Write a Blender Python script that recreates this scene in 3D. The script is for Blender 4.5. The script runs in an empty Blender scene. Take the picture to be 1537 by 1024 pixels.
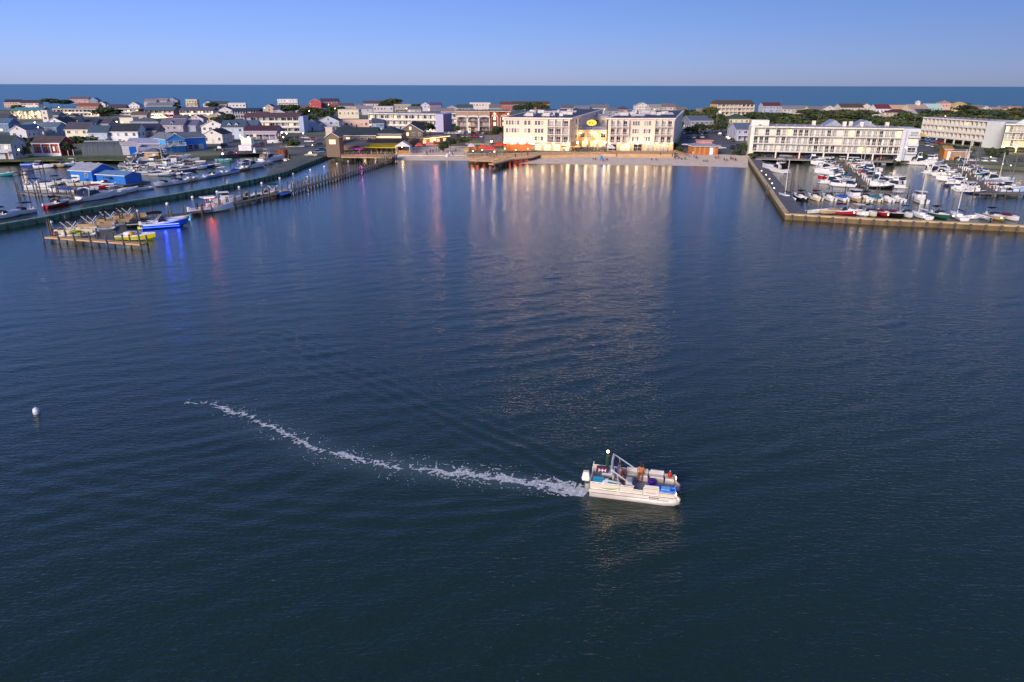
import bpy, bmesh, math, random
import numpy as np
from mathutils import Vector, Matrix, noise
R = random.Random(11)
S = bpy.context.scene
COL = S.collection
rad = math.radians
# ------------------------------------------------------------------ camera
CH, FPX, ROLL = 28.0, 1025.0, 0.0026
PITCH = math.atan(384 / 1025)
GZ = 1.2                                   # height of the land above the bay
def G(px, py, z=0.0):
    """the point at height z that the photograph shows at pixel px, py"""
    dx, dy = px - 768.5, 512 - py
    x, y = dx - ROLL * dy, dy + ROLL * dx
    c, s = math.cos(PITCH), math.sin(PITCH)
    d = Vector((x, FPX * c + y * s, -FPX * s + y * c))
    return d * ((z - CH) / d.z) + Vector((0, 0, CH))
cam = bpy.data.objects.new("camera", bpy.data.cameras.new("camera"))
COL.objects.link(cam)
right, up, back = Vector((1, 0, 0)), Vector((0, math.sin(PITCH), math.cos(PITCH))), Vector((0, -math.cos(PITCH), math.sin(PITCH)))
xc, yc = (right + ROLL * up).normalized(), (up - ROLL * right).normalized()
cam.matrix_world = Matrix(((xc.x, yc.x, back.x, 0), (xc.y, yc.y, back.y, 0), (xc.z, yc.z, back.z, CH), (0, 0, 0, 1)))
cam.data.sensor_width = 36.0
cam.data.lens = 36.0 * FPX / 1537.0
cam.data.clip_start, cam.data.clip_end = 0.5, 200000
S.camera = cam
# ------------------------------------------------------------------ light
SUN_EL, SUN_AZ = 19.0, 212.0
w = bpy.data.worlds.new("World"); S.world = w; w.use_nodes = True
nt = w.node_tree; bg = nt.nodes["Background"]
sky = nt.nodes.new("ShaderNodeTexSky"); sky.sky_type = 'NISHITA'; sky.sun_disc = False
sky.sun_elevation, sky.sun_rotation = rad(SUN_EL), rad(360 - SUN_AZ)
sky.air_density, sky.dust_density, sky.ozone_density = 0.8, 0.3, 5.0
hs = nt.nodes.new("ShaderNodeMix"); hs.data_type = 'RGBA'; hs.blend_type = 'MULTIPLY'
hs.inputs[0].default_value = 1.0
hs.inputs[7].default_value = (0.615, 0.545, 0.83, 1)
nt.links.new(sky.outputs[0], hs.inputs[6])
air = nt.nodes.new("ShaderNodeMix"); air.data_type = 'RGBA'; air.blend_type = 'ADD'; air.inputs[0].default_value = 1.0
air.inputs[7].default_value = (0.42, 0.82, 1.6, 1)          # the even glow of the dusk sky, before the strength below
nt.links.new(hs.outputs[2], air.inputs[6]); nt.links.new(air.outputs[2], bg.inputs[0]); bg.inputs[1].default_value = 0.10
sun = bpy.data.objects.new("sun", bpy.data.lights.new("sun", 'SUN')); COL.objects.link(sun)
sun.data.energy, sun.data.angle, sun.data.color = 4.0, rad(22), (1.0, 0.84, 0.72)
az = rad(SUN_AZ)
sd = Vector((math.sin(az) * math.cos(rad(SUN_EL)), math.cos(az) * math.cos(rad(SUN_EL)), math.sin(rad(SUN_EL))))
sun.rotation_euler = (-sd).to_track_quat('-Z', 'Y').to_euler()
S.view_settings.view_transform = 'Standard'; S.view_settings.look = 'None'
S.view_settings.exposure = 0.15; S.view_settings.gamma = 1.0; S.view_settings.use_curve_mapping = False
S.cycles.max_bounces = 5; S.cycles.glossy_bounces = 3; S.cycles.diffuse_bounces = 2; S.cycles.transparent_max_bounces = 8
S.cycles.caustics_reflective = False; S.cycles.caustics_refractive = False
S.cycles.sample_clamp_indirect = 6.0
# ------------------------------------------------------------------ materials
MATS = {}
def srgb(c):
    if isinstance(c, str):
        c = tuple(int(c[i:i + 2], 16) / 255 for i in (0, 2, 4))
    return tuple(v / 12.92 if v <= 0.04045 else ((v + 0.055) / 1.055) ** 2.4 for v in c)
def mat(c, rough=0.7, metal=0.0, var=0.18, scale=0.8, bump=0.0, streak=None):
    """a procedural surface: base colour varied by two noises, optional bump. c is linear rgb"""
    key = (tuple(round(v, 4) for v in c), rough, metal, var, scale, bump, streak)
    if key in MATS: return MATS[key]
    m = bpy.data.materials.new("surface"); m.use_nodes = True
    n = m.node_tree; b = n.nodes["Principled BSDF"]
    b.inputs["Roughness"].default_value = rough; b.inputs["Metallic"].default_value = metal
    tc = n.nodes.new("ShaderNodeTexCoord"); mp = n.nodes.new("ShaderNodeMapping")
    n.links.new(tc.outputs["Object"], mp.inputs[0])
    if streak: mp.inputs["Scale"].default_value = streak
    t = n.nodes.new("ShaderNodeTexNoise"); t.inputs["Scale"].default_value = scale; t.inputs["Detail"].default_value = 5
    n.links.new(mp.outputs[0], t.inputs["Vector"])
    r = n.nodes.new("ShaderNodeMapRange")
    r.inputs[1].default_value, r.inputs[2].default_value = 0.3, 0.7
    r.inputs[3].default_value, r.inputs[4].default_value = 1 - var, 1 + var
    n.links.new(t.outputs[0], r.inputs[0])
    mx = n.nodes.new("ShaderNodeVectorMath"); mx.operation = 'SCALE'; mx.inputs[0].default_value = c[:3]
    n.links.new(r.outputs[0], mx.inputs["Scale"]); n.links.new(mx.outputs[0], b.inputs["Base Color"])
    if bump:
        bp = n.nodes.new("ShaderNodeBump"); bp.inputs["Strength"].default_value = bump; bp.inputs["Distance"].default_value = 0.1
        n.links.new(t.outputs[0], bp.inputs["Height"]); n.links.new(bp.outputs[0], b.inputs["Normal"])
    MATS[key] = m; return m
def hx(h, **k): return mat(srgb(h), **k)
def glow(c, s):
    key = ('glow', tuple(c), s)
    if key in MATS: return MATS[key]
    m = bpy.data.materials.new("glow_surface"); m.use_nodes = True
    b = m.node_tree.nodes["Principled BSDF"]
    b.inputs["Base Color"].default_value = (*[min(1, v) * 0.6 for v in c], 1)
    b.inputs["Emission Color"].default_value = (*c, 1); b.inputs["Emission Strength"].default_value = s
    MATS[key] = m; return m
GLASS = mat((0.02, 0.028, 0.04), rough=0.08, var=0.3, scale=0.6)
WHITE = mat((0.75, 0.74, 0.73), rough=0.45, var=0.06)
GEL = mat((0.78, 0.78, 0.79), rough=0.25, var=0.05, scale=1.5)
BLACK = mat((0.02, 0.02, 0.022), rough=0.4, var=0.3)
STEEL = mat((0.55, 0.56, 0.58), rough=0.3, metal=0.8, var=0.1)
WOOD = mat((0.30, 0.21, 0.14), rough=0.8, var=0.3, scale=2.0, bump=0.3)
GREYWOOD = mat((0.16, 0.14, 0.13), rough=0.85, var=0.35, scale=2.0, bump=0.3)
PILEWOOD = mat((0.10, 0.085, 0.075), rough=0.9, var=0.4, scale=2.5)
WARM = (1.0, 0.70, 0.38)
LITWIN = glow((1.0, 0.70, 0.38), 1.0)
LAMP = glow((1.0, 0.72, 0.38), 15.0)
# ------------------------------------------------------------------ mesh building
class MB:
    def __init__(s): s.v, s.f, s.m, s.M = [], [], [], Matrix.Identity(4)
    def add(s, vs, fs, mi=0):
        o = len(s.v); M = s.M
        s.v += [tuple(M @ Vector(v)) for v in vs]
        s.f += [tuple(o + i for i in f) for f in fs]; s.m += [mi] * len(fs); return s
    def box(s, x0, x1, y0, y1, z0, z1, mi=0, taper=0.0):
        t = taper
        vs = [(x0, y0, z0), (x1, y0, z0), (x1, y1, z0), (x0, y1, z0),
              (x0 + t, y0 + t, z1), (x1 - t, y0 + t, z1), (x1 - t, y1 - t, z1), (x0 + t, y1 - t, z1)]
        return s.add(vs, [(3, 2, 1, 0), (4, 5, 6, 7), (0, 1, 5, 4), (1, 2, 6, 5), (2, 3, 7, 6), (3, 0, 4, 7)], mi)
    def prism(s, poly, z0, z1, mi=0, top=None):
        n = len(poly); a = sum(poly[i][0] * poly[(i + 1) % n][1] - poly[(i + 1) % n][0] * poly[i][1] for i in range(n))
        if a < 0: poly = poly[::-1]
        vs = [(p[0], p[1], z0) for p in poly] + [(p[0], p[1], z1) for p in poly]
        s.add(vs, [tuple(range(n - 1, -1, -1))] + [(i, (i + 1) % n, n + (i + 1) % n, n + i) for i in range(n)], mi)
        return s.add([(p[0], p[1], z1) for p in poly], [tuple(range(n))], mi if top is None else top)
    def tube(s, pts, r, n=6, mi=0, r1=None, cap=True):
        pts = [Vector(p) for p in pts]; rings = []
        for i, p in enumerate(pts):
            d = (pts[min(i + 1, len(pts) - 1)] - pts[max(i - 1, 0)]).normalized()
            a = d.orthogonal().normalized() if abs(d.z) > 0.95 else d.cross(Vector((0, 0, 1))).normalized()
            b = d.cross(a); rr = r if r1 is None else r + (r1 - r) * i / max(1, len(pts) - 1)
            rings.append([p + (a * math.cos(2 * math.pi * k / n) + b * math.sin(2 * math.pi * k / n)) * rr for k in range(n)])
        vs = [tuple(v) for g in rings for v in g]; fs = []
        for i in range(len(pts) - 1):
            for k in range(n):
                fs.append((i * n + k, i * n + (k + 1) % n, (i + 1) * n + (k + 1) % n, (i + 1) * n + k))
        if cap: fs += [tuple(range(n - 1, -1, -1)), tuple(range((len(pts) - 1) * n, len(pts) * n))]
        return s.add(vs, fs, mi)
    def lathe(s, prof, n=10, mi=0, c=(0, 0, 0)):
        vs, fs = [], []
        for r, z in prof:
            vs += [(c[0] + r * math.cos(2 * math.pi * k / n), c[1] + r * math.sin(2 * math.pi * k / n), c[2] + z) for k in range(n)]
        for i in range(len(prof) - 1):
            for k in range(n):
                fs.append((i * n + k, i * n + (k + 1) % n, (i + 1) * n + (k + 1) % n, (i + 1) * n + k))
        fs += [tuple(range(n - 1, -1, -1)), tuple(range((len(prof) - 1) * n, len(prof) * n))]
        return s.add(vs, fs, mi)
    def ball(s, c, r, mi=0, n=8, sz=1.0):
        k = 5; return s.lathe([(max(0.02 * r, r * math.sin(math.pi * i / k)), -r * sz * math.cos(math.pi * i / k)) for i in range(k + 1)], n, mi, c)
    def mesh(s, name, mats):
        me = bpy.data.meshes.new(name); me.from_pydata(s.v, [], s.f)
        for m in (mats if isinstance(mats, (list, tuple)) else [mats]): me.materials.append(m)
        me.polygons.foreach_set("material_index", s.m); me.update(); return me
    def build(s, name, mats, parent=None, smooth=False):
        me = s.mesh(name, mats)
        if smooth: me.polygons.foreach_set("use_smooth", [True] * len(me.polygons))
        return link(bpy.data.objects.new(name, me), parent)
def link(o, parent=None):
    COL.objects.link(o)
    if parent: o.parent = parent
    return o
def tag(o, label=None, cat=None, group=None, kind=None):
    if label: o["label"] = label
    if cat: o["category"] = cat
    if group: o["group"] = group
    if kind: o["kind"] = kind
    return o
def thing(name, label, cat, loc=(0, 0, 0), rz=0.0, group=None):
    o = link(bpy.data.objects.new(name, None)); o.location = loc; o.rotation_euler = (0, 0, rz); o.empty_display_size = 0.2
    return tag(o, label, cat, group)
def kids(o): return [c for c in KIDS.get(o.as_pointer(), [])]
KIDS = {}
def note(o):
    """remember a finished prototype's children so that copies need no search"""
    for c in o.children_recursive:
        KIDS.setdefault(c.parent.as_pointer(), []).append(c)
    return o
def copy_tree(o, parent=None):
    c = o.copy(); COL.objects.link(c); c.parent = parent
    for ch in kids(o): KIDS.setdefault(c.as_pointer(), []).append(copy_tree(ch, c))
    return c
def recolour(o, slots):
    """give one copy's part its own materials without touching the shared mesh"""
    for i, m in slots.items():
        if i < len(o.material_slots):
            o.material_slots[i].link = 'OBJECT'; o.material_slots[i].material = m
ORD = ("first second third fourth fifth sixth seventh eighth ninth tenth eleventh twelfth thirteenth fourteenth fifteenth sixteenth seventeenth "
       "eighteenth nineteenth twentieth").split() + ["twenty-" + x for x in "first second third fourth fifth sixth seventh eighth ninth".split()] + ["thirtieth"]
def point_light(loc, power, c=WARM, r=0.5, parent=None):
    l = bpy.data.lights.new("lamp_light", 'POINT'); l.energy = power * 0.5; l.color = c; l.shadow_soft_size = r
    o = link(bpy.data.objects.new("lamp_light", l), parent); o.location = loc; return o
# ------------------------------------------------------------------ water
def wake_h(x, y):
    """height of the swell and of the boat's wake at bay points (numpy arrays)"""
    rr = np.random.RandomState(4); h = np.zeros(x.shape)
    for i in range(26):                     # many short wave trains so that no pattern repeats
        k = rr.uniform(0.9, 3.3); a = math.pi / 2 + rr.normal(0, 0.25) + 0.32; ph = rr.uniform(0, 6.28)
        h += 0.012 / (0.6 + k) * np.sin(k * (x * math.cos(a) + y * math.sin(a)) + ph + 1.5 * np.sin(rr.uniform(.02, .06) * x + rr.uniform(.02, .06) * y + ph))
    h *= np.clip(1.35 - y / 120.0, 0.0, 1.0)
    def arm(pts, width, k, amp, spread):
        pts = np.array([tuple(G(*p))[:2] for p in pts]); best = np.full(x.shape, 1e9); sgn = np.zeros(x.shape); along = np.zeros(x.shape); acc = 0
        for a, b in zip(pts[:-1], pts[1:]):
            d = b - a; L = math.hypot(*d); d = d / L
            t = np.clip((x - a[0]) * d[0] + (y - a[1]) * d[1], 0, L)
            ex, ey = x - a[0] - t * d[0], y - a[1] - t * d[1]; q = np.hypot(ex, ey); s = np.sign(d[0] * ey - d[1] * ex)
            m = q < best; best = np.where(m, q, best); sgn = np.where(m, s, sgn); along = np.where(m, acc + t, along); acc += L
        wd = width + spread * along
        return amp * np.exp(-(best / wd) ** 2) * np.cos(k * best * sgn + 0.25 * np.sin(along * 0.9)) * np.clip(along / 3, 0, 1) * np.exp(-along / (acc * 0.9))
    h = h + arm([(884, 728), (790, 678), (700, 640), (560, 575), (400, 505)], 2.0, 4.2, 0.055, 0.06)
    h = h + arm([(876, 752), (760, 770), (600, 782), (380, 770), (140, 740), (-150, 690)], 2.4, 3.8, 0.036, 0.05)
    h = h + arm([(420, 655), (250, 690), (60, 720), (-200, 735)], 3.6, 3.4, 0.028, 0.05)
    return h
def water_mat(deep, r, scales, strength, far=None, churn=False):
    m = bpy.data.materials.new("water"); m.use_nodes = True
    n = m.node_tree; b = n.nodes["Principled BSDF"]
    b.inputs["Base Color"].default_value = (*deep, 1); b.inputs["Roughness"].default_value = r; b.inputs["IOR"].default_value = 1.44
    tc = n.nodes.new("ShaderNodeTexCoord"); prev = None
    for sx, sy, rot, det, st in scales:
        mp = n.nodes.new("ShaderNodeMapping"); mp.inputs["Scale"].default_value = (sx, sy, 1); mp.inputs["Rotation"].default_value = (0, 0, rad(rot))
        n.links.new(tc.outputs["Object"], mp.inputs[0])
        t = n.nodes.new("ShaderNodeTexNoise"); t.inputs["Scale"].default_value = 1.0; t.inputs["Detail"].default_value = det
        n.links.new(mp.outputs[0], t.inputs["Vector"])
        bp = n.nodes.new("ShaderNodeBump"); bp.inputs["Strength"].default_value = strength; bp.inputs["Distance"].default_value = st
        if far:                             # the water lies calmer towards the sheltered shore
            sp = n.nodes.new("ShaderNodeSeparateXYZ"); n.links.new(tc.outputs["Object"], sp.inputs[0])
            mr = n.nodes.new("ShaderNodeMapRange"); mr.inputs[1].default_value, mr.inputs[2].default_value = far[0], far[1]
            mr.inputs[3].default_value, mr.inputs[4].default_value = st, st * far[2]
            n.links.new(sp.outputs[1], mr.inputs[0]); n.links.new(mr.outputs[0], bp.inputs["Distance"])
        n.links.new(t.outputs[0], bp.inputs["Height"])
        if prev: n.links.new(prev.outputs[0], bp.inputs["Normal"])
        prev = bp
    n.links.new(prev.outputs[0], b.inputs["Normal"])
    if churn:                               # air-filled water behind the propeller is paler
        at_ = n.nodes.new("ShaderNodeAttribute"); at_.attribute_name = "churn"; mx = n.nodes.new("ShaderNodeMix"); mx.data_type = 'RGBA'
        mx.inputs[6].default_value = (*deep, 1); mx.inputs[7].default_value = (0.10, 0.155, 0.165, 1)
        n.links.new(at_.outputs["Fac"], mx.inputs[0]); n.links.new(mx.outputs[2], b.inputs["Base Color"])
    return m
def grid_mesh(name, X, Y, Z, m):
    r, c = X.shape; me = bpy.data.meshes.new(name)
    idx = np.arange(r * c).reshape(r, c)
    q = np.stack([idx[:-1, :-1], idx[:-1, 1:], idx[1:, 1:], idx[1:, :-1]], -1).reshape(-1, 4)
    me.vertices.add(r * c); me.vertices.foreach_set("co", np.stack([X, Y, Z], -1).astype(np.float32).ravel())
    me.loops.add(q.size); me.loops.foreach_set("vertex_index", q.ravel().astype(np.int32))
    me.polygons.add(len(q)); me.polygons.foreach_set("loop_start", np.arange(0, q.size, 4, dtype=np.int32))
    me.polygons.foreach_set("loop_total", np.full(len(q), 4, np.int32)); me.polygons.foreach_set("use_smooth", np.ones(len(q), bool))
    me.update(calc_edges=True); me.materials.append(m); return link(bpy.data.objects.new(name, me))
BAYM = water_mat((0.012, 0.030, 0.022), 0.10, [(0.28, 1.25, -20, 3, 0.040), (0.8, 2.8, -9, 4, 0.060), (2.4, 5.6, 6, 3, 0.055)], 1.0, (40, 190, 0.40), True)
ys = np.concatenate([[-60.0, -10.0], 16 * np.exp(np.arange(0, 3.25, 0.0048)), [700.0]])
us = np.concatenate([[-4.0, -1.6], np.arange(-1.12, 1.1201, 0.0056), [1.6, 4.0]])
Yg, Ug = np.meshgrid(ys, us, indexing='ij'); Xg = Ug * np.maximum(Yg, 120.0 * (np.abs(Ug) > 1.2) + 16)
Zg = wake_h(Xg, Yg); Zg[np.abs(Ug) > 1.2] = 0; Zg[Yg < 16] = 0; Zg[Yg > 415] = 0
WAKE = [tuple(G(x, y))[:2] for x, y in [(880, 741), (862, 735), (800, 726), (740, 718), (680, 711), (620, 703), (570, 696), (520, 687), (490, 680), (462, 669), (432, 651), (405, 640), (378, 628), (340, 612), (310, 606), (276, 606)]]
bay = tag(grid_mesh("bay_water", Xg, Yg, Zg, BAYM), kind="structure")
ch = np.full(Xg.shape, 9e9); sl = np.zeros(Xg.shape); acc_ = 0.0
for a, b in zip(WAKE[:-1], WAKE[1:]):
    a, b = np.array(a), np.array(b); d = b - a; L = math.hypot(*d); d = d / L; t_ = np.clip((Xg - a[0]) * d[0] + (Yg - a[1]) * d[1], 0, L)
    q_ = np.hypot(Xg - a[0] - t_ * d[0], Yg - a[1] - t_ * d[1]); sl = np.where(q_ < ch, acc_ + t_, sl); ch = np.minimum(ch, q_); acc_ += L
cv = np.exp(-(ch / (.7 + .05 * sl)) ** 2) * np.clip(1 - sl / acc_, 0, 1) * .8
bay.data.attributes.new("churn", 'FLOAT', 'POINT').data.foreach_set("value", cv.astype(np.float32).ravel())
OCM = water_mat((0.045, 0.17, 0.235), 0.3, [(0.05, 0.16, 5, 4, 3.0), (0.5, 1.2, -8, 3, 0.4)], 0.9)
mb = MB(); mb.add([(-60000, 818, -0.3), (60000, 818, -0.3), (60000, 90000, -0.3), (-60000, 90000, -0.3)], [(0, 1, 2, 3)])
tag(mb.build("ocean_water", OCM), kind="structure")
# ------------------------------------------------------------------ land
def P2(pts, z=0.0): return [tuple(G(x, y, z))[:2] for x, y in pts]
shore = [(-1200, 262), (-300, 266)] + P2([(0, 243), (60, 242), (160, 241), (250, 243.5), (330, 238), (395, 231), (428, 232.5), (440, 241), (462, 247), (485, 240.5), (500, 236), (592, 236)]) \
    + P2([(592, 233), (700, 233), (812, 231), (1010, 232), (1118, 236), (1133, 240), (1340, 244.5), (1537, 256)]) + [(300, 215), (1300, 200)]
land_poly = shore + [(1300, 800), (-1200, 800)]
LANDM = mat((0.135, 0.15, 0.095), rough=0.95, var=0.45, scale=0.05)
mb = MB(); mb.prism(land_poly, -2.0, GZ); tag(mb.build("ground", LANDM), kind="structure")
# ocean beach behind the town
mb = MB(); mb.add([(-1500, 800, GZ), (1500, 800, GZ), (1500, 850, -0.8), (-1500, 850, -0.8)], [(0, 1, 2, 3)])
SAND = mat((0.74, 0.60, 0.47), rough=0.95, var=0.16, scale=0.5, bump=0.25)
tag(mb.build("ocean_beach", SAND), kind="structure")
# bay beach: a strip that slopes from the land's edge under the water
def strip(name, lo, hi, m, z0=-0.7, n=40):
    def samp(p, t):
        f = t * (len(p) - 1); i = min(int(f), len(p) - 2); a, b = p[i], p[i + 1]; f -= i
        return a[0] + (b[0] - a[0]) * f, a[1] + (b[1] - a[1]) * f
    vs, fs = [], []
    for i in range(n + 1):
        t = i / n; a, b = samp(lo, t), samp(hi, t)
        for k in range(7):
            u = k / 6; z = z0 + (GZ + 0.05 - z0) * (1 - (1 - u) ** 1.3)
            vs.append((a[0] + (b[0] - a[0]) * u, a[1] + (b[1] - a[1]) * u, z + 0.06 * noise.noise(Vector((t * 30, u * 5, 0.3)))))
    for i in range(n):
        for k in range(6): fs.append((i * 7 + k, (i + 1) * 7 + k, (i + 1) * 7 + k + 1, i * 7 + k + 1))
    o = MB(); o.add(vs, fs); return tag(o.build(name, m, smooth=True), kind="structure")
strip("beach_sand", P2([(585, 243), (700, 244), (760, 251), (812, 252), (900, 254), (1000, 255), (1060, 257), (1123, 258)]),
      P2([(592, 231), (700, 230), (760, 230), (812, 229), (900, 229.5), (1000, 230), (1060, 231), (1123, 234)], GZ), SAND)
ASPH = mat((0.12, 0.12, 0.13), rough=0.9, var=0.3, scale=0.15)
SIDEW = mat((0.30, 0.28, 0.27), rough=0.9, var=0.2, scale=0.3)
GRASS = mat((0.09, 0.115, 0.04), rough=0.95, var=0.5, scale=0.3)
def sheet(name, pts, m, dz, kind="structure"):
    q = P2(pts, GZ + dz); o = MB(); o.prism(q, GZ - 0.3, GZ + dz); return tag(o.build(name, m), kind=kind)
sheet("parking_lot", [(655, 216), (745, 214), (748, 196), (650, 196)], ASPH, 0.004)
sheet("parking_lot", [(1018, 231), (1118, 231), (1100, 196), (1022, 196)], ASPH, 0.004)
sheet("parking_lot", [(330, 232), (398, 229), (484, 234), (484, 208), (420, 205), (330, 217)], ASPH, 0.004)
sheet("parking_lot", [(1372, 238), (1415, 240), (1480, 226), (1378, 211)], ASPH, 0.004)
sheet("sand_yard", [(592, 233), (700, 233), (704, 219), (600, 221)], SAND, 0.004)
sheet("lawn", [(-40, 243), (60, 241), (160, 240), (250, 242), (250, 234), (120, 234), (-40, 236)], GRASS, 0.006)
sheet("quay_path", [(1134, 238.5), (1340, 243), (1345, 238), (1134, 234)], SIDEW, 0.008)
sheet("road", [(1066, 205), (1084, 205), (1075, 178), (1064, 178)], ASPH, 0.008)
def road(x0, x1, y0, y1):
    o = MB(); o.box(x0, x1, y0, y1, GZ - 0.3, GZ + 0.012); tag(o.build("road", ASPH), kind="structure")
road(-900, 900, 560, 574)
# ------------------------------------------------------------------ building kit
WIN = {}
def window_mesh(w, h, pane):
    key = (round(w, 1), round(h, 1), pane.name)
    if key not in WIN:
        m = MB(); f = 0.09
        m.box(-w / 2 - f, w / 2 + f, -0.10, 0.02, -f, h + f, 0)
        m.box(-w / 2, w / 2, -0.115, -0.09, 0, h, 1)
        m.box(-0.03, 0.03, -0.13, -0.09, 0, h, 0); m.box(-w / 2, w / 2, -0.125, -0.09, h * 0.5 - 0.025, h * 0.5 + 0.025, 0)
        WIN[key] = m.mesh("window", [WHITE, pane])
    return WIN[key]
CURTAIN = mat((0.33, 0.33, 0.31), rough=0.4, var=0.3, scale=1.2)
PALE = mat((0.36, 0.36, 0.36), rough=0.5, var=0.25, scale=1.2)
def pane(lit=0.06, curtains=0.22):
    r = R.random(); return LITWIN if r < lit else (CURTAIN if r < lit + curtains * .6 else PALE if r < lit + curtains else GLASS)
def window(parent, x, y, z, w, h, face='f', lit=0.06, name="window"):
    o = link(bpy.data.objects.new(name, window_mesh(w, h, pane(lit, .5 if name == 'balcony_door' else .22))), parent)
    o.location = (x, y, z); o.rotation_euler = (0, 0, {'f': 0, 'r': math.pi / 2, 'l': -math.pi / 2, 'b': math.pi}[face]); return o
def frame_at(x0, x1, y, h, push=0.0, yaw=0.0):
    """front line of a building from the pixels of its top edge (whose height above the land is h)"""
    y0, y1 = y if isinstance(y, tuple) else (y, y)
    a, b = G(x0, y0, GZ + h), G(x1, y1, GZ + h); a.z = b.z = GZ
    d = (b - a); L = d.length; d /= L; n = Vector((d.y, -d.x, 0))
    if n.y > 0: n = -n
    a = a + n * push; ang = math.atan2(d.y, d.x) + rad(yaw)
    return a, ang, L
def roof_mat(c): return hx(c, rough=0.85, var=0.22, scale=1.6, streak=(0.4, 1, 3))
def wall_mat(c): return hx(c, rough=0.75, var=0.10, scale=0.7, streak=(0.5, 0.5, 5))
def gable(parent, w, d, eave, rise, along, wm, rm, x0=0.0, y0=0.0, z0=0.0, oh=0.4, chimney=False, name=("wall", "roof")):
    """walls with gables and a two-slope roof. along='x': ridge parallel to the front, 'y': gable faces the front"""
    m = MB(); m.M = Matrix.Translation((x0, y0, z0))
    if along == 'y':
        m.add([(0, 0, 0), (w, 0, 0), (w, 0, eave), (w / 2, 0, eave + rise), (0, 0, eave), (0, d, 0), (w, d, 0), (w, d, eave), (w / 2, d, eave + rise), (0, d, eave)],
              [(0, 1, 2, 3, 4), (6, 5, 9, 8, 7), (1, 6, 7, 2), (5, 0, 4, 9)])
        prof = [(-oh, eave - oh * rise / (w / 2)), (w / 2, eave + rise), (w + oh, eave - oh * rise / (w / 2))]
        q = lambda u, v, z: (u, v, z); lo, hi = -oh, d + oh
    else:
        m.add([(0, 0, 0), (0, d, 0), (0, d, eave), (0, d / 2, eave + rise), (0, 0, eave), (w, 0, 0), (w, d, 0), (w, d, eave), (w, d / 2, eave + rise), (w, 0, eave)],
              [(4, 3, 2, 1, 0), (5, 6, 7, 8, 9), (0, 5, 9, 4), (6, 1, 2, 7)])
        prof = [(-oh, eave - oh * rise / (d / 2)), (d / 2, eave + rise), (d + oh, eave - oh * rise / (d / 2))]
        q = lambda u, v, z: (v, u, z); lo, hi = -oh, w + oh
    wo = m.build(name[0], wm, parent)
    m = MB(); m.M = Matrix.Translation((x0, y0, z0)); t = 0.2
    for (a, b) in ((0, 1), (1, 2)):
        vs = [q(prof[a][0], lo, prof[a][1] + .03), q(prof[b][0], lo, prof[b][1] + .03), q(prof[b][0], hi, prof[b][1] + .03), q(prof[a][0], hi, prof[a][1] + .03)]
        vs += [(v[0], v[1], v[2] + t) for v in vs]
        m.add(vs, [(4, 5, 6, 7), (0, 3, 2, 1)], 0); m.add(vs, [(0, 1, 5, 4), (1, 2, 6, 5), (2, 3, 7, 6), (3, 0, 4, 7)], 1)
    ro = m.build(name[1], [rm, WHITE], parent)
    if chimney:
        m = MB(); m.M = Matrix.Translation((x0, y0, z0)); m.box(w * .3, w * .3 + .8, d * .55, d * .55 + .8, eave, eave + rise + 1.0); m.box(w * .3 - .1, w * .3 + .9, d * .55 - .1, d * .55 + .9, eave + rise + 1.0, eave + rise + 1.15)
        m.build("chimney", hx('8a6a5c', var=.3, scale=4), ro)
    return wo, ro
def hip(parent, w, d, eave, rise, wm, rm, x0=0.0, y0=0.0, z0=0.0, oh=0.5, walls=True):
    m = MB(); m.M = Matrix.Translation((x0, y0, z0)); wo = None
    if walls: m.box(0, w, 0, d, 0, eave); wo = m.build("wall", wm, parent)
    m = MB(); m.M = Matrix.Translation((x0, y0, z0)); k = min(w, d) / 2
    vs = [(-oh, -oh, eave), (w + oh, -oh, eave), (w + oh, d + oh, eave), (-oh, d + oh, eave)]
    m.box(-oh, w + oh, -oh, d + oh, eave - .02, eave + .16, 1)
    rid = [(k, d / 2, eave + rise), (w - k, d / 2, eave + rise)] if w > d else [(w / 2, k, eave + rise), (w / 2, d - k, eave + rise)]
    vs = [(a, b, c + .165) for a, b, c in vs] + rid
    fs = [(0, 1, 5, 4), (1, 2, 5), (2, 3, 4, 5), (3, 0, 4)] if w > d else [(0, 1, 4), (1, 2, 5, 4), (2, 3, 5), (3, 0, 4, 5)]
    m.add(vs, fs, 0)
    return wo, m.build("roof", [rm, WHITE], parent)
def rail(m, a, b, z, h=1.0, mi=0, n=None, post=0.05):
    """a railing of top rail, bottom rail and balusters"""
    a, b = Vector(a), Vector(b); L = (b - a).length; n = n or max(2, int(L / 0.45))
    for zz in (z + h, z + 0.12): m.tube([(a.x, a.y, zz), (b.x, b.y, zz)], post, 4, mi)
    for i in range(n + 1):
        p = a.lerp(b, i / n); m.tube([(p.x, p.y, z), (p.x, p.y, z + h)], post * .7, 4, mi, cap=False)
def balcony(parent, x0, x1, y, z, depth=1.4, solid=False, c=None, posts=False, h=1.05):
    m = MB(); m.box(x0, x1, y - depth, y - .02, z - .2, z, 0)
    if solid:
        m.box(x0, x1, y - depth, y - depth + .08, z + .1, z + h, 0); m.box(x0, x0 + .08, y - depth + .08, y - .02, z + .1, z + h, 0); m.box(x1 - .08, x1, y - depth + .08, y - .02, z + .1, z + h, 0)
    else:
        rail(m, (x0 + .05, y - depth + .05, 0), (x1 - .05, y - depth + .05, 0), z, h); rail(m, (x0 + .05, y - depth + .05, 0), (x0 + .05, y - .05, 0), z, h, n=3); rail(m, (x1 - .05, y - depth + .05, 0), (x1 - .05, y - .05, 0), z, h, n=3)
    if posts:
        for x in (x0 + .1, x1 - .1): m.box(x - .08, x + .08, y - depth + .02, y - depth + .18, z - 3.0, z - .2, 0)
    return m.build("balcony", c or WHITE, parent)
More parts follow.
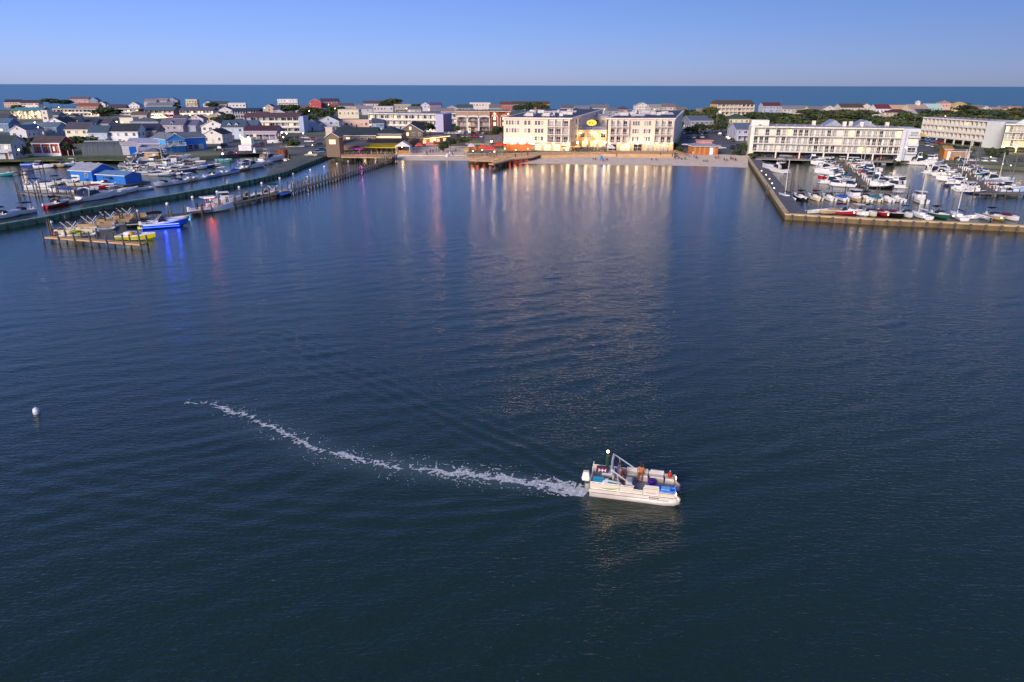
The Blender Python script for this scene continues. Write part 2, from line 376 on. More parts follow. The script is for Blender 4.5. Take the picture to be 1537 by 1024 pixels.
def door(parent, x, y, z=0.0, c='5a3a30', face='f', w=0.95, h=2.1):
    m = MB(); m.box(-w / 2 - .08, w / 2 + .08, -.09, .02, 0, h + .08, 0); m.box(-w / 2, w / 2, -.12, -.085, 0, h, 1)
    o = m.build("door", [WHITE, hx(c)], parent); o.location = (x, y, z); o.rotation_euler.z = {'f': 0, 'r': math.pi / 2, 'l': -math.pi / 2}[face]
    k = MB(); k.ball((w * .35, -.15, 1.0), .05, 0, 6); k.build("handle", STEEL, o); return o
def house(label, x0, x1, y, h, d, style='gs', wall='d9d6cf', roof='3a3f4a', floors=2, lit=0.06, yaw=0.0, name="house", cat="house", deck=False, porch=False, chimney=False, dormer=0, rise=None, wins=True, group="houses of the beach town"):
    push = d / 2 if style in ('gs', 'hip') else 0.0
    a, ang, w = frame_at(x0, x1, y, h, push, yaw)
    t = thing(name, label, cat, a, ang, group); wm, rm = wall_mat(wall), roof_mat(roof)
    span = d if style == 'gs' else (w if style == 'gf' else min(w, d))
    rise = rise or min(h * 0.36, span * 0.30); eave = h - rise
    if style == 'flat':
        eave = h; m = MB(); m.box(0, w, 0, d, 0, h); m.build("wall", wm, t)
        m = MB(); m.box(-.25, w + .25, -.25, d + .25, h + .002, h + .22, 1); m.box(.05, w - .05, .05, d - .05, h + .2, h + .26, 0); m.build("roof", [rm, WHITE], t)
    elif style == 'hip': hip(t, w, d, eave, rise, wm, rm)
    else:
        wo, ro = gable(t, w, d, eave, rise, 'x' if style == 'gs' else 'y', wm, rm, chimney=chimney)
        for k in range(dormer):
            dx = w * (k + 1) / (dormer + 1); dm = MB(); dm.M = Matrix.Translation((dx - .9, d * .12, eave))
            q = rise * .75
            dm.add([(0, 0, 0), (1.8, 0, 0), (1.8, 0, q * .6), (.9, 0, q), (0, 0, q * .6), (0, d * .3, q * .6), (.9, d * .34, q), (1.8, d * .3, q * .6)], [(0, 1, 2, 3, 4), (1, 7, 2), (0, 4, 5)], 0)
            dm.add([(-.2, -.2, q * .52), (.9, -.2, q + .1), (.9, d * .36, q + .1), (-.2, d * .34, q * .52), (2.0, -.2, q * .52), (2.0, d * .34, q * .52)], [(0, 1, 2, 3), (1, 4, 5, 2)], 1)
            dm.box(.55, 1.25, -.06, -.02, q * .2, q * .58, 2); dm.build("dormer", [wm, rm, GLASS], t)
    fl = max(1, min(floors, int(eave / 2.3))); fh = eave / fl
    if wins:
        n = max(1, min(7, int(w / 2.9)))
        for f in range(fl):
            for i in range(n):
                if f == 0 and i == n // 2: continue
                window(t, w * (i + .5) / n + R.uniform(-.15, .15), 0, f * fh + fh * .34, R.choice((.9, 1.2, 1.5)), min(1.4, fh * .45), 'f', lit)
        if style == 'gf' and rise > 1.6: window(t, w / 2, 0, eave + rise * .2, .9, rise * .4, 'f', lit)
        sx, sf = (w, 'r') if a.x + w / 2 < 0 else (0, 'l')
        n = max(1, min(4, int(d / 3.6)))
        for f in range(fl):
            for i in range(n): window(t, sx, d * (i + .5) / n, f * fh + fh * .34, 1.0, min(1.3, fh * .45), sf, lit)
        door(t, w * (n // 2 + .5) / n if n > 1 else w * .5, 0, 0, R.choice(('5a3a30', '39506a', 'c8c4bb', '6a2c2c')))
    if deck and fl > 1: balcony(t, .2, w - .2, 0, fh, 2.0, posts=True)
    if porch:
        m = MB(); m.box(0, w, -2.4, -.02, .02, .25, 0); m.build("porch", GREYWOOD, t)
        m = MB(); n = max(2, int(w / 3))
        for i in range(n + 1): m.box(w * i / n - .09 + (.09 if i == 0 else -.09 if i == n else 0), w * i / n + .09 + (.09 if i == 0 else -.09 if i == n else 0), -2.35, -2.17, .25, 2.7)
        m.box(-.1, w + .1, -2.5, -.02, 2.7, 2.88); m.build("porch_roof", WHITE, t)
    return t
# ------------------------------------------------------------------ houses read off the photograph: label, x0, x1, ridge y, height, depth
house("pale grey two-storey waterfront house with an upper balcony on the grassy bank", -14, 24, 204, 8.2, 9, 'gs', 'b4b9c4', '35424a', deck=True, lit=.25)
house("low grey-roofed house with a white gable directly behind the grey waterfront house", 12, 37, 189, 6.5, 16, 'gf', 'cfccd4', '5f7488', 1)
house("slate-blue house with a wide plain roof beside the white-gabled low house", 38, 92, 184, 6.8, 12, 'gs', '8b9cae', '5d7387', 1)
house("blue shingled house at the very edge of the town below the teal-roofed motel", -20, 19, 178, 7.5, 11, 'gs', '5f86ad', '4d6c88')
house("white house with a steep gable and dark roof below the lit motel's stair tower", 64, 97, 177, 9, 15, 'gf', 'd8dadd', '2c3b47')
house("house with a white roof terrace among dark roofs below the long brown motel", 97, 122, 176, 8.5, 10, 'gs', '9aa5b0', '31424f', deck=True)
house("dark-roofed blue house just before the big dark oak", 120, 148, 178, 7.5, 10, 'gs', '74889b', '2f4050')
house("cream two-storey house with a brown-grey roof behind the red cottage", 104, 138, 184, 8.6, 11, 'gs', 'e2dac2', '4d4c58', chimney=True)
house("pale blue house with stacked white decks beside the cream two-storey house", 138, 166, 189, 8.2, 10, 'gs', 'a9bad0', '42576a', deck=True)
house("small grey gabled house tucked against the white two-storey house", 166, 182, 196, 6.2, 10, 'gf', '9ba5b3', '5b6878', 1)
house("tall white two-storey house with dark tall windows above the grey hoop shed", 166, 212, 186, 9, 11, 'gs', 'dfe1e5', '2c3642')
house("brown shingled house with a lamp on its wall and a dark purple roof", 210, 239, 186, 8.6, 10, 'gs', '8e7f76', '2d2f4a', lit=.02)
house("big grey-roofed house with a single cream dormer behind the hedge", 245, 280, 179, 8.5, 14, 'gs', 'a39fae', '6a6a80', dormer=1)
house("plain lavender-roofed wing house adjoining the dormered grey house", 280, 299, 180, 8, 14, 'gs', 'a5a3b8', '656782', 1)
house("small cream flat-topped house beside the big dark oak", 179, 199, 177, 5.5, 9, 'flat', 'ded6c4', '5a5a60', 1)
house("grey hipped bungalow before the brightly lit shop canopy", 200, 242, 177, 6.5, 12, 'hip', '9aa3b8', '596072', 1)
house("long lavender-grey boat shed with a low roof behind the white shed", 196, 245, 208, 5.0, 9, 'gs', 'a7a9c4', '8f94b4', 1, name="shed", cat="shed", wins=False)
house("wide white gabled house with a brown roof behind the bright blue boathouse shop", 300, 337, 181, 8.5, 16, 'gf', 'dedcd8', '5b4a4a', lit=.03)
house("blue-white house with twin gables beside the wide white gabled house", 336, 369, 181, 9, 12, 'gs', 'b5c4dc', '46566a', dormer=2, lit=.15)
house("small white gabled house with a dark roof just above the bright blue shop", 302, 332, 195, 6.4, 14, 'gf', 'dedad2', '2e353e')
house("maroon-roofed house with a pale porch facing the harbour car park", 371, 419, 189, 6.5, 12, 'gs', '9d96aa', '4a2c3c', 1, porch=True, lit=.3)
house("blue-grey house with white stair decks behind the maroon-roofed house", 366, 388, 181, 8.2, 10, 'gs', '8ea6c4', '4e607a', deck=True)
house("white gabled house with a low brown terrace behind the town's hedge line", 325, 349, 161, 8, 14, 'gf', 'cfcbd2', '584c58')
house("little cream gable peeping over the brown flat roof", 319, 333, 169, 6.5, 12, 'gf', 'd8cdb8', '2f3a3a', 1)
house("brown flat-roofed store under the little cream gable", 300, 326, 174, 4.5, 10, 'flat', 'b49880', '7a4a38', 1, name="shop", cat="shop", group=None)
house("tall tan gabled house with a purple side wall near the street lamp", 394, 412, 157, 9.5, 14, 'gf', 'bfae9c', '5d4b60')
house("narrow mauve house beside the tall tan gabled house", 412, 421, 160, 8.5, 12, 'gs', '6d6486', '4c4764')
house("small pale blue house first in the pair behind the harbour car park", 457, 478, 180, 6.5, 12, 'gf', 'b4bcd0', '4c5468', 1)
house("larger pale blue house with a broad gable beside the harbour restaurant's tower", 476, 508, 175, 8, 14, 'gf', 'bac2d2', '475064')
house("blue two-storey house behind the harbour restaurant's long roof", 559, 577, 178, 7.5, 10, 'gs', '6f86ae', '3f4c66')
house("brighter blue house with a square window next to the white motel's corner", 575, 592, 176, 8, 10, 'gs', '7896c4', '34425a')
house("dark-gabled shingled hall at the end of the harbour restaurant", 597, 634, 186, 9.5, 26, 'gf', '6f6152', '31383e', lit=.12, name="restaurant", cat="restaurant", group=None)
house("grey shingled house with a broad sloping roof down the street from the car park", 1030, 1064, 174, 8, 20, 'gs', '7e8494', '5e677a', porch=True)
house("big white gable with a wide porch beyond the cream hip-roofed house", 1088, 1130, 160, 10, 18, 'gf', 'd4d2da', 'a0a4ae')
house("cream hip-roofed house with a green roof beside the beach car park", 1090, 1121, 171, 9, 12, 'hip', 'e0d3a8', '3b4f44')
house("lavender-grey house with white balcony squeezed against the long cream hotel", 1100, 1126, 185, 8.4, 14, 'gs', 'aeb0c8', '5e6880', deck=True)
house("maroon-roofed white and blue beach house near the oceanfront dunes", 1143, 1170, 154, 10, 12, 'gs', 'a8aec4', '5c3038')
house("long pale house with a flat grey roof near the oceanfront dunes", 1172, 1212, 159, 8.5, 12, 'gs', 'c4bdbb', '82807f')
house("small cream cottage among trees behind the long cream hotel", 1195, 1211, 165, 6.5, 10, 'gs', 'd9cfa9', '5a564a', 1)
house("sprawling cream beach house with a brown roof above the dark green thicket", 1258, 1292, 156, 10, 14, 'gs', 'cfc4b4', '54443c')
house("cream gabled beach house joined to the sprawling brown-roofed one", 1290, 1312, 156, 10, 14, 'gf', 'd4c9ba', '6a5a50')
house("white stepped beach house with a red-brown roof edge", 1311, 1333, 157, 11, 12, 'gs', 'e0dcd8', '6e3038', deck=True)
house("tan beach house with a broad shallow roof between the white and the cupola houses", 1329, 1358, 158, 10, 12, 'gs', 'd8b488', 'c4a27c')
house("maroon-hipped low beach house in front of the tan one", 1330, 1362, 164, 8, 12, 'hip', 'cdb99a', '54303a')
house("mint green beach house with a pale roof", 1386, 1410, 156, 10, 12, 'gs', '8fd0b4', 'b4c8bc')
house("dark-roofed pale house with tall porch windows below the cupola house", 1372, 1396, 164, 8.5, 12, 'gs', 'b8b6be', '4a4a58', deck=True)
house("pink stucco tower house beside the mint beach house", 1411, 1424, 151, 12, 10, 'hip', 'd9b09c', 'b08a7a')
house("yellow-roofed beach house peeking over the tall dark trees", 1430, 1450, 153, 10.5, 12, 'hip', 'd9c48c', 'c8a868')
house("cream A-frame house deep in the trees behind the second cream hotel", 1504, 1527, 167, 8.5, 14, 'gf', 'd4cdb0', '4a4c46')
house("pale cottage with a pink roof at the far edge of the woods", 1486, 1500, 161, 7, 10, 'gs', 'cfc0ae', 'a48480', 1)
house("orange-roofed cottage at the last edge of the woods", 1516, 1532, 160, 7.5, 10, 'gs', 'd8c4ae', 'b4785c', 1)
# far rows before the dunes
for i, (x0, x1, y, st, wl, rf, lb) in enumerate([
    (8, 34, 149.5, 'gs', 'c4a48c', '3c3440', "beige row house with dark gables at the far end of the ocean row"),
    (33, 60, 150.5, 'gs', 'b49888', '443844', "second beige row house of the ocean row with a dark mansard roof"),
    (38, 58, 158, 'flat', 'dcd8d8', '8c8c94', "low white flat-roofed store behind the teal motel"),
    (106, 134, 145.5, 'gs', 'bf9a96', '6a5a66', "pink oceanfront apartment house standing tall against the sea"),
    (133, 146, 147, 'gf', '7c8cac', '5a6a88', "blue-grey gabled end house beside the pink oceanfront apartments"),
    (118, 150, 155, 'gs', 'a4745c', '8c5040', "orange-brown roofed house below the pink oceanfront apartments"),
    (146, 157, 153, 'gf', 'd4d0d4', '8a7a80', "tiny white gable beside the orange-brown roof"),
    (192, 208, 153.5, 'gf', 'd8d6d8', 'a8a8b4', "white gabled far house between dark roofs near the ocean"),
    (166, 190, 157, 'gs', '7a7480', '4a4450', "dark mauve far house behind the red-banded store"),
    (218, 236, 149, 'gs', 'b8a8a4', '8c7c80', "first townhouse of the oceanfront terrace with a pale roof"),
    (234, 252, 148, 'gs', 'bcaaa2', '94827e', "middle townhouse of the oceanfront terrace with a tan roof"),
    (250, 266, 147.5, 'gf', '8a86a4', '6a6684', "violet gabled townhouse closing the oceanfront terrace"),
    (222, 262, 154, 'gs', '8c98b0', '6a7488', "long blue-grey house below the oceanfront terrace"),
    (278, 295, 149.5, 'flat', 'c8b898', 'd8d8dc', "beige box house with a white flat roof by the dunes"),
    (304, 320, 152, 'gf', 'c4ccd0', '5c7078', "pale gabled house beside the round green tree near the dunes"),
    (318, 342, 152, 'gs', '54666c', '3c5258', "dark teal roofed house before the dunes"),
    (342, 368, 155, 'flat', 'd8d4d4', 'b4b4bc', "long white flat-roofed house before the dunes"),
    (416, 446, 149, 'flat', 'dcd6d0', '8a8a90', "white oceanfront house with a flat roof and blue side"),
    (546, 575, 151.5, 'gs', 'd4ccc8', '5a4850', "white oceanfront house with a long dark roof beside the big rounded tree"),
    (536, 560, 159, 'gs', 'b4b0b8', '84808c', "pale grey house behind the cream box building"),
    (560, 590, 160, 'flat', 'c0b8b8', '7a7880', "low white block behind the white motel"),
    (592, 616, 157, 'flat', 'a89c8c', '6c6458', "tan flat house beside the small round tree"),
    (630, 646, 154, 'gf', 'c8c4d4', '6c6488', "lavender gabled far house before the sea"),
    (645, 662, 154, 'gs', '6c6684', '544c70', "purple roofed far house beside the lavender gable"),
    (668, 688, 159, 'gf', 'a8a0a4', '8c8488', "grey gabled far house behind the motel's far wing"),
    (686, 710, 157, 'gs', '5c6a74', '44525e', "dark slate roofed far house behind the brick hotel"),
    (705, 736, 154.5, 'flat', 'd8ccc4', 'e0dcd8', "modern white far house with an overhanging flat roof"),
    (735, 752, 157, 'gs', '6ca0a4', '7a6a64', "teal walled far house behind the brick hotel"),
    (750, 768, 153, 'gs', 'a4584c', '6c3c3c', "red walled far house behind the brick hotel"),
    (768, 796, 152.5, 'gs', 'a48c78', '4c4440', "tan far house with dark roof behind the hotel trees"),
    (798, 824, 152.5, 'gs', '94765c', '5c4434', "brown far house with a white bargeboard beside the sea"),
    (886, 912, 157, 'gs', 'a8a8b0', '70707c', "grey hipped far house between the two white hotel blocks"),
    (911, 926, 162, 'gs', '8c8c98', '6c6c7c', "slate far house behind the white hotel block's roof"),
    (925, 945, 160, 'hip', '8c7c88', '5c4450', "mauve hipped far house above the hotel courtyard"),
    (955, 975, 154.5, 'gf', 'd8d0c8', 'b4aca8', "white turreted beach house above the second hotel block"),
    (974, 992, 157, 'gs', 'c4bcb8', '94908c', "pale beach house with decks above the second hotel block"),
    (990, 1012, 156, 'gs', 'ccc2b8', '7c6c68', "cream beach house at the street end above the second hotel block"),
    (1046, 1060, 163, 'gs', 'b8a89c', '8c7c74', "small tan cottage closing the view down the beach street"),
]): house(lb, x0, x1, y, 9.0 if y < 158 else 8.0, 11, st, wl, rf, yaw=R.uniform(-5, 5), lit=.04, deck=i % 4 == 1)
for i, (x0, x1, y, h, st, wl, rf, lb) in enumerate([
    (0, 16, 171, 7.5, 'gs', '9a9096', '4a4852', "dim house at the very edge of the town beside the lit teal motel"),
    (72, 92, 168, 6.5, 'gs', '80889a', '414c5c', "slate-roofed house in the dip behind the steep white gable"),
    (100, 118, 170, 6.5, 'hip', 'a8a4a0', '5c504c', "brown hipped bungalow above the white roof terrace"),
    (148, 168, 179, 7, 'gs', 'a09cac', '4c4a5c', "mauve house in the shade of the big dark oak"),
    (200, 222, 168, 6.5, 'gs', 'b4aca4', '6c5c54', "tan-roofed house between the red-banded store and the lit hall"),
    (262, 282, 173, 6, 'gs', 'c0b4ac', '5c5460', "low cream house beside the dark cypress trees"),
    (284, 304, 174, 6, 'gf', 'c8c4c8', '64606c', "pale gable before the white lavender-roofed motel's middle"),
    (386, 404, 168, 7, 'gs', 'b8a890', '584c48', "tan house at the end of the navy motel's bush row"),
    (408, 428, 165, 7, 'gf', 'aeb4c0', '4c5464', "grey-blue gable under the narrow mauve house"),
    (444, 462, 158, 8, 'gs', 'b0a4a0', '6c5c5c', "pinkish house behind the leaning utility pole"),
    (508, 530, 155, 8, 'gs', 'a49a9c', '5a5058', "mauve-grey far house beside the dark red-roofed hall"),
    (528, 548, 156, 8, 'hip', 'c4bcb0', '7c746c', "tan hipped far house behind the cream office box"),
    (612, 632, 160, 7.5, 'gs', 'b4b0b4', '6c6870', "grey far house behind the white motel's roof end"),
    (662, 682, 163, 7, 'gs', 'bcb4b0', '8c7c74', "buff far house over the motel's grey end block"),
    (842, 862, 158, 8, 'gs', 'a49c9c', '645c64', "dusky far house above the tall white hotel's roof"),
    (862, 884, 159, 8, 'gs', 'b8b4b8', '7c7884', "pale far house left of the grey hipped one".replace("left of", "beside")),
    (1014, 1030, 161, 8, 'gs', 'bcb0a4', '7c6c64', "tan far house where the beach street reaches the sea"),
    (1058, 1078, 160, 8, 'gf', 'c4c0c0', '84808c', "pale far gable behind the leaning tall street tree"),
    (1212, 1232, 160, 8.5, 'gs', 'c4bcb4', '7c7478', "buff far house at the end of the long pale one"),
    (1236, 1256, 159, 8.5, 'gf', 'd0c8bc', '8c8078', "cream far gable beyond the dark green thicket"),
    (1452, 1472, 158, 8, 'gs', 'c8bcac', '8c7464', "buff far house beyond the tall dark trees"),
    (1474, 1488, 159, 8, 'gf', 'd0c4b8', '847c7c', "small cream far gable beyond the far woods"),
    (1500, 1518, 159, 8, 'gs', 'c4b8b4', '7c6c6c', "pinkish far house beyond the far woods"),
]): house(lb, x0, x1, y, h, 10, st, wl, rf, yaw=R.uniform(-6, 6), lit=.12)
# ------------------------------------------------------------------ special houses by the harbour
def ground_frame(x0, y0, x1, y1, z=GZ):
    a, b = G(x0, y0, z), G(x1, y1, z); d = b - a; return a, math.atan2(d.y, d.x), d.length
# red cottage
a, ang, w = ground_frame(52, 234, 93, 234)
t = thing("cottage", "red cottage with white porch columns and a brown roof on the grassy bank", "cottage", a, ang)
gable(t, w, 9, 4.9, 2.2, 'x', hx('a02a2c', var=.12, scale=1), roof_mat('574a4a'))
m = MB(); m.box(-.1, w + .1, -.5, -.02, 4.5, 4.85); m.box(-.1, w + .1, -.5, -.02, 0, 1.1)
for i in range(4): m.box((w - .4) * i / 3, (w - .4) * i / 3 + .4, -.48, -.03, 1.1, 4.5)
m.build("porch", WHITE, t)
for i in range(3):
    for k in (.3, .74): window(t, w * (i + k) / 3, 0, 1.9, .6, 1.6, 'f', .3)
m = MB(); m.add([(w + .05, 1, 3.6), (w + 4.2, 1, 2.4), (w + 4.2, 6, 2.4), (w + .05, 6, 3.6)], [(0, 1, 2, 3), (3, 2, 1, 0)]); m.add([(w + .05, 1, 3.5), (w + 4.2, 1, 2.3), (w + .05, 1, 2.3)], [(2, 1, 0)]); m.build("awning", hx('a8383a'), t)
m = MB()
for x in (w + 2, w + 4.1): m.box(x - .08, x + .08, 1, 1.16, 0, 2.3)
m.build("awning_post", WHITE, t)
# bright blue shop
a, ang, w = ground_frame(252, 229, 316, 225)
t = thing("shop", "bright blue boathouse shop with a grey roof and white trim", "shop", a, ang)
BLUE = hx('1d6fc8', var=.08, rough=.5)
gable(t, w * .42, 16, 5.2, 2.0, 'y', hx('4aa0e0', var=.08), roof_mat('6d7884')); gable(t, w * .56, 12, 5.2, 1.9, 'x', BLUE, roof_mat('67727e'), x0=w * .43, y0=3.0, name=("side_wall", "side_roof"))
for i in range(3): window(t, w * (.08 + .12 * i), 0, 3.0, 1.4, 1.4, 'f', .2)
for i in range(4): window(t, w * (.47 + .13 * i), 3.0, .4, 1.7, 2.0, 'f', .1)
balcony(t, 0, w * .42, 0, 2.6, 1.6, c=WHITE)
# hoop shed, white shed with blue door, tan hut, white tarps
a, ang, w = ground_frame(124, 234, 184, 233)
t = thing("hoop_shed", "long dark grey ribbed boat shed with a rounded roof and a pale ridge", "shed", a, ang)
m = MB(); n = 10
for i in range(n):
    a0, a1 = math.pi * i / n, math.pi * (i + 1) / n
    q = lambda k, x: (x, 5 - 5 * math.cos(k), 5.2 * math.sin(k) ** .8)
    m.add([q(a0, 0), q(a0, w), q(a1, w), q(a1, 0)], [(0, 1, 2, 3)])
for x in (0.0, w): m.add([(x, 5 - 5 * math.cos(math.pi * i / n), 5.2 * math.sin(math.pi * i / n) ** .8) for i in range(n + 1)], [tuple(range(n + 1))])
m.build("cover", hx('4a565e', var=.3, scale=.6, streak=(6, .3, .3)), t)
m = MB(); m.box(0, w, 4.8, 5.2, 5.1, 5.32); m.build("ridge", WHITE, t)
m = MB(); m.box(w + .02, w + .2, 0, 10, 0, .3); m.box(w + .02, w + .3, 4.6, 5.4, .3, 5.4); m.build("trim", hx('a02c34'), t)
a, ang, w = ground_frame(185, 233, 208, 232)
t = thing("shed", "small white shed with a bright blue roller door", "shed", a, ang)
gable(t, w, 6, 4.0, .8, 'x', WHITE, hx('c8b8b0')); m = MB(); m.box(w * .45, w * .9, -.08, -.01, 0, 3.2); m.build("door", hx('1566c8'), t)
a, ang, w = ground_frame(218, 240, 239, 240)
t = thing("hut", "tan plank hut with a grey hipped roof at the edge of the boat basin", "hut", a, ang)
hip(t, w, 4.5, 2.7, 1.5, hx('b08c58'), roof_mat('5c6874')); window(t, w * .3, 0, 1.2, 1.0, .9); door(t, w * .7, 0, 0, 'd8d0c0')
a, ang, w = ground_frame(210, 231, 258, 231)
t = thing("canopy", "long white fabric canopy over stored boats beside the tan hut", "canopy", a, ang)
m = MB(); m.add([(0, 0, 2.6), (w, 0, 2.6), (w, 3, 3.4), (0, 3, 3.4), (0, 6, 2.6), (w, 6, 2.6)], [(0, 1, 2, 3), (3, 2, 5, 4), (3, 2, 1, 0), (4, 5, 2, 3)]); m.build("fabric", hx('dcdcea'), t)
m = MB()
for i in range(5):
    for y in (0, 6): m.tube([(w * i / 4, y, 0), (w * i / 4, y, 2.6)], .06, 5)
m.build("pole", STEEL, t)
a, ang, w = ground_frame(362.5, 222, 378.5, 222)
t = thing("kiosk", "square white lit kiosk on a brick base in the harbour car park", "kiosk", a, ang)
m = MB(); m.box(0, w, 0, 4, 0, 1.0); m.build("base", hx('8a4a3c', var=.3, scale=3), t); m = MB(); m.box(.1, w - .1, .1, 3.9, 1.0, 4.0); m.box(-.1, w + .1, -.1, 4.1, 4.0, 4.2); m.build("wall", hx('e6ddd0'), t)
for fx in (.22, .8):
    m = MB(); m.ball((w * fx, -.3, 4.6), .28); m.build("lamp", LAMP, t); point_light((w * fx, -.9, 4.4), 260, parent=t)
a, ang, w = ground_frame(359, 229, 378, 229)
t = thing("trailer", "long white box trailer parked before the lit kiosk", "trailer", a, ang)
m = MB(); m.box(0, w, 0, 2.4, .7, 2.9); m.build("body", hx('e4e2e2'), t)
for x in (w * .55, w * .7): m = MB(); m.tube([(x, -.05, .42), (x, .3, .42)], .42, 10); m.build("wheel", BLACK, t)
a, ang, w = ground_frame(379.5, 229.5, 384, 229.5)
t = thing("tent", "tiny white pointed tent beside the white trailer", "tent", a, ang); m = MB(); m.add([(0, 0, 0), (w, 0, 0), (w, w, 0), (0, w, 0), (w / 2, w / 2, 2.4)], [(0, 1, 4), (1, 2, 4), (2, 3, 4), (3, 0, 4)]); m.build("fabric", hx('e8e6ea'), t)
t = thing("tank", "rusty brown round tank on the harbour quay", "tank", G(425, 234, GZ), 0)
m = MB(); m.lathe([(1.9, 0), (1.95, .2), (1.95, 2.2), (1.7, 2.5), (.3, 2.65)], 16); m.build("shell", hx('8a4422', var=.5, scale=1.5, rough=.9), t)
m = MB(); m.lathe([(.35, 2.6), (.35, 2.9)], 8); m.build("hatch", BLACK, t)
# ------------------------------------------------------------------ motels and other long buildings
def motel(label, P, w, d, floors, fh, bays, wall, roof, rot=None, name="motel", cat="motel", base=0.0, lit=.05, slope=False, endwall=None, rails='solid', doorgap=1, railc=None, depth=1.6):
    a, ang = P; t = thing(name, label, cat, a, ang); H = base + floors * fh; wm = wall_mat(wall)
    m = MB(); m.box(0, w, 0, d, base, H); m.build("wall", wm, t)
    if base:
        m = MB(); n = max(2, bays // 2); m.box(.2, w - .2, d * .55, d - .2, 0, base)
        for i in range(n + 1): m.box((w - .5) * i / n, (w - .5) * i / n + .5, -depth, -depth + .5, 0, base - .2)
        m.build("carport", wall_mat(wall), t)
    if slope:
        m = MB(); m.add([(-.6, -depth - .3, H), (w + .6, -depth - .3, H), (w + .6, d / 2, H + d * .18), (-.6, d / 2, H + d * .18), (w + .6, d + .4, H), (-.6, d + .4, H)], [(0, 1, 2, 3), (3, 2, 4, 5), (1, 4, 2), (5, 0, 3), (0, 5, 4, 1)]); m.build("roof", roof_mat(roof), t)
    else:
        m = MB(); m.box(-.3, w + .3, -depth - .1, d + .3, H + .005, H + .5, 1); m.box(.1, w - .1, -depth + .3, d - .1, H + .45, H + .56, 0); m.build("roof", [roof_mat(roof), hx('e4dfd4')], t)
    bw = w / bays
    for f in range(floors):
        z = base + f * fh
        for i in range(bays):
            x = i * bw; m = MB(); m.box(x + .01, x + bw - .01, -depth, -.02, z - .22, z, 0)
            if rails == 'solid': m.box(x + .1, x + bw - .1, -depth, -depth + .07, z + .12, z + 1.0, 1)
            else: rail(m, (x + .1, -depth + .05, 0), (x + bw - .1, -depth + .05, 0), z, 1.0, 1, n=max(3, int(bw / .5)))
            m.box(x, x + .16, -depth, -.02, z + .002, z + fh - .225, 0)
            if i == bays - 1: m.box(x + bw - .16, x + bw, -depth, -.02, z + .002, z + fh - .225, 0)
            m.build("balcony", [hx('e2dccf', var=.06), railc or hx('e6e2dc', var=.05)], t)
            for k in range(doorgap):
                dx = x + bw * (k + .5) / doorgap
                if doorgap > 1 and R.random() < .14: continue
                window(t, dx, 0, z + .05, min(2.4, bw / doorgap * .62), fh * .76, 'f', lit, "balcony_door")
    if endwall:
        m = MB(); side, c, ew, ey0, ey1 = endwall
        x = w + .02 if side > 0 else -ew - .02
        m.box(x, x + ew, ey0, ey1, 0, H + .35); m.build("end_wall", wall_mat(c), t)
    return t, H
def fp(x0, x1, y, h):
    a, ang, w = frame_at(x0, x1, y, h); return (a, ang), w
P, w = fp(17, 61, 164, 7.5); t, H = motel("teal-roofed two-storey motel glowing yellow with lamps", P, w, 14, 2, 3.1, 8, 'e0b860', '4f8a94', slope=True, rails='rail', lit=.5)
for i in range(5):
    for f in (0, 1):
        if R.random() < .8: m = MB(); m.ball((w * (.06 + .22 * i), -1.9, 2.6 + 3.1 * f), .3); m.build("lamp", LAMP, t); point_light((w * (.06 + .22 * i), -2.4, 2.4 + 3.1 * f), 300, parent=t)
house("cream stair tower at the end of the teal-roofed motel", 61, 70, 166, 10, 6, 'flat', 'e0d4c0', '8a8a8a', 3, name="tower", cat="tower", group=None)
P, w = fp(80, 148, 162.5, 7); t, H = motel("long brown-roofed motel with wall lamps behind the white roof terrace", P, w, 14, 2, 3.0, 12, '55434c', '6a4c44', lit=.08)
for fx in (.05, .36, .84): m = MB(); m.ball((w * fx, -2, 2.6), .3); m.build("lamp", LAMP, t); point_light((w * fx, -2.5, 2.4), 300, parent=t)
P, w = fp(163, 208, 163, 6); motel("low store with a dark red band and white fascia behind the big dark oak", P, w, 14, 2, 2.7, 7, '7a2c38', '5a5a62', name="shop", cat="shop", lit=.1)
P, w = fp(217, 260, 163, 7.5); t, H = motel("grey-roofed hall with a brilliantly lit entrance canopy", P, w, 16, 2, 3.0, 6, '8a7464', '4f6470', name="shop", cat="shop", slope=True, lit=.1)
m = MB(); m.box(w * .15, w * .75, -9, -2.2, 3.0, 3.5); m.box(w * .2, w * .22, -8.6, -8.3, 0, 3.0); m.box(w * .68, w * .7, -8.6, -8.3, 0, 3.0); m.build("canopy", hx('e8dcc8'), t)
m = MB(); m.box(w * .2, w * .7, -8.5, -3, 2.9, 2.98); m.build("canopy_light", glow((1, .78, .48), 14), t); point_light((w * .45, -6, 2.2), 2200, r=1.0, parent=t)
m = MB(); m.box(w * .78, w * .99, -2.2, -2.1, 2.8, 3.1); m.build("neon_strip", glow((1, .05, .18), 9), t)
P, w = fp(270, 320, 165, 6.6); t, H = motel("white two-storey motel with a lavender roof and lamplit ground floor", P, w, 14, 2, 3.1, 10, 'd4ccd0', '5c5870', slope=True, lit=.15)
for fx in (.1, .3, .85): m = MB(); m.ball((w * fx, -2, 2.6), .26); m.build("lamp", LAMP, t); point_light((w * fx, -2.4, 2.4), 240, parent=t)
P, w = fp(349, 388, 166, 6.5); motel("navy motel with a steep dark roof and a row of dormer bays", P, w, 13, 2, 3.0, 10, '46527a', '2a3c54', slope=True, railc=hx('8a90b0'))
P, w = fp(367, 449, 175, 9.2); motel("white three-storey townhouse row with a brown roof behind the maroon-roofed house", P, w, 12, 3, 3.0, 9, 'e0dcd6', '5e444c', slope=True, endwall=(1, 'a8b8d4', 2.5, -1.5, 12), lit=.08, cat="townhouses", name="townhouse_row")
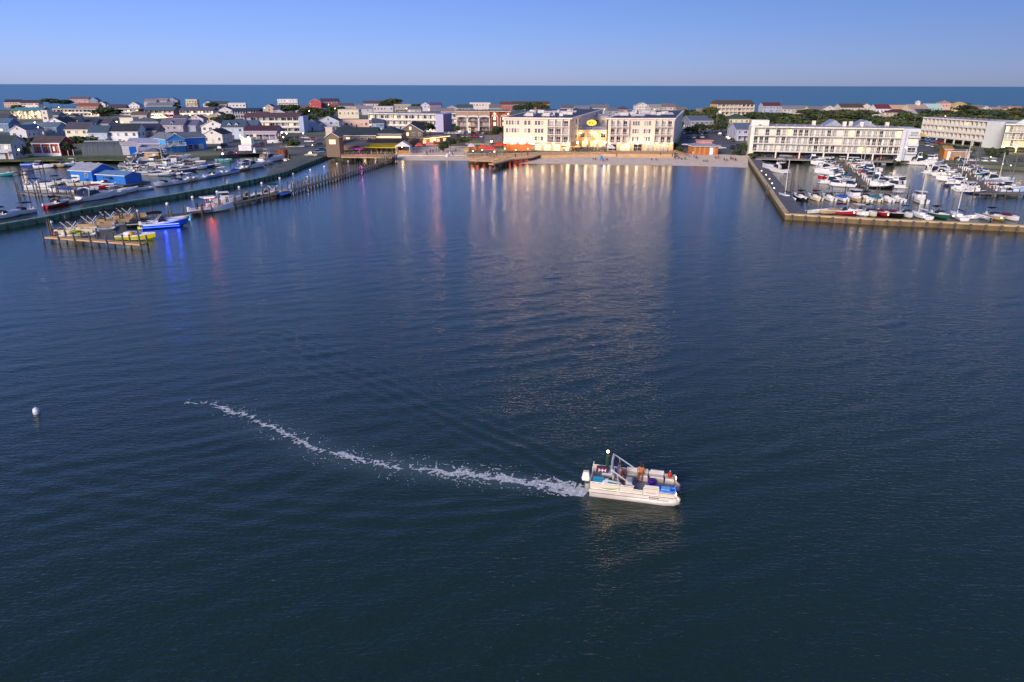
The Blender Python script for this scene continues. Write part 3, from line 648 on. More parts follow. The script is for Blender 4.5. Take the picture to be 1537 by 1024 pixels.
P, w = fp(463, 482, 150, 11); t = house("red gabled oceanfront hall with white bargeboards", 463, 481, 148.5, 11, 18, 'gf', 'b8423e', 'd8d0d0', name="hall", cat="hall", group=None)
house("long dark red-roofed building running beside the red gabled hall", 481, 508, 148, 11, 16, 'gs', '7a3a44', '4a3c54', dormer=4, name="hall", cat="hall", group=None)
house("cream flat-roofed office box with small square windows near the white motel", 507, 538, 165, 9.5, 16, 'flat', 'dcd0b4', 'a8a8a8', 2, name="office", cat="office", group=None)
house("low pink-lit diner with a dark flat roof behind the harbour restaurant", 509, 560, 180, 5.0, 12, 'flat', 'dcb4a4', '36424e', 1, lit=.5, name="diner", cat="diner", group=None)
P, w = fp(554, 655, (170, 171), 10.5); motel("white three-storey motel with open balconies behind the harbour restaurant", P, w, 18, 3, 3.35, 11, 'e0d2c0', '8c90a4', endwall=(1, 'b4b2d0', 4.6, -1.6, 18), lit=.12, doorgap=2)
P, w = fp(668, 686, 170, 9.5); motel("grey end block of the white motel beside the brick hotel", P, w, 14, 3, 3.0, 3, 'b0aeb8', '9a9cac', doorgap=1)
# brick hotel with white arches
(a, ang), w = fp(684, 766, 167, 12.5); t = thing("hotel", "brick hotel with white arches over three storeys of balconies", "hotel", a, ang)
m = MB(); m.box(0, w, 0, 20, 0, 12.2); m.build("wall", hx('7c4236', var=.3, scale=1.5), t)
m = MB(); m.box(-.3, w + .3, -1.9, 20.3, 12.205, 12.6, 1); m.box(0, w, -1.6, 20, 12.55, 12.7, 0); m.build("roof", [hx('7a7470'), hx('cdb9a8')], t)
m = MB(); m.box(0, w * .62, -1.8, -.02, 9.6, 12.2); m.build("parapet_wall", hx('a88c74', var=.2), t)
bw = w * .62 / 3
for i in range(3):
    m = MB()
    for x in (i * bw, (i + 1) * bw - .5): m.box(x, x + .5, -2.3, -1.82, 0, 8.8)
    n = 10
    for k in range(n):
        t0, t1 = math.pi * k / n, math.pi * (k + 1) / n; r0, r1 = bw / 2 - .5, bw / 2
        q = lambda r, g: (i * bw + bw / 2 - r * math.cos(g), -2.3, 8.8 + r * .18 * math.sin(g))
        vs = [q(r0, t0), q(r1, t0), q(r1, t1), q(r0, t1)]; vs = [(v[0], v[1], v[2] + (.9 if j in (1, 2) else 0)) for j, v in enumerate(vs)]; vs += [(v[0], -1.82, v[2]) for v in vs]
        m.add(vs, [(0, 3, 2, 1), (4, 5, 6, 7), (0, 1, 5, 4), (2, 3, 7, 6), (1, 2, 6, 5), (3, 0, 4, 7)])
    m.build("arch", hx('dcd0cc', var=.05), t)
    for f in range(3):
        m = MB(); m.box(i * bw + .5, (i + 1) * bw - .5, -1.8, -.02, f * 3 + .9, f * 3 + 1.1); rail(m, (i * bw + .5, -1.75, 0), ((i + 1) * bw - .5, -1.75, 0), f * 3 + 1.1, .9, n=8); m.build("balcony", hx('b8a498'), t)
        for k in range(3): window(t, i * bw + bw * (k + .5) / 3, 0, f * 3 + 1.15, 1.6, 2.0, 'f', .12, "balcony_door")
for k, fx in enumerate((.71, .88)):
    m = MB(); x = w * fx; n = 12; r = w * .062
    pts = [(x - r, -.35, 0), (x - r, -.35, 8.5)] + [(x - r * math.cos(math.pi * i / n), -.35, 8.5 + r * .9 * math.sin(math.pi * i / n)) for i in range(1, n)] + [(x + r, -.35, 8.5), (x + r, -.35, 0)]
    m.tube(pts, .35, 6); m.build("arch", hx('d8b8ac'), t)
    for f in range(3): window(t, x, 0, 1.2 + 3.2 * f, 1.5, 1.9, 'f', .9)
for fx, z in ((.71, 11.2), (.96, 10.9)): m = MB(); m.ball((w * fx, -.6, z), .28); m.build("lamp", LAMP, t); point_light((w * fx, -1.1, z), 350, parent=t)
# far condominium
P, w = fp(1077, 1132, 155, 13); motel("tan four-storey oceanfront condominium with a brown roof beyond the beach street", P, w, 16, 4, 3.1, 9, 'c4a884', '5c4a40', slope=True, name="condominium", cat="apartments", railc=hx('d8c8ac'))
# cupola house
t = house("large beach house crowned by a small cupola", 1361, 1388, 157, 11, 14, 'gs', 'd4c4b4', 'a89484', deck=True)
m = MB(); m.box(9, 12, 5.5, 8.5, 10.2, 13); m.add([(8.6, 5.1, 13), (12.4, 5.1, 13), (12.4, 8.9, 13), (8.6, 8.9, 13), (10.5, 7, 14.6)], [(0, 1, 4), (1, 2, 4), (2, 3, 4), (3, 0, 4), (3, 2, 1, 0)]); m.build("cupola", hx('e0d8d4'), t)
# ------------------------------------------------------------------ long cream hotels of the east marina
RAILC = hx('e8e4dc', var=.04)
a, ang, w = ground_frame(1127, 236, 1346, 241.5)
t, H = motel("long cream hotel with three balcony storeys above an open carport", (a, ang), w, 18, 3, 2.95, 13, 'dedacc', 'a6a2a8', base=2.6, lit=.07, doorgap=2, rails='rail', name="hotel", cat="hotel", railc=RAILC, endwall=(-1, 'e6e0cc', 1.2, -1.6, 12))
m = MB(); m.box(-1.1, 5.5, 2, 9, H + .36, H + 2.6); m.build("stair_house", hx('e6e0d0', var=.05), t)
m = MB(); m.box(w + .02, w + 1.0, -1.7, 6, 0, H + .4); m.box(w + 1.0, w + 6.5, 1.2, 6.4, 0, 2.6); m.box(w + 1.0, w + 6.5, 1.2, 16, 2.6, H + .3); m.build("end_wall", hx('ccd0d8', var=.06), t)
for f in range(3): window(t, w + 4.6, 1.2, 3.2 + 2.95 * f, 2.6, 1.6, 'f', .1); balcony(t, w + 2.6, w + 6.5, 1.2, 2.75 + 2.95 * f, 1.2)
m = MB()
for x in (.42, .565, .62, .67, .73, .79, .905): m.box(w * x, w * x + 1.3, 3 + 6 * (x * 7 % 1), 4.3 + 6 * (x * 7 % 1), H + .57, H + 2.4)
m.build("chimney", hx('dcd6ca'), t)
for x0, x1 in ((.50, .63), (.70, .86)):
    m = MB(); X0, X1 = w * x0, w * x1; m.add([(X0, 6, H + .58), (X1, 6, H + .58), (X1, 17, H + .58), (X0, 17, H + .58), ((X0 + X1) / 2, 6, H + 2.9), ((X0 + X1) / 2, 17, H + 2.9)], [(0, 4, 5, 3), (4, 1, 2, 5), (0, 1, 4), (2, 3, 5)]); m.build("skylight_roof", hx('9aa0ac', rough=.4), t)
m = MB()
for i in range(16): m.box(w * (i + .5) / 16, w * (i + .5) / 16 + .7, .5 + (i * 37 % 5), 1.2 + (i * 37 % 5), H + .57, H + 1.15)
m.build("roof_unit", hx('8c8890'), t)
b = G(1383, 211, GZ); c = G(1478, 221, GZ); w = (c - b).length
t, H = motel("cream hotel with three rows of balconies, turned towards the car park beyond the tan boathouse", (b, math.atan2(c.y - b.y, c.x - b.x)), w, 16, 3, 2.95, 15, 'dad6c8', 'b0aab0', base=2.4, lit=.05, rails='solid', name="hotel", cat="hotel", railc=RAILC)
m = MB(); m.box(w + .02, w + 8, -1.7, 15, 0, H + .45); m.build("end_wall", hx('dfe2dc', var=.05), t)
m = MB()
for i in range(12): m.box(w * (i + .5) / 12, w * (i + .5) / 12 + .8, 3, 3.8, H + .57, H + 1.2)
m.build("roof_unit", hx('6c6870'), t)
b = G(1501, 228, GZ); c = G(1570, 231, GZ); w = (c - b).length
t, H = motel("cream hotel wing with wide balconies and a lamplit lower floor near the quay", (b, math.atan2(c.y - b.y, c.x - b.x)), w, 16, 3, 2.9, 6, 'dccfa4', 'b0aab0', base=2.6, lit=.3, doorgap=2, rails='rail', name="hotel", cat="hotel", railc=RAILC)
m = MB(); m.add([(3, 2, H + .5), (11, 2, H + .5), (11, 10, H + .5), (3, 10, H + .5), (7, 2, H + 3), (7, 10, H + 3)], [(0, 4, 5, 3), (4, 1, 2, 5), (0, 1, 4), (2, 3, 5)]); m.build("gable_roof", hx('c8d4d4'), t)
for fx in (.06, .3, .55): m = MB(); m.ball((w * fx, -2.2, 2.3), .25); m.build("lamp", LAMP, t); point_light((w * fx, -2.7, 2.2), 420, parent=t)
a, ang, w = ground_frame(1415, 240, 1454, 241)
t = thing("boathouse", "long tan boathouse with an orange end and a white door on the marina quay", "boathouse", a, ang)
gable(t, w * .3, 6, 4.0, .9, 'x', hx('c07c34'), roof_mat('b0804c')); gable(t, w * .68, 5, 3.2, .6, 'x', hx('a08468'), roof_mat('8c7868'), x0=w * .31, name=("side_wall", "side_roof"))
m = MB(); m.box(w * .13, w * .25, -.1, -.01, 0, 3.2); m.build("door", hx('e4e4e4'), t)
m = MB(); m.box(w * .9, w * .99, -.12, -.01, .2, 2.6); m.build("panel", hx('e8c8cc'), t)
# beach pavilion
a, ang, w = ground_frame(1040, 232.5, 1077, 232.5)
t = thing("pavilion", "wooden beach pavilion with a grey hipped roof and a raised cupola roof", "pavilion", a, ang)
hip(t, w, 8, 3.4, 1.5, hx('a8683a'), roof_mat('8c94a4'), oh=1.0)
m = MB(); m.box(w * .25, w * .8, 2.2, 5.6, 4.4, 5.4); m.box(w * .2, w * .85, 1.8, 6, 5.4, 5.65); m.build("cupola", hx('c88c84'), t)
for i in range(5): m = MB(); m.box(w * (.03 + .2 * i), w * (.09 + .2 * i), -.12, -.01, 0, 3.3); m.build("post", hx('c8824c'), t)
m = MB(); m.box(w * .66, w * .8, -.2, -.13, .1, 2.9); m.build("door", hx('eceef0'), t)
# ------------------------------------------------------------------ the white waterfront hotel: two blocks and the courtyard between
CREAM = hx('e2d3bd', var=.05, scale=.4); TAN = hx('c9a585', var=.08); RIM = hx('e8dcd2', var=.04)
def hotel_block(label, poly, H, front, seed):
    """poly: footprint, first two points are the front corners"""
    a, b = poly[0], poly[1]; ang = math.atan2(b[1] - a[1], b[0] - a[0]); w = math.hypot(b[0] - a[0], b[1] - a[1])
    t = thing("hotel", label, "hotel", (a[0], a[1], GZ), ang)
    I = Matrix.Rotation(-ang, 3, 'Z'); L = [tuple((I @ Vector((p[0] - a[0], p[1] - a[1], 0)))[:2]) for p in poly]
    cx, cy = sum(p[0] for p in L) / len(L), sum(p[1] for p in L) / len(L)
    sc = lambda k: [(cx + (p[0] - cx) * k[0], cy + (p[1] - cy) * k[1]) for p in L]
    m = MB(); m.prism(L, 3.4, H, 0); m.build("wall", CREAM, t)
    m = MB(); m.prism(sc((.995, .998)), 0, 3.39, 0); m.build("ground_floor_wall", TAN, t)
    m = MB(); m.prism(sc((1.03, 1.012)), H + .002, H + .55, 1); m.prism(sc((.97, .985)), H + .5, H + .57, 0); m.build("roof", [mat((0.05, 0.06, 0.09), rough=.6, var=.4, scale=.3), RIM], t)
    rr = random.Random(seed)
    for i in range(22):
        x, y = L[0][0] + rr.uniform(.1, .9) * w, rr.uniform(8, 60); x += (L[-1][0] - L[0][0]) * y / L[-1][1]
        s = rr.uniform(.7, 1.8); k = rr.random(); m = MB(); m.M = Matrix.Translation((x, y, H + .58))
        if k < .55: m.box(-s, s, -s * .7, s * .7, .15, 1.5, 0); m.box(-s * .8, s * .8, -s * .5, s * .5, 1.5, 1.62, 1); m.box(-s * .9, -s * .7, -s * .6, s * .6, 0, .15, 1); m.box(s * .7, s * .9, -s * .6, s * .6, 0, .15, 1)
        elif k < .8: m.lathe([(.5, 0), (.5, 1.2), (.8, 1.3), (.8, 1.5), (.1, 1.7)], 8, 0)
        else: m.add([(-2.6, -1.5, .2), (2.6, -1.5, .2), (2.6, 1.5, 1.0), (-2.6, 1.5, 1.0)], [(0, 1, 2, 3)], 0); m.box(-2.6, 2.6, 1.4, 1.5, 0, 1.0, 0)
        m.build("roof_unit", [hx('d4cfcc', var=.15), hx('77737a')], t)
    fh = (H - 3.4) / 3
    for kind, f0, f1 in front:
        x0, x1 = f0 * w, f1 * w
        for f in range(3):
            z = 3.4 + f * fh
            if kind == 'b':
                n = 3; bw = (x1 - x0) / n
                m = MB(); m.box(x0 - .2, x1 + .2, -1.7, -.02, z + .02, z + .24, 0); rail(m, (x0, -1.65, 0), (x1, -1.65, 0), z + .24, 1.0, 0, n=24); rail(m, (x1 + .1, -1.65, 0), (x1 + .1, -.1, 0), z + .24, 1.0, 0, n=3)
                for i in range(n + 1): m.box(x0 + i * bw - .12, x0 + i * bw + .12, -1.5, -.02, z + .25, z + fh)
                m.build("balcony", RIM, t)
                for i in range(n): window(t, x0 + bw * (i + .5), 0, z + .28, bw * .55, fh * .68, 'f', .03, "balcony_door")
            elif kind == 'w5':
                if f > 0:
                    for i in range(5): window(t, x0 + (x1 - x0) * (i + .5) / 5, 0, z + .8, (x1 - x0) / 5 * .62, 1.7, 'f', 0)
            elif kind == 'w2':
                if f > 0:
                    for i in range(2): window(t, x0 + (x1 - x0) * (i + .5) / 2, 0, z + .8, (x1 - x0) / 2 * .6, 1.7, 'f', 0)
            else:
                for i in range(3): window(t, x0 + (x1 - x0) * (i + .5) / 3, 0, z + .8, (x1 - x0) / 3 * .66, 1.7, 'f', 0)
    return t, L, w
gA = [G(756, 225, GZ), G(856, 227, GZ)]
polyA = [tuple(p[:2]) for p in gA] + [(53, 424), (16, 424)]
tA, LA, wA = hotel_block("tall white hotel block with tan ground floor, three pale awnings and balconies at its corner", polyA, 13.2, [('w5', .03, .24), ('w2', .3, .41), ('w', .46, .6), ('b', .66, .98)], 3)
for f in range(3):
    for i in range(12):
        k = (i + .5) / 12; x = LA[1][0] + (LA[2][0] - LA[1][0]) * k; y = LA[1][1] + (LA[2][1] - LA[1][1]) * k
        o = window(tA, x, y, 4.2 + 3.25 * f, 2.2, 1.8, 'r', .05); o.rotation_euler.z = math.atan2(LA[2][1] - LA[1][1], LA[2][0] - LA[1][0])
for i in range(3):
    x = wA * (.1 + .14 * i); m = MB(); m.add([(x, -.05, 3.3), (x + wA * .1, -.05, 3.3), (x + wA * .1, -1.5, 2.5), (x, -1.5, 2.5), (x, -.05, 3.25), (x, -1.5, 2.45), (x + wA * .1, -1.5, 2.45), (x + wA * .1, -.05, 3.25)], [(3, 2, 1, 0), (4, 7, 6, 5), (0, 4, 5, 3), (1, 2, 6, 7), (3, 5, 6, 2)]); m.build("awning", hx('d8d4e0'), tA)
for i in range(4): window(tA, wA * (.52 + .14 * i), 0, .2, 2.6, 2.4, 'f', .45, "shop_window")
gB = [G(911, 227, GZ), G(1010, 227, GZ)]
polyB = [tuple(p[:2]) for p in gB] + [(96, 405), (64, 405)]
tB, LB, wB = hotel_block("white hotel block with balconies at both corners above a blazing ground floor", polyB, 13.2, [('b', .03, .30), ('w', .36, .47), ('w', .53, .64), ('b', .69, .97)], 8)
for i in range(5): window(tB, wB * (.08 + .19 * i), 0, .3, 3.6, 2.6, 'f', .5, "shop_window")
def sconces(t, w, fr, z, p, y=-1.0):
    for f in fr:
        m = MB(); m.box(w * f - .06, w * f + .06, y, -.02, z - .1, z); m.ball((w * f, y, z + .05), .26, 1); m.build("wall_lamp", [BLACK, LAMP], t); point_light((w * f, y - .5, z), p, parent=t)
sconces(tA, wA, (.02, .14, .27, .43, .6, .75, .9, .985), 3.1, 420)
sconces(tB, wB, (.03, .17, .31, .45, .6, .74, .86, .96), 3.3, 620)
# podium between the blocks
a, ang, w = ground_frame(858, 223, 911, 223.5)
t = thing("hotel_link", "low warm-lit courtyard building with a roof terrace joining the two white hotel blocks", "hotel annex", a, ang)
m = MB(); m.box(0, w, 8, 40, 0, 7.4); m.build("wall", hx('dcb98c', var=.08), t)
m = MB(); m.box(-.1, w + .1, 7.7, 40, 7.405, 7.65); rail(m, (.2, 7.9, 0), (w - .2, 7.9, 0), 7.65, 1.0, n=30); m.build("terrace", hx('c8c4cc'), t)
for i in range(5): window(t, w * (i + .5) / 5, 8, 4.4, 2.0, 1.9, 'f', .35)
for i in range(4): window(t, w * (i + .5) / 4, 8, .2, 2.6, 2.6, 'f', .5)
for i in range(6):
    x, z = w * (i + .5) / 6, 6.3 if i % 2 else 3.4
    m = MB(); m.ball((x, 7.2, z), .26, 0); m.build("wall_lamp", LAMP, t); point_light((x, 6.6, z), 360, parent=t)
a, ang, w2 = ground_frame(884, 215, 914, 215)
t = thing("hotel_wing", "white rear wing with a hipped grey roof rising behind the courtyard terrace", "hotel annex", (a.x - 1, a.y + 35, GZ), 0)
hip(t, 14, 20, 11, 2.4, CREAM, roof_mat('a8a8b4'))
for f in range(3):
    for i in range(4): window(t, 1.8 + 3.4 * i, 0, 1.2 + 3.2 * f, 1.4, 1.7, 'f', .05)
p = G(888, 185, GZ + 10.4)
t = thing("sign", "round-ended yellow backlit sign with dark lettering marks above the courtyard terrace", "sign", (p.x, p.y, GZ + 7.66))
m = MB(); n = 20; m.M = Matrix.Rotation(math.pi / 2, 4, 'X'); m.prism([(2.3 * math.cos(2 * math.pi * i / n), 2.9 + 1.35 * math.sin(2 * math.pi * i / n)) for i in range(n)], 0, .3, 0); m.build("panel", glow((1.0, .55, .08), 1.1), t)
m = MB(); m.box(-1.1, -.7, -.34, -.31, 2.4, 3.4); m.box(-.7, -.2, -.34, -.31, 3.2, 3.4); m.box(.1, .9, -.34, -.31, 2.5, 2.75); m.box(.1, .35, -.34, -.31, 2.75, 3.4); m.build("emblem", hx('4a2a10'), t)
m = MB(); m.box(-.15, .15, -.2, 0, 0, 1.6); m.build("post", BLACK, t)
# ------------------------------------------------------------------ decks and boardwalks
DECK = mat(srgb('c8a276'), rough=.8, var=.2, scale=1.2, streak=(.3, 4, 1), bump=.2)
def deck(name, label, px, z, cat="deck", piles=True, m_=DECK, skirt=True, rails=None, thick=.35):
    q = P2(px, z); t = thing(name, label, cat, (0, 0, 0)); m = MB(); m.prism(q, z - thick, z); m.build("planking", m_, t)
    if piles:
        n = len(q); cnt = 0
        for i in range(n):
            a, b = Vector(q[i]), Vector(q[(i + 1) % n]); k = max(1, int((b - a).length / 3.2))
            for j in range(k):
                p = a.lerp(b, (j + .5) / k); p = p + (Vector((sum(v[0] for v in q) / n, sum(v[1] for v in q) / n)) - p).normalized() * .5
                m = MB(); m.tube([(p.x, p.y, -1.5), (p.x, p.y, z - thick)], .17, 6); m.build("pile", PILEWOOD, t); cnt += 1
    for (i, j) in rails or (): m = MB(); rail(m, (*q[i], 0), (*q[j], 0), z, 1.0, n=max(3, int((Vector(q[i]) - Vector(q[j])).length / 1.2))); m.build("railing", hx('b8946c'), t)
    return t
t = deck("deck", "tan wooden dining pier on piles over the water, its underside glowing red", [(704, 240.5), (747, 242), (757, 241.5), (800, 236), (812, 232.5), (808, 229.5), (702, 231)], 1.75, "pier", rails=[(0, 1), (3, 4)])
REDG = glow((1.0, .16, .05), 6)
for x, y in ((708, 242), (716, 242), (726, 242.5), (736, 243), (765, 241), (773, 240.5), (781, 239.5), (790, 239)):
    p = G(x, y, 1.0); m = MB(); m.box(p.x - .5, p.x + .5, p.y + 1.0, p.y + 1.1, 1.0, 1.35); m.build("underdeck_lamp", REDG, t)
deck("ramp", "sloping tan gangway crossing the front of the dining pier", [(733, 245.5), (741, 246.5), (772, 238.5), (764, 237.5)], 1.85, "ramp", rails=[(1, 2)])
deck("boardwalk", "long tan boardwalk along the beach below the corner of the tall white hotel", [(812, 233), (905, 231), (925, 231.5), (925, 228), (808, 229.5)], 1.9, "boardwalk", rails=[(0, 1)], piles=False, thick=1.4)
deck("boardwalk", "raised tan terrace with a low wall before the blazing lit hotel block", [(926, 231), (1012, 231.5), (1012, 226), (926, 226)], 2.2, "boardwalk", rails=[(0, 1)], piles=False, thick=1.6)
for lb, q in (("tan beach ramp dropping off the west end of the lit terrace", [(919, 227), (924, 226), (940, 232), (934, 233)]), ("long tan beach ramp dropping off the east end of the lit terrace", [(1008, 226), (1013, 225), (1036, 232.5), (1029, 233.5)])):
    t = thing("ramp", lb, "ramp"); P = [G(*q[0], 2.3), G(*q[1], 2.3), G(*q[2], 1.3), G(*q[3], 1.3)]; m = MB(); m.add([tuple(p) for p in P] + [(p.x, p.y, p.z - .3) for p in P], [(0, 1, 2, 3), (3, 2, 1, 0), (4, 5, 6, 7), (0, 4, 7, 3), (1, 2, 6, 5), (3, 7, 6, 2)]); m.build("planking", hx('c79a6a'), t)
t = deck("deck", "fenced wooden restaurant deck on piles beside the shingled tower", [(512, 235.5), (588, 236.5), (598, 232), (512, 231)], 2.0, "deck", rails=[(0, 1)])
# ------------------------------------------------------------------ harbour restaurant
t = thing("restaurant", "rambling harbour restaurant with dark shingle roofs, a tan tower and a lit upper dining room", "restaurant", G(492, 236, GZ), 0)
def at(px, py, z=GZ): p = G(px, py, z) - t.location; return p.x, p.y
SHING = wall_mat('7d6a58'); DR = roof_mat('2f3b42')
x0, y0 = at(491, 236); x1, _ = at(511, 236)
gable(t, x1 - x0, 7, 7.6, 1.6, 'y', SHING, roof_mat('7a6a5e'), x0=x0, y0=y0, name=("tower_wall", "tower_roof"))
window(t, (x0 + x1) / 2, y0, 5.0, 2.4, 1.6, 'f', 1)
x0, y0 = at(484, 233); x1, _ = at(495, 233); m = MB(); m.box(x0, x1 - .1, y0 + 8, y0 + 13, 0, 10.2); m.box(x0 - .2, x1 + .1, y0 + 7.8, y0 + 13.2, 10.21, 10.5); m.build("stair_tower", hx('cdbdb0', var=.06), t)
x0, y0 = at(497, 228); x1, _ = at(560, 228); gable(t, x1 - x0, 16, 6.2, 2.8, 'x', SHING, DR, x0=x0, y0=y0 + 8, name=("hall_wall", "hall_roof"))
x0, _ = at(556, 228); x1, _ = at(598, 228); hip(t, x1 - x0, 16, 6.6, 3.0, SHING, DR, x0=x0, y0=y0 + 10)
for i in range(6): window(t, x0 + (x1 - x0) * (i + .5) / 6, y0 + 10, 3.6, 2.2, 2.2, 'f', .75, "dining_window")
x0, _ = at(512, 228); x1, _ = at(556, 228)
for i in range(4): window(t, x0 + (x1 - x0) * (i + .5) / 4, y0 + 8, 3.9, 1.6, 1.5, 'f', .3)
m = MB(); m.add([(x0, y0 - 4, 2.9), (x1, y0 - 4, 2.9), (x1, y0 + 7.9, 4.6), (x0, y0 + 7.9, 4.6), (x0, y0 - 4, 2.7), (x1, y0 - 4, 2.7), (x1, y0 + 7.9, 4.4), (x0, y0 + 7.9, 4.4)], [(0, 1, 2, 3), (7, 6, 5, 4), (0, 4, 5, 1), (1, 5, 6, 2), (0, 3, 7, 4)]); m.build("veranda_roof", roof_mat('5c5a5e'), t)
x2, _ = at(611, 228); m = MB(); m.add([(x1 - 2, y0 + 1, 3.6), (x2, y0 + 1, 3.6), (x2, y0 + 9.9, 5.0), (x1 - 2, y0 + 9.9, 5.0), (x1 - 2, y0 + 1, 3.4), (x2, y0 + 1, 3.4)], [(0, 1, 2, 3), (3, 2, 1, 0), (0, 4, 5, 1)]); m.build("veranda_roof", roof_mat('4c4854'), t)
m = MB(); X0, X1 = at(545, 228)[0], at(600, 228)[0]
m.add([(X0, y0 - 5, 2.5), (X1, y0 - 5, 2.5), (X1, y0 + .9, 3.55), (X0, y0 + .9, 3.55), (X0, y0 - 5, 2.0), (X1, y0 - 5, 2.0), (X0 - 3, y0 + 2, 3.7), (X0, y0 + 3, 3.7)], [(0, 1, 2, 3), (3, 2, 1, 0), (0, 4, 5, 1), (0, 3, 7, 6)]); m.build("awning", hx('b4a428', var=.12, scale=.6), t)
m = MB()
for i in range(8): m.box(X0 + (X1 - X0) * i / 7 - .08, X0 + (X1 - X0) * i / 7 + .08, y0 - 4.9, y0 - 4.74, 0, 2.0)
m.build("awning_post", WOOD, t)
for i in range(7):
    x = X0 + (X1 - X0) * (i + .5) / 7; m = MB(); m.ball((x, y0 - 2.5, 2.2), .16); m.build("string_lamp", LAMP, t)
    if i % 2 == 0: point_light((x, y0 - 2.6, 1.9), 160, parent=t)
a, ang, w = ground_frame(594, 231, 616, 231)
t = thing("pavilion", "small open pavilion with a white gable roof at the root of the thin timber pier", "pavilion", a, ang)
m = MB()
for x in (.1, w - .3):
    for y in (0, 5): m.box(x, x + .2, y, y + .2, 0, 3)
m.build("post", WHITE, t)
m = MB(); m.add([(-.4, -.4, 2.9), (w / 2, -.4, 5.0), (w + .4, -.4, 2.9), (-.4, 6, 2.9), (w / 2, 6, 5.0), (w + .4, 6, 2.9)], [(0, 1, 4, 3), (1, 2, 5, 4), (3, 4, 1, 0), (4, 5, 2, 1), (0, 2, 1), (3, 4, 5)]); m.build("roof", hx('d6d2d2'), t)
m = MB(); m.box(.5, w - .5, 1, 4, 0, 1.1); m.build("bar_counter", hx('a87838'), t); m = MB(); m.ball((w * .4, 2.5, 2.6), .18); m.build("lamp", LAMP, t); point_light((w * .4, 2.2, 2.3), 220, parent=t)
a, ang, w = ground_frame(632, 219, 672, 214)
t = thing("beach_bar", "long low tan bar with a lit eave and an orange-red lamp beside the car park", "bar", a, ang)
m = MB(); m.box(0, w, 0, 6, 0, 3.2); m.build("wall", hx('a08268'), t); m = MB(); m.box(-.6, w + .6, -1.6, 6.6, 3.21, 3.5); m.build("roof", hx('b89c84'), t)
m = MB(); m.box(0, w, -1.55, -1.45, 3.05, 3.2); m.build("eave_light", glow((1, .62, .25), 5), t)
m = MB(); m.ball((w * .36, -2.2, 2.4), .5); m.build("lamp", glow((1, .25, .06), 60), t); point_light((w * .36, -2.9, 2.2), 900, (1, .3, .1), parent=t)
for i in range(4): window(t, w * (i + .5) / 4, 0, .9, 2.6, 1.4, 'f', .6)
# thatched gazebo, stall, canopies on the dining pier and the yard behind it
a, ang, w = ground_frame(702, 226, 724, 226)
t = thing("gazebo", "thatched gazebo on glowing orange posts beside the dining pier", "gazebo", a, ang)
m = MB()
for x in (.2, w / 2, w - .4):
    for y in (0, 4.5): m.box(x, x + .25, y, y + .25, 0, 2.7)
m.build("post", hx('d07030'), t); hip(t, w, 5, 2.7, 1.5, None, hx('6a6a3c', var=.4, scale=3, rough=1), walls=False, oh=.9)
m = MB(); m.box(.6, w - .6, 1.5, 3, 0, 1.1); m.build("bar_counter", hx('a85a30'), t); point_light((w / 2, 2, 2.3), 380, (1, .45, .15), parent=t)
a, ang, w = ground_frame(727, 223, 754, 223)
t = thing("stall", "pale grey awning stall with a bright lamp at the corner of the tall white hotel", "stall", a, ang)
m = MB(); m.add([(0, -1, 2.6), (w, -1, 2.6), (w, 6, 5.4), (0, 6, 5.4)], [(0, 1, 2, 3), (3, 2, 1, 0)]); m.build("awning", hx('9c98a0'), t); m = MB(); m.box(.2, w - .2, 5, 6, 0, 5.1); m.build("wall", hx('8c8084'), t)
m = MB(); m.ball((w * .4, -1.2, 3.2), .35); m.build("lamp", LAMP, t); point_light((w * .4, -1.8, 3.0), 600, parent=t)
a, ang, w = ground_frame(757, 228, 797, 228)
t = thing("bar_screen", "long glowing orange canvas screen at the foot of the tall white hotel", "screen", a, ang)
m = MB(); m.box(0, w, 0, .15, .4, 3.2); m.build("canvas", hx('d87436', var=.1), t); m = MB()
for i in range(6): m.box(w * i / 5 - .08, w * i / 5 + .08, -.1, -.01, 0, 3.4)
m.build("post", WOOD, t); point_light((w * .3, -2.5, 2), 300, (1, .55, .2), parent=t); point_light((w * .7, -2.5, 2), 300, (1, .55, .2), parent=t)
def canopy_tent(label, x0, x1, y, c, h=2.6, rise=.9, d=3.2, name="canopy", cat="canopy", hipped=True):
    a, ang, w = ground_frame(x0, y, x1, y, 1.7); a.z = 1.76
    t = thing(name, label, cat, a, ang, "canopies and parasols by the water"); m = MB()
    m.add([(-.2, -.2, h), (w + .2, -.2, h), (w + .2, d + .2, h), (-.2, d + .2, h), (w * .35, d / 2, h + rise), (w * .65, d / 2, h + rise), (-.2, -.2, h - .3), (w + .2, -.2, h - .3)], [(0, 1, 5, 4), (1, 2, 5), (2, 3, 4, 5), (3, 0, 4), (0, 6, 7, 1), (3, 2, 1, 0)]); m.build("fabric", hx(c, var=.08), t)
    m = MB()
    for x in (0, w):
        for yy in (0, d): m.tube([(x, yy, 0), (x, yy, h)], .06, 5)
    m.build("pole", WOOD, t); return t
canopy_tent("orange-red fabric canopy nearest the thatched gazebo", 719, 731, 231, 'd85a34')
canopy_tent("long pink-red canopy over the middle of the dining pier", 727, 744, 233.5, 'd84a50', 2.4)
canopy_tent("bright red canopy against the orange canvas screen", 741, 760, 229, 'd0482c', 3.0)
canopy_tent("white square canopy at the back of the gazebo", 703, 712, 229, 'd8ccd0')
canopy_tent("small yellow booth canopy on the sand beside the dining pier", 697, 703, 235, 'd8b048', 2.2, .6, 2)
canopy_tent("red and white canopy beyond the white-gabled pavilion", 624, 634, 228, 'c85048')
canopy_tent("dusty pink canopy beside the crowd on the sand yard", 640, 652, 227, 'c88484')
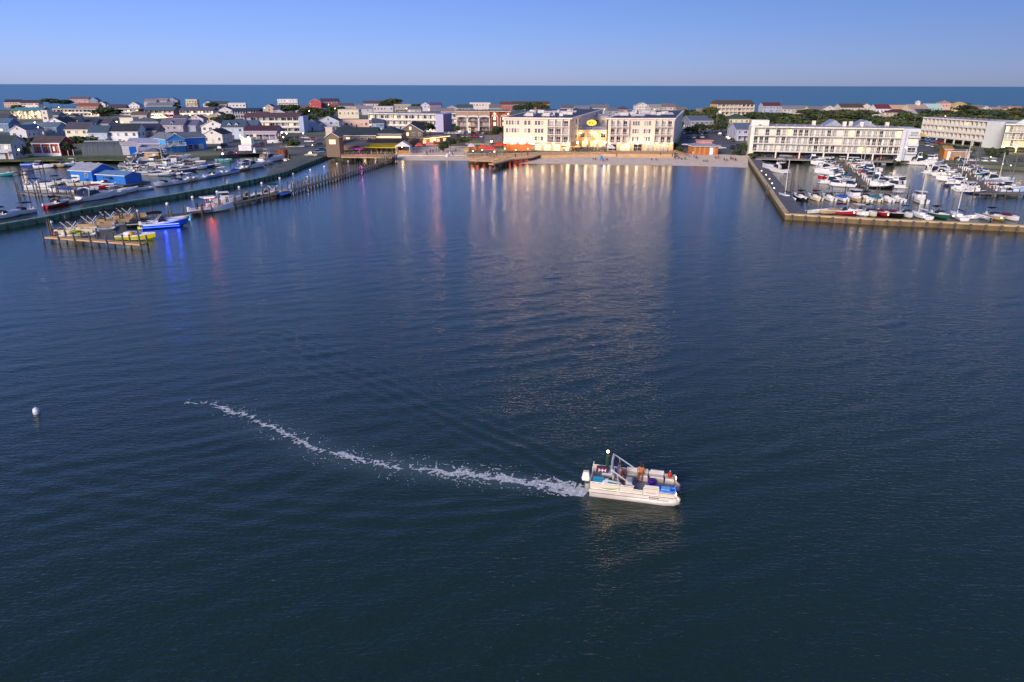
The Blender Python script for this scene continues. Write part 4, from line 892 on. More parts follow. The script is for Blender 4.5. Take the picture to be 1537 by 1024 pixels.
def parasol(label, px, py, z, c, r=1.6, h=2.5, closed=False, lit=None, tilt=0):
    p = G(px, py, z); t = thing("parasol", label, "parasol", (p.x, p.y, z), R.uniform(0, 1), "canopies and parasols by the water")
    m = MB(); n = 8
    if closed: m.lathe([(.12, .7), (.24, 1.1), (.16, 2.3), (.03, 2.6)], 8)
    else: m.lathe([(r, h - .55), (r * .98, h - .42), (r * .5, h - .1), (.05, h)], n)
    m.build("shade", c if not isinstance(c, str) else hx(c, var=.08), t); m = MB(); m.tube([(0, 0, 0), (0, 0, h - .1)], .045, 5); m.build("pole", STEEL, t)
    if lit: point_light((0, 0, 1.6), lit[1], lit[0], parent=t)
    return t
parasol("purple-lit parasol glowing magenta on the restaurant deck", 540, 232, 2.0, 'b03aa8', 2.2, 2.6, lit=((1, .1, .8), 500))
parasol("dark violet parasol beside the magenta-lit one", 529, 231, 2.0, '4a2a58', 1.8)
for i, (px, c, lb) in enumerate([(872, '3c2a3c', "dark closed parasol first in the courtyard row from the tall hotel"), (881, '5a2c48', "plum closed parasol second in the courtyard row"), (890, '3a3a5c', "navy closed parasol third in the courtyard row"), (897, 'b8b09c', "pale closed parasol fourth in the courtyard row"), (905, '4c3a5a', "grey-purple closed parasol last in the courtyard row")]): parasol(lb, px, 227.5, 1.9, c, closed=True)
for i, (px, c, lb) in enumerate([(846, '8c7458', "brown open parasol at the start of the lit courtyard"), (858, 'b89468', "tan open parasol in the lit courtyard"), (866, 'd8a868', "golden open parasol under the courtyard lights"), (908, '6c5c78', "mauve open parasol beside the white tent")]): parasol(lb, px, 228, 1.9, c)
parasol("lilac parasol on the sand at the beach end of the car park", 1028, 226, GZ, 'c0a8d4', 1.9, 3.0)
canopy_tent("white pointed bar tent at the end of the courtyard boardwalk", 912, 922, 231.5, 'd8d4d0', 2.5, 1.1, 3)
# string-light poles over the courtyard
for i, (px, py) in enumerate([(852, 228), (866, 228.5), (880, 228), (894, 228.5), (908, 228)]):
    p = G(px, py, 1.9); t = thing("lamp_post", "slim lamp post with a round globe, %s along the hotel courtyard" % ORD[i], "lamp post", (p.x, p.y, 1.9), 0, "globe lamps in the hotel courtyard")
    m = MB(); m.tube([(0, 0, 0), (0, 0, 3.6)], .06, 6); m.build("pole", BLACK, t); m = MB(); m.ball((0, 0, 3.8), .3); m.build("globe", LAMP, t); point_light((0, -.6, 3.4), 450, parent=t)
for i, (px, py) in enumerate([(710, 238), (724, 236), (742, 239), (758, 234), (774, 236), (792, 234)]):
    p = G(px, py, 1.75); t = thing("lamp_post", "short warm lamp post on the dining pier, %s counted from the sand yard" % ORD[i], "lamp post", (p.x, p.y, 1.75), 0, "lamp posts on the dining pier")
    m = MB(); m.tube([(0, 0, 0), (0, 0, 2.6)], .05, 6); m.build("pole", BLACK, t); m = MB(); m.ball((0, 0, 2.75), .18); m.build("globe", LAMP, t); point_light((0, -.5, 2.5), 330, parent=t)
# ------------------------------------------------------------------ trees
LEAF = [mat(c, rough=.9, var=.55, scale=.9) for c in ((.055, .085, .030), (.075, .105, .034), (.045, .070, .036), (.095, .105, .036))]
BARK = mat((.06, .045, .035), rough=.95, var=.3, scale=3)
def crown_mesh(seed, rx, rz, n, leaf, squash=1.0, cone=False):
    r = random.Random(seed); m = MB(); cl = []
    for i in range(16):
        u, v = r.uniform(0, 2 * math.pi), r.uniform(-.6, 1); q = r.uniform(.35, .8)
        k = math.sqrt(max(0, 1 - v * v)) * (1.15 - .9 * (v + 1) / 2 if cone else 1)
        cl.append((q * rx * k * math.cos(u), q * rx * k * math.sin(u), q * rz * v, r.uniform(.28, .5) * rx * (.7 if cone else 1)))
    for i in range(n):
        c = r.choice(cl); d = Vector((r.gauss(0, 1), r.gauss(0, 1), r.gauss(0, 1))).normalized() * c[3] * r.uniform(.55, 1.08)
        p = Vector(c[:3]) + Vector((d.x, d.y, d.z * .8)); s = leaf * r.uniform(.6, 1.3)
        a = Vector((r.gauss(0, 1), r.gauss(0, 1), r.gauss(0, 1))).normalized(); b = a.orthogonal().normalized(); e = a.cross(b)
        m.add([tuple(p + b * s), tuple(p + e * s * .8), tuple(p - b * s), tuple(p - e * s * .8)], [(0, 1, 2, 3)])
    return m
TREES = {}
def tree_proto(kind, k):
    key = (kind, k)
    if key in TREES: return TREES[key]
    if kind == 'cone': rx, rz, n, lf = 1.6, 4.2, 1300, .38
    elif kind == 'bush': rx, rz, n, lf = 2.2, 1.6, 900, .34
    else: rx, rz, n, lf = 3.6, 3.0, 1900, .45
    cm = crown_mesh(hash(kind) % 7 + k * 13 + (5 if kind == 'cone' else 0), rx, rz, n, lf, cone=kind == 'cone').mesh("crown", LEAF[k % 4])
    m = MB(); h = 3.2 if kind == 'round' else (1.6 if kind == 'cone' else .8)
    m.tube([(0, 0, -.3), (.1, 0, h * .5), (0, .1, h + rz * .5)], .3 if kind != 'bush' else .12, 7, r1=.1)
    rr = random.Random(k)
    for i in range(5 if kind == 'round' else 2):
        u = rr.uniform(0, 6.28); m.tube([(0, 0, h * .7), (math.cos(u) * rx * .35, math.sin(u) * rx * .35, h + .3), (math.cos(u) * rx * .7, math.sin(u) * rx * .7, h + rz * .6)], .13, 5, r1=.04)
    tm = m.mesh("trunk", BARK); TREES[key] = (cm, tm, h + rz * .82, h + rz * 1.75, rx); return TREES[key]
def tree(label, px, ytop, wpx, h, kind='round', k=0, group="trees of the town", dark=None):
    """crown centred on pixel column px with its top at ytop; h metres tall; wpx pixels wide"""
    cm, tm, cz, full, rx = tree_proto(kind, k); p = G(px, ytop, GZ + h); s = h / full
    scale = (p - Vector((0, 0, CH))).length; wm = wpx * 1.22 / FPX * scale
    t = thing("bush" if kind == 'bush' else ("cypress" if kind == 'cone' else "tree"), label, "bush" if kind == 'bush' else "tree", (p.x, p.y, GZ), R.uniform(0, 6.28), group)
    c = link(bpy.data.objects.new("crown", cm), t); c.location = (0, 0, cz * s); c.scale = (wm / 2 / rx / 1.05, wm / 2 / rx / 1.05, s)
    b = link(bpy.data.objects.new("trunk", tm), t); b.scale = (s, s, s); return t
i = 0
for px, yt, wp, h, kd, lb in [
    (160, 162, 32, 9, 'round', "big dark oak before the red-banded store"), (125, 204, 30, 6, 'round', "leafy dark tree between the red cottage and the cream two-storey house"),
    (40, 207, 18, 6.5, 'round', "dark tree pressed against the roof of the grey waterfront house"), (34, 218, 14, 4.5, 'bush', "dark shrub in the garden beside the grey waterfront house"), (98, 214, 12, 5, 'round', "small dark tree behind the red cottage's side awning"),
    (74, 148, 20, 9, 'round', "dark far tree at the end of the ocean row houses"), (92, 150, 24, 8, 'round', "spreading dark far tree next to the ocean row houses"), (26, 157, 12, 6, 'bush', "low dark far shrub before the ocean row houses"),
    (208, 167, 14, 6, 'round', "small tree at the end of the red-banded store"), (216, 168, 12, 6, 'round', "small dark tree by the lit hall's gable"), (248, 180, 12, 5, 'bush', "green bush beside the lit shop canopy"),
    (264, 153, 13, 12, 'cone', "tall dark cypress before the white lavender-roofed motel"), (271, 158, 9, 9, 'cone', "shorter cypress beside the tall dark cypress"),
    (250, 198, 22, 5, 'round', "dark hedge tree behind the bright blue shop, nearest the shingled house"), (266, 198, 22, 5, 'round', "second dark hedge tree behind the bright blue shop"), (280, 200, 16, 4.5, 'round', "third dark hedge tree behind the bright blue shop"),
    (318, 154, 16, 8, 'round', "round green tree among the far roofs near the dunes"), (330, 175, 20, 6, 'round', "teal-green tree above the wide white gabled house"), (342, 171, 16, 7, 'round', "green tree before the navy dormered motel"), (385, 167, 30, 5, 'bush', "long low bush along the front of the navy motel"),
    (424, 158, 22, 9, 'round', "dark tree beside the narrow mauve house"), (440, 157, 22, 10, 'round', "tall dark tree behind the white townhouse row"), (455, 163, 20, 9, 'round', "tree by the utility pole behind the townhouse row"), (470, 160, 22, 9, 'round', "bright green tree under the red gabled hall"), (488, 166, 22, 8, 'round', "dark tree between the red hall and the cream office"), (500, 160, 16, 8, 'round', "rounded tree below the dark red-roofed building"), (432, 170, 22, 7, 'round', "mid green tree at the end of the townhouse row"), (462, 172, 22, 7, 'round', "dark low tree before the pale blue house pair"),
    (440, 210, 18, 3.5, 'bush', "dark round bush in the harbour car park"), (425, 206, 14, 3, 'bush', "small bush under the car park lamps"), (533, 173, 10, 5, 'round', "small tree at the corner of the cream office"),
    (588, 147, 22, 13, 'round', "big rounded tree standing against the sea"), (577, 152, 14, 10, 'round', "lower shoulder tree beside the big rounded tree"), (623, 156, 16, 9, 'round', "small round tree near the tan flat house"), (512, 160, 12, 7, 'round', "dark tree on the ocean side of the cream office"),
    (633, 181, 26, 8, 'round', "bushy dark tree before the white motel's end"), (645, 186, 14, 6, 'round', "small tree beside the bushy dark one at the motel"), (684, 189, 10, 5, 'round', "green tree behind the yellow bus"),
    (676, 208, 16, 4.5, 'round', "dark garden tree beside the long tan bar"), (688, 206, 16, 4, 'round', "second garden tree at the edge of the parked cars"), (666, 214, 14, 4, 'bush', "dark shrub behind the crowd on the sand yard"), (700, 205, 12, 3.6, 'bush', "shrub beyond the thatched gazebo"),
    (746, 190, 18, 6, 'round', "dark tree between the brick hotel and the tall white hotel"), (736, 195, 14, 5, 'round', "smaller tree beside the car park's far end"), (756, 191, 10, 5, 'round', "small dark tree at the tall white hotel's flank"),
    (800, 153, 22, 10, 'round', "dark tree by the brown far house"), (790, 157, 20, 9, 'round', "tree behind the tall white hotel's roof"), (815, 156, 18, 9, 'round', "dark tree at the sea end of the hotel trees"), (778, 158, 16, 8, 'round', "tree beside the tan far house"), (832, 164, 18, 6, 'bush', "dark bushes beyond the hotel roof units"), (880, 160, 22, 7, 'round', "dark tree near the grey hipped far house"), (900, 155, 16, 10, 'round', "tall dark tree crowning the grey hipped far house"), (866, 163, 16, 6, 'bush', "low dark bush by the far white wing"),
    (1020, 168, 16, 10, 'round', "dark street tree against the second hotel block's corner"), (1032, 165, 20, 9, 'round', "dark street tree behind the grey shingled house"), (1046, 166, 16, 9, 'round', "street tree where the beach street meets the dunes"), (1018, 182, 14, 7, 'round', "lower street tree beside the two plain poles"), (1036, 190, 20, 4, 'bush', "green hedge bush before the grey shingled house"), (1052, 186, 14, 6, 'round', "small street tree at the grey shingled house's corner"),
    (1068, 159, 22, 12, 'round', "tall dark tree leaning over the beach street"), (1078, 172, 26, 9, 'round', "broad tree behind the yellow street lamp"), (1062, 170, 18, 9, 'round', "dark tree on the sunless side of the beach street"), (1084, 184, 16, 6, 'round', "small tree before the cream hip-roofed house"), (1070, 186, 20, 5.5, 'round', "yellow-green tree at the car park's top edge"),
    (1117, 216, 14, 4.6, 'round', "round green tree at the beach corner of the long cream hotel"), (1130, 230, 12, 2, 'bush', "low hedge bush at the foot of the long cream hotel"), (1106, 226, 12, 1.8, 'bush', "low bush on the grass strip by the parked dark car"), (1014, 214, 12, 3, 'bush', "bush at the second hotel block's beach corner"), (1020, 220, 10, 2.4, 'bush', "small bush beside the lilac parasol"),
    (1380, 228, 22, 3, 'bush', "green bush at the car park's quay edge"), (1437, 219, 30, 4.5, 'round', "leafy trees' first crown behind the tan boathouse"), (1452, 222, 20, 4, 'round', "second leafy crown behind the tan boathouse"), (1487, 222, 12, 3.2, 'bush', "dark bush at the blank white end wall"), (1497, 224, 10, 3, 'bush', "smaller bush beside the blank white end wall"), (1507, 222, 12, 4, 'bush', "lamplit bush before the cream hotel wing"), (1416, 215, 16, 3.5, 'bush', "bush under the second hotel's lit ground floor"),
]: tree(lb, px, yt, wp, h, kd, i % 4); i += 1
# the woods behind the cream hotels, read as a belt of single crowns
wd = [(1130, 171), (1143, 168), (1156, 170), (1168, 173), (1180, 170), (1190, 174), (1205, 172), (1214, 163), (1222, 168), (1232, 172), (1244, 166), (1256, 168), (1268, 165), (1280, 167), (1290, 170), (1300, 164), (1312, 174), (1324, 178), (1338, 176), (1350, 178), (1360, 168), (1372, 170), (1384, 176), (1240, 178), (1258, 180), (1276, 178), (1294, 180), (1310, 184), (1345, 184), (1362, 182), (1200, 184), (1215, 180), (1228, 186), (1172, 182),
      (1398, 166), (1410, 164), (1424, 156), (1438, 154), (1452, 158), (1462, 163), (1474, 165), (1486, 164), (1498, 168), (1512, 165), (1524, 166), (1536, 162), (1400, 174), (1418, 170), (1434, 168), (1450, 170), (1466, 174), (1480, 172), (1496, 176), (1532, 176), (1548, 168), (1516, 180)]
for j, (px, yt) in enumerate(wd):
    east = px > 1390
    tree("%s tree of the dark woods %s, counted from the %s" % (ORD[j % 30] if j < 30 else ORD[(j - 30) % 30], ("behind the long cream hotel" if j < 30 else "low behind the long hotel") if not east else "behind the turned cream hotel", "beach street" if not east else "cupola house"), px, yt, R.uniform(22, 32), R.uniform(7.5, 10.5), 'round', j % 4, "woods behind the cream hotels")
# ------------------------------------------------------------------ jetty, sea wall, piers
def ribbon(pts, wd):
    """two offset lines left and right of a world polyline"""
    A, B = [], []
    for i, p in enumerate(pts):
        d = (Vector(pts[min(i + 1, len(pts) - 1)]) - Vector(pts[max(i - 1, 0)])).normalized(); n = Vector((-d.y, d.x))
        A.append(tuple(Vector(p) + n * wd[0])); B.append(tuple(Vector(p) - n * wd[1]))
    return A, B
def wall_run(t, name, pts, wd, z0, z1, m_):
    A, B = ribbon(pts, wd); m = MB()
    for i in range(len(pts) - 1): m.prism([A[i], A[i + 1], B[i + 1], B[i]], z0, z1)
    return m.build(name, m_, t)
GREENW = mat((.115, .215, .145), rough=.9, var=.45, scale=.7, streak=(1, 1, .4), bump=.3)
jl = P2([(-60, 357), (0, 346), (65, 334.5), (130, 321), (195, 309.5), (260, 299), (330, 286), (400, 271), (430, 263), (455, 252), (484, 241)])
t = thing("jetty", "long green weathered timber jetty walling off the crowded boat basin", "jetty")
wall_run(t, "face", jl, (.8, .12), -1.5, 1.0, GREENW); wall_run(t, "cap", jl, (.9, .25), 1.001, 1.25, mat((.18, .30, .22), rough=.9, var=.4, scale=.8))
m = MB()
for a, b in zip(jl[:-1], jl[1:]):
    a, b = Vector(a), Vector(b); n = int((b - a).length / 2.4); d = (b - a).normalized(); nn = Vector((d.y, -d.x))
    for i in range(n): p = a.lerp(b, (i + .5) / n) + nn * .26; m.tube([(p.x, p.y, -1.4), (p.x, p.y, 1.3)], .16, 5)
m.build("fender_pile", mat((.05, .09, .065), rough=.95, var=.4), t)["kind"] = "stuff"
q = jl[7:] + P2([(470, 246), (430, 243), (400, 256)]); m = MB(); m.prism(jl[7:] + [(jl[-1][0] - 1, jl[-1][1] + 6)] + P2([(440, 242), (408, 258)]), -1.5, 1.3); m.build("apron", mat((.10, .115, .11), rough=.95, var=.4, scale=.4), t)
CONC = mat(srgb('c4ae86'), rough=.9, var=.22, scale=.5, bump=.2); FACE = mat(srgb('6e5c44'), rough=.95, var=.4, scale=.6, streak=(1, 1, .3))
wl = P2([(1121, 240), (1135, 262), (1150, 285), (1165, 309), (1178.5, 329.5)]); wl2 = P2([(1178.5, 329.5), (1300, 337), (1420, 342.5), (1537, 348.5), (1700, 357)])
t = thing("sea_wall", "tan concrete-capped sea wall with dark timber bollards enclosing the big marina", "sea wall")
wall_run(t, "face", wl, (.7, .1), -1.5, 1.0, FACE); wall_run(t, "face", wl2, (.7, .1), -1.5, 1.0, FACE)
wall_run(t, "cap", wl, (.8, .22), 1.001, 1.32, CONC); wall_run(t, "cap", wl2, (1.0, .22), 1.001, 1.32, CONC)
wall_run(t, "walkway", [tuple(Vector(p) + Vector((3.2, .8))) for p in wl], (1.9, 1.9), .5, .9, mat((.13, .125, .15), rough=.9, var=.3))
for a, b in zip(wl2[:-1], wl2[1:]):
    a, b = Vector(a), Vector(b); L = (b - a).length; n = max(1, round(L / 2.6)); d = (b - a).normalized(); nn = Vector((d.y, -d.x))
    for i in range(n): p = a.lerp(b, (i + .5) / n) + nn * .42; m = MB(); m.tube([(p.x, p.y, -1.4), (p.x, p.y, 1.2)], .26, 7); m.build("bollard", PILEWOOD, t)
def pier(label, A, B, w=1.8, z=.85, pile=3.0, ph=1.6, name="pier", both=True, m_=None):
    A, B = Vector(A), Vector(B); d = (B - A); L = d.length; t = thing(name, label, "pier", (A.x, A.y, 0), math.atan2(d.y, d.x))
    m = MB(); m.box(0, L, -w / 2, w / 2, z - .25, z); m.build("planking", m_ or GREYWOOD, t)
    n = min(49, max(1, int(L / pile)))
    for i in range(n + 1):
        for s in ((-1, 1) if both else (1,)):
            m = MB(); m.M = Matrix.Translation((L * i / n, s * (w / 2 + .16), 0)); h = z + ph * R.uniform(.75, 1.2); m.tube([(0, 0, -1.5), (R.uniform(-.06, .06), 0, h)], .15, 6); m.build("pile", PILEWOOD, t)
    return t
root, bend = G(592, 239, .8)[:2], G(437, 286, .8)[:2]
pier("thin timber pier with tall paired piles running out from the white-gabled pavilion", root, bend, 1.5, .9, 2.2, 1.9)
pier("crowded outer section of timber pier lined with moored small boats", bend, G(300, 317, .8)[:2], 1.6, .85, 2.6, 1.9)
pier("end section of timber pier where the four bimini pontoon boats lie", G(300, 317, .8)[:2], G(75, 344, .8)[:2], 1.6, .85, 3.0, 1.9)
pier("tan plank finger dock in front of the nearest pontoon boat", G(70, 356, .8)[:2], G(216, 367, .8)[:2], 1.3, .95, 3.3, 1.5, m_=DECK)
# ------------------------------------------------------------------ boats
def hull_parts(L, B, F, rise, cockpit=(.06, .52), n=10):
    def st(u):
        b = B / 2 * (.9 + .1 * min(1, u * 3)) * max(.03, 1 - max(0, (u - .48) / .52) ** 2.2)
        zs = F + rise * u * u; k = max(0, (u - .68) / .32) ** 2
        return -L / 2 + L * u + .04 * L * k, b, zs, -.35 + (.35 + F * .55) * k
    h, dk = MB(), MB(); vs = []
    for i in range(n + 1):
        x, b, zs, zk = st(i / n); zc = .10 + .45 * (zs - F) + max(0, zk) * .4
        vs += [(x, -b, zs), (x, -b * .985, zs - .16), (x, -b * .86, zc), (x, 0, zk), (x, b * .86, zc), (x, b * .985, zs - .16), (x, b, zs)]
    fs = [(i * 7 + k, i * 7 + k + 1, (i + 1) * 7 + k + 1, (i + 1) * 7 + k) for i in range(n) for k in range(6)]
    h.add(vs, fs, 0); h.m = [1 if k % 6 in (0, 5) else 0 for k in range(len(fs))]
    h.add(vs[:7], [tuple(range(6, -1, -1))], 0)
    c0, c1 = cockpit; g = .14
    for i in range(n):
        u0, u1 = i / n, (i + 1) / n; x0, b0, z0, _ = st(u0); x1, b1, z1, _ = st(u1); z0 -= .01; z1 -= .01
        if c0 <= (u0 + u1) / 2 <= c1:
            zf = F - .5
            for s in (-1, 1):
                q = [(x0, s * b0, z0), (x1, s * b1, z1), (x1, s * (b1 - g), z1), (x0, s * (b0 - g), z0)]; dk.add(q, [(0, 1, 2, 3) if s > 0 else (3, 2, 1, 0)])
                q = [(x0, s * (b0 - g), z0), (x1, s * (b1 - g), z1), (x1, s * (b1 - g), zf), (x0, s * (b0 - g), zf)]; dk.add(q, [(0, 1, 2, 3) if s > 0 else (3, 2, 1, 0)])
            dk.add([(x0, -b0 + g, zf), (x0, b0 - g, zf), (x1, b1 - g, zf), (x1, -b1 + g, zf)], [(3, 2, 1, 0)], 1)
        else:
            dk.add([(x0, -b0, z0), (x0, b0, z0), (x1, b1, z1), (x1, -b1, z1)], [(3, 2, 1, 0)])
    xa = st(round(c1 * n) / n)[0]; xs = st(round(c0 * n) / n)[0]; bw = st(c1)[1] - g
    dk.box(xa - .001, xa + .05, -bw, bw, F - .5, F + rise * c1 * c1 - .02); dk.box(xs - .05, xs + .001, -B * .43, B * .43, F - .5, F)
    dk.box(xs + .1, xs + .65, -bw * .85, bw * .85, F - .49, F - .1, 2)
    return h, dk, st
def outboard(m, x, y, z=.15, s=1.0):
    m.box(x - .5 * s, x + .05 * s, y - .2 * s, y + .2 * s, z + .35 * s, z + 1.0 * s, 0, .06 * s); m.box(x - .32 * s, x - .05 * s, y - .09 * s, y + .09 * s, z - .6 * s, z + .36 * s, 1)
def bimini(m, x0, x1, B, z0, z1, mi=0, pm=1, pr=.035):
    n = 6
    for i in range(n):
        a0, a1 = -1 + 2 * i / n, -1 + 2 * (i + 1) / n; f = lambda a: z1 - .28 * abs(a) ** 2.2
        m.add([(x0, a0 * B / 2, f(a0) - .12), (x1, a0 * B / 2, f(a0) - .06), (x1, a1 * B / 2, f(a1) - .06), (x0, a1 * B / 2, f(a1) - .12), ((x0 + x1) / 2, a0 * B / 2, f(a0)), ((x0 + x1) / 2, a1 * B / 2, f(a1))], [(0, 4, 5, 3), (4, 1, 2, 5), (3, 5, 4, 0), (5, 2, 1, 4)], mi)
    for s in (-1, 1):
        for xx in (x0 + .1, x1 - .1): m.tube([((x0 + x1) / 2, s * B * .47, z0), (xx, s * B * .47, z1 - .36)], pr, 4, pm, cap=False)
NAVY = hx('25305c', rough=.8); SEAT = hx('b8b2a8', rough=.7); TINT = GLASS
PROTO = {}
def boat_proto(kind):
    L, B, F, rise, cp = {'cuddy': (6.6, 2.4, .85, .55, (.06, .5)), 'console': (7.0, 2.5, .8, .6, (.06, .8)), 'covered': (6.4, 2.4, .85, .5, (.06, .5)), 'cruiser': (9.6, 3.2, 1.15, .75, (.06, .34)), 'sail': (8.0, 2.5, .75, .4, (.06, .34)), 'skiff': (4.8, 1.8, .6, .35, (.06, .8)), 'pilot': (8.0, 2.9, 1.0, .7, (.06, .45)), 'sport': (11.5, 3.6, 1.3, .95, (.06, .3))}.get(kind, (7.0, 2.6, .7, 0, 0))
    t = bpy.data.objects.new("boat", None); COL.objects.link(t)
    if kind == 'pontoon':
        for s in (-1, 1):
            m = MB(); m.tube([(-3.4, s * .9, .12), (2.7, s * .9, .12), (3.3, s * .9, .22), (3.75, s * .9, .45)], .33, 9); m.tube([(3.74, s * .9, .45), (3.9, s * .9, .52)], .3, 9, r1=.06); m.build("pontoon", hx('c8cacc', rough=.35), t)
        m = MB(); m.box(-3.4, 3.5, -1.27, 1.27, .5, .62); m.build("deck", hx('a8a49c'), t)
        for s in (-1, 1):
            m = MB(); m.box(-3.2, .3, s * 1.24 - .03, s * 1.24 + .03, .63, 1.3); m.box(1.0, 3.35, s * 1.24 - .03, s * 1.24 + .03, .63, 1.3); m.tube([(-3.3, s * 1.24, 1.34), (3.4, s * 1.24, 1.34)], .03, 4); m.build("fence", hx('cfcac0', rough=.4), t)
        m = MB(); m.box(-3.0, -2.3, -1.1, 1.1, .63, 1.05); m.box(-3.1, -2.9, -1.1, 1.1, 1.05, 1.5); m.box(1.6, 3.2, -1.1, -.6, .63, 1.05); m.box(1.6, 3.2, .6, 1.1, .63, 1.05); m.build("seat", SEAT, t)
        m = MB(); m.box(-.6, 0, -1.0, -.3, .63, 1.55); m.build("console", WHITE, t)
        m = MB(); bimini(m, -2.2, .9, 2.5, 1.3, 3.3, pr=.075); m.build("canopy", [NAVY, WHITE], t)
        m = MB(); outboard(m, -3.45, 0, .25); m.build("outboard", [BLACK, BLACK], t)
    else:
        h, dk, st = hull_parts(L, B, F, rise, cp); h.build("hull", [GEL, GEL], t, smooth=False); dk.build("deck", [GEL, hx('b9b4ac'), SEAT], t)
        if kind in ('cuddy', 'covered', 'cruiser', 'sport'):
            m = MB(); x0, b, z, _ = st(cp[1]); xe, be, ze, _ = st(.86); hh = .32 if L < 8 else .62
            m.add([(x0, -b * .72, z), (x0, b * .72, z), (xe, be * .5, ze), (xe, -be * .5, ze), (x0, -b * .6, z + hh), (x0, b * .6, z + hh), (xe - .9, be * .55, ze + hh * .35), (xe - .9, -be * .55, ze + hh * .35)], [(4, 5, 6, 7), (0, 4, 7, 3), (5, 1, 2, 6), (7, 6, 2, 3), (1, 5, 4, 0)], 0); m.build("cabin", GEL, t)
        if kind == 'cuddy':
            m = MB(); x0, b, z, _ = st(cp[1]); m.add([(x0 + .5, -b * .7, z + .15), (x0 + .5, b * .7, z + .15), (x0, b * .68, z + .75), (x0, -b * .68, z + .75), (x0 - .9, -b * .86, z), (x0 - .7, -b * .84, z + .55), (x0 - .9, b * .86, z), (x0 - .7, b * .84, z + .55)], [(0, 1, 2, 3), (0, 3, 5, 4), (1, 6, 7, 2)]); m.build("windshield", TINT, t)
            m = MB(); bimini(m, x0 - 2.4, x0 - .1, B * .95, z, z + 1.75); m.build("canopy", [NAVY, STEEL], t)
        if kind == 'console':
            m = MB(); m.box(-.6, .5, -.5, .5, F - .5, F + .65); m.box(-1.6, -1.0, -.5, .5, F - .5, F + .2); m.build("console", GEL, t); m = MB(); m.add([(.5, -.5, F + .65), (.5, .5, F + .65), (.2, .45, F + 1.1), (.2, -.45, F + 1.1)], [(0, 1, 2, 3)]); m.build("windshield", TINT, t)
            m = MB(); m.box(-1.5, .8, -.85, .85, F + 1.75, F + 1.85); [m.tube([(x, s * .55, F - .4), (x + .1, s * .7, F + 1.75)], .04, 4, 1, cap=False) for x in (-.7, .4) for s in (-1, 1)]; m.build("hardtop", [GEL, STEEL], t)
        if kind == 'covered':
            m = MB(); n = 8; P = []
            for i in range(n + 1):
                u = .02 + .72 * i / n; x, b, z, _ = st(u); c = .55 * math.sin(math.pi * min(1, i / n * .8 + .12)); P.append([(x, -b * 1.02, z - .05), (x, -b * .6, z + c * .75), (x, 0, z + c), (x, b * .6, z + c * .75), (x, b * 1.02, z - .05)])
            vs = [q for r_ in P for q in r_]; m.add(vs, [(i * 5 + k, i * 5 + k + 1, (i + 1) * 5 + k + 1, (i + 1) * 5 + k) for i in range(n) for k in range(4)]); m.add(P[0], [(4, 3, 2, 1, 0)]); m.add(P[-1], [(0, 1, 2, 3, 4)]); m.build("cover", NAVY, t)
        if kind in ('cruiser', 'sport'):
            x0, b, z, _ = st(cp[1]); m = MB(); H = 1.35
            m.add([(x0 - .9, -b * .8, z), (x0 - .9, b * .8, z), (x0 + 2.2, b * .62, z + .5), (x0 + 2.2, -b * .62, z + .5), (x0 - .9, -b * .7, z + H), (x0 - .9, b * .7, z + H), (x0 + 1.0, b * .56, z + H), (x0 + 1.0, -b * .56, z + H)], [(4, 5, 6, 7), (0, 1, 5, 4)], 0)
            m.add([(x0 - .9, -b * .8, z), (x0 + 2.2, -b * .62, z + .5), (x0 + 1.0, -b * .56, z + H), (x0 - .9, -b * .7, z + H), (x0 - .9, b * .8, z), (x0 + 2.2, b * .62, z + .5), (x0 + 1.0, b * .56, z + H), (x0 - .9, b * .7, z + H)], [(0, 1, 2, 3), (7, 6, 5, 4), (1, 5, 6, 2)], 1); m.build("wheelhouse", [GEL, TINT], t)
            m = MB(); m.tube([(x0 - 1.2, -b * .8, z), (x0 - .7, -b * .75, z + 1.9), (x0 - .7, b * .75, z + 1.9), (x0 - 1.2, b * .8, z)], .12, 6); m.lathe([(.3, 1.95), (.3, 2.1), (.05, 2.2)], 8, 0, (x0 - .7, 0, z)); m.build("radar_arch", GEL, t)
            m = MB(); m.add([(x0 - 2.4, -b * .8, z + 1.3), (x0 - .9, -b * .75, z + 1.75), (x0 - .9, b * .75, z + 1.75), (x0 - 2.4, b * .8, z + 1.3), (x0 - 2.6, -b * .9, z), (x0 - 2.6, b * .9, z)], [(0, 1, 2, 3), (3, 2, 1, 0), (0, 3, 5, 4), (4, 5, 3, 0)]); m.build("canopy", [NAVY], t)
            if kind == 'sport': m = MB(); m.box(x0 - .8, x0 + .9, -b * .55, b * .55, z + H + .01, z + H + .6, 0, .1); m.box(x0 - .7, x0 + .6, -b * .5, b * .5, z + H + 1.9, z + H + 2.0); [m.tube([(x0 + q, s * b * .5, z + H + .5), (x0 + q, s * b * .48, z + H + 1.9)], .04, 4) for q in (-.6, .5) for s in (-1, 1)]; m.build("flybridge", GEL, t)
            m = MB(); n = 6
            for s in (-1, 1):
                P = [st(.55 + .44 * i / n) for i in range(n + 1)]; m.tube([(p[0], s * p[1] * .93, p[2] + .55) for p in P], .03, 4); [m.tube([(p[0], s * p[1] * .93, p[2]), (p[0], s * p[1] * .93, p[2] + .55)], .025, 4, cap=False) for p in P[::2]]
            m.build("bow_rail", STEEL, t)
        if kind == 'pilot':
            x0, b, z, _ = st(cp[1]); m = MB(); m.box(x0 - .9, x0 + 1.0, -b * .7, b * .7, z - .02, z + 1.0, 0); m.box(x0 - .8, x0 + .9, -b * .65, b * .65, z + 1.0, z + 1.7, 1); m.box(x0 - 1.5, x0 + 1.2, -b * .75, b * .75, z + 1.7, z + 1.85, 0); m.build("wheelhouse", [GEL, TINT], t)
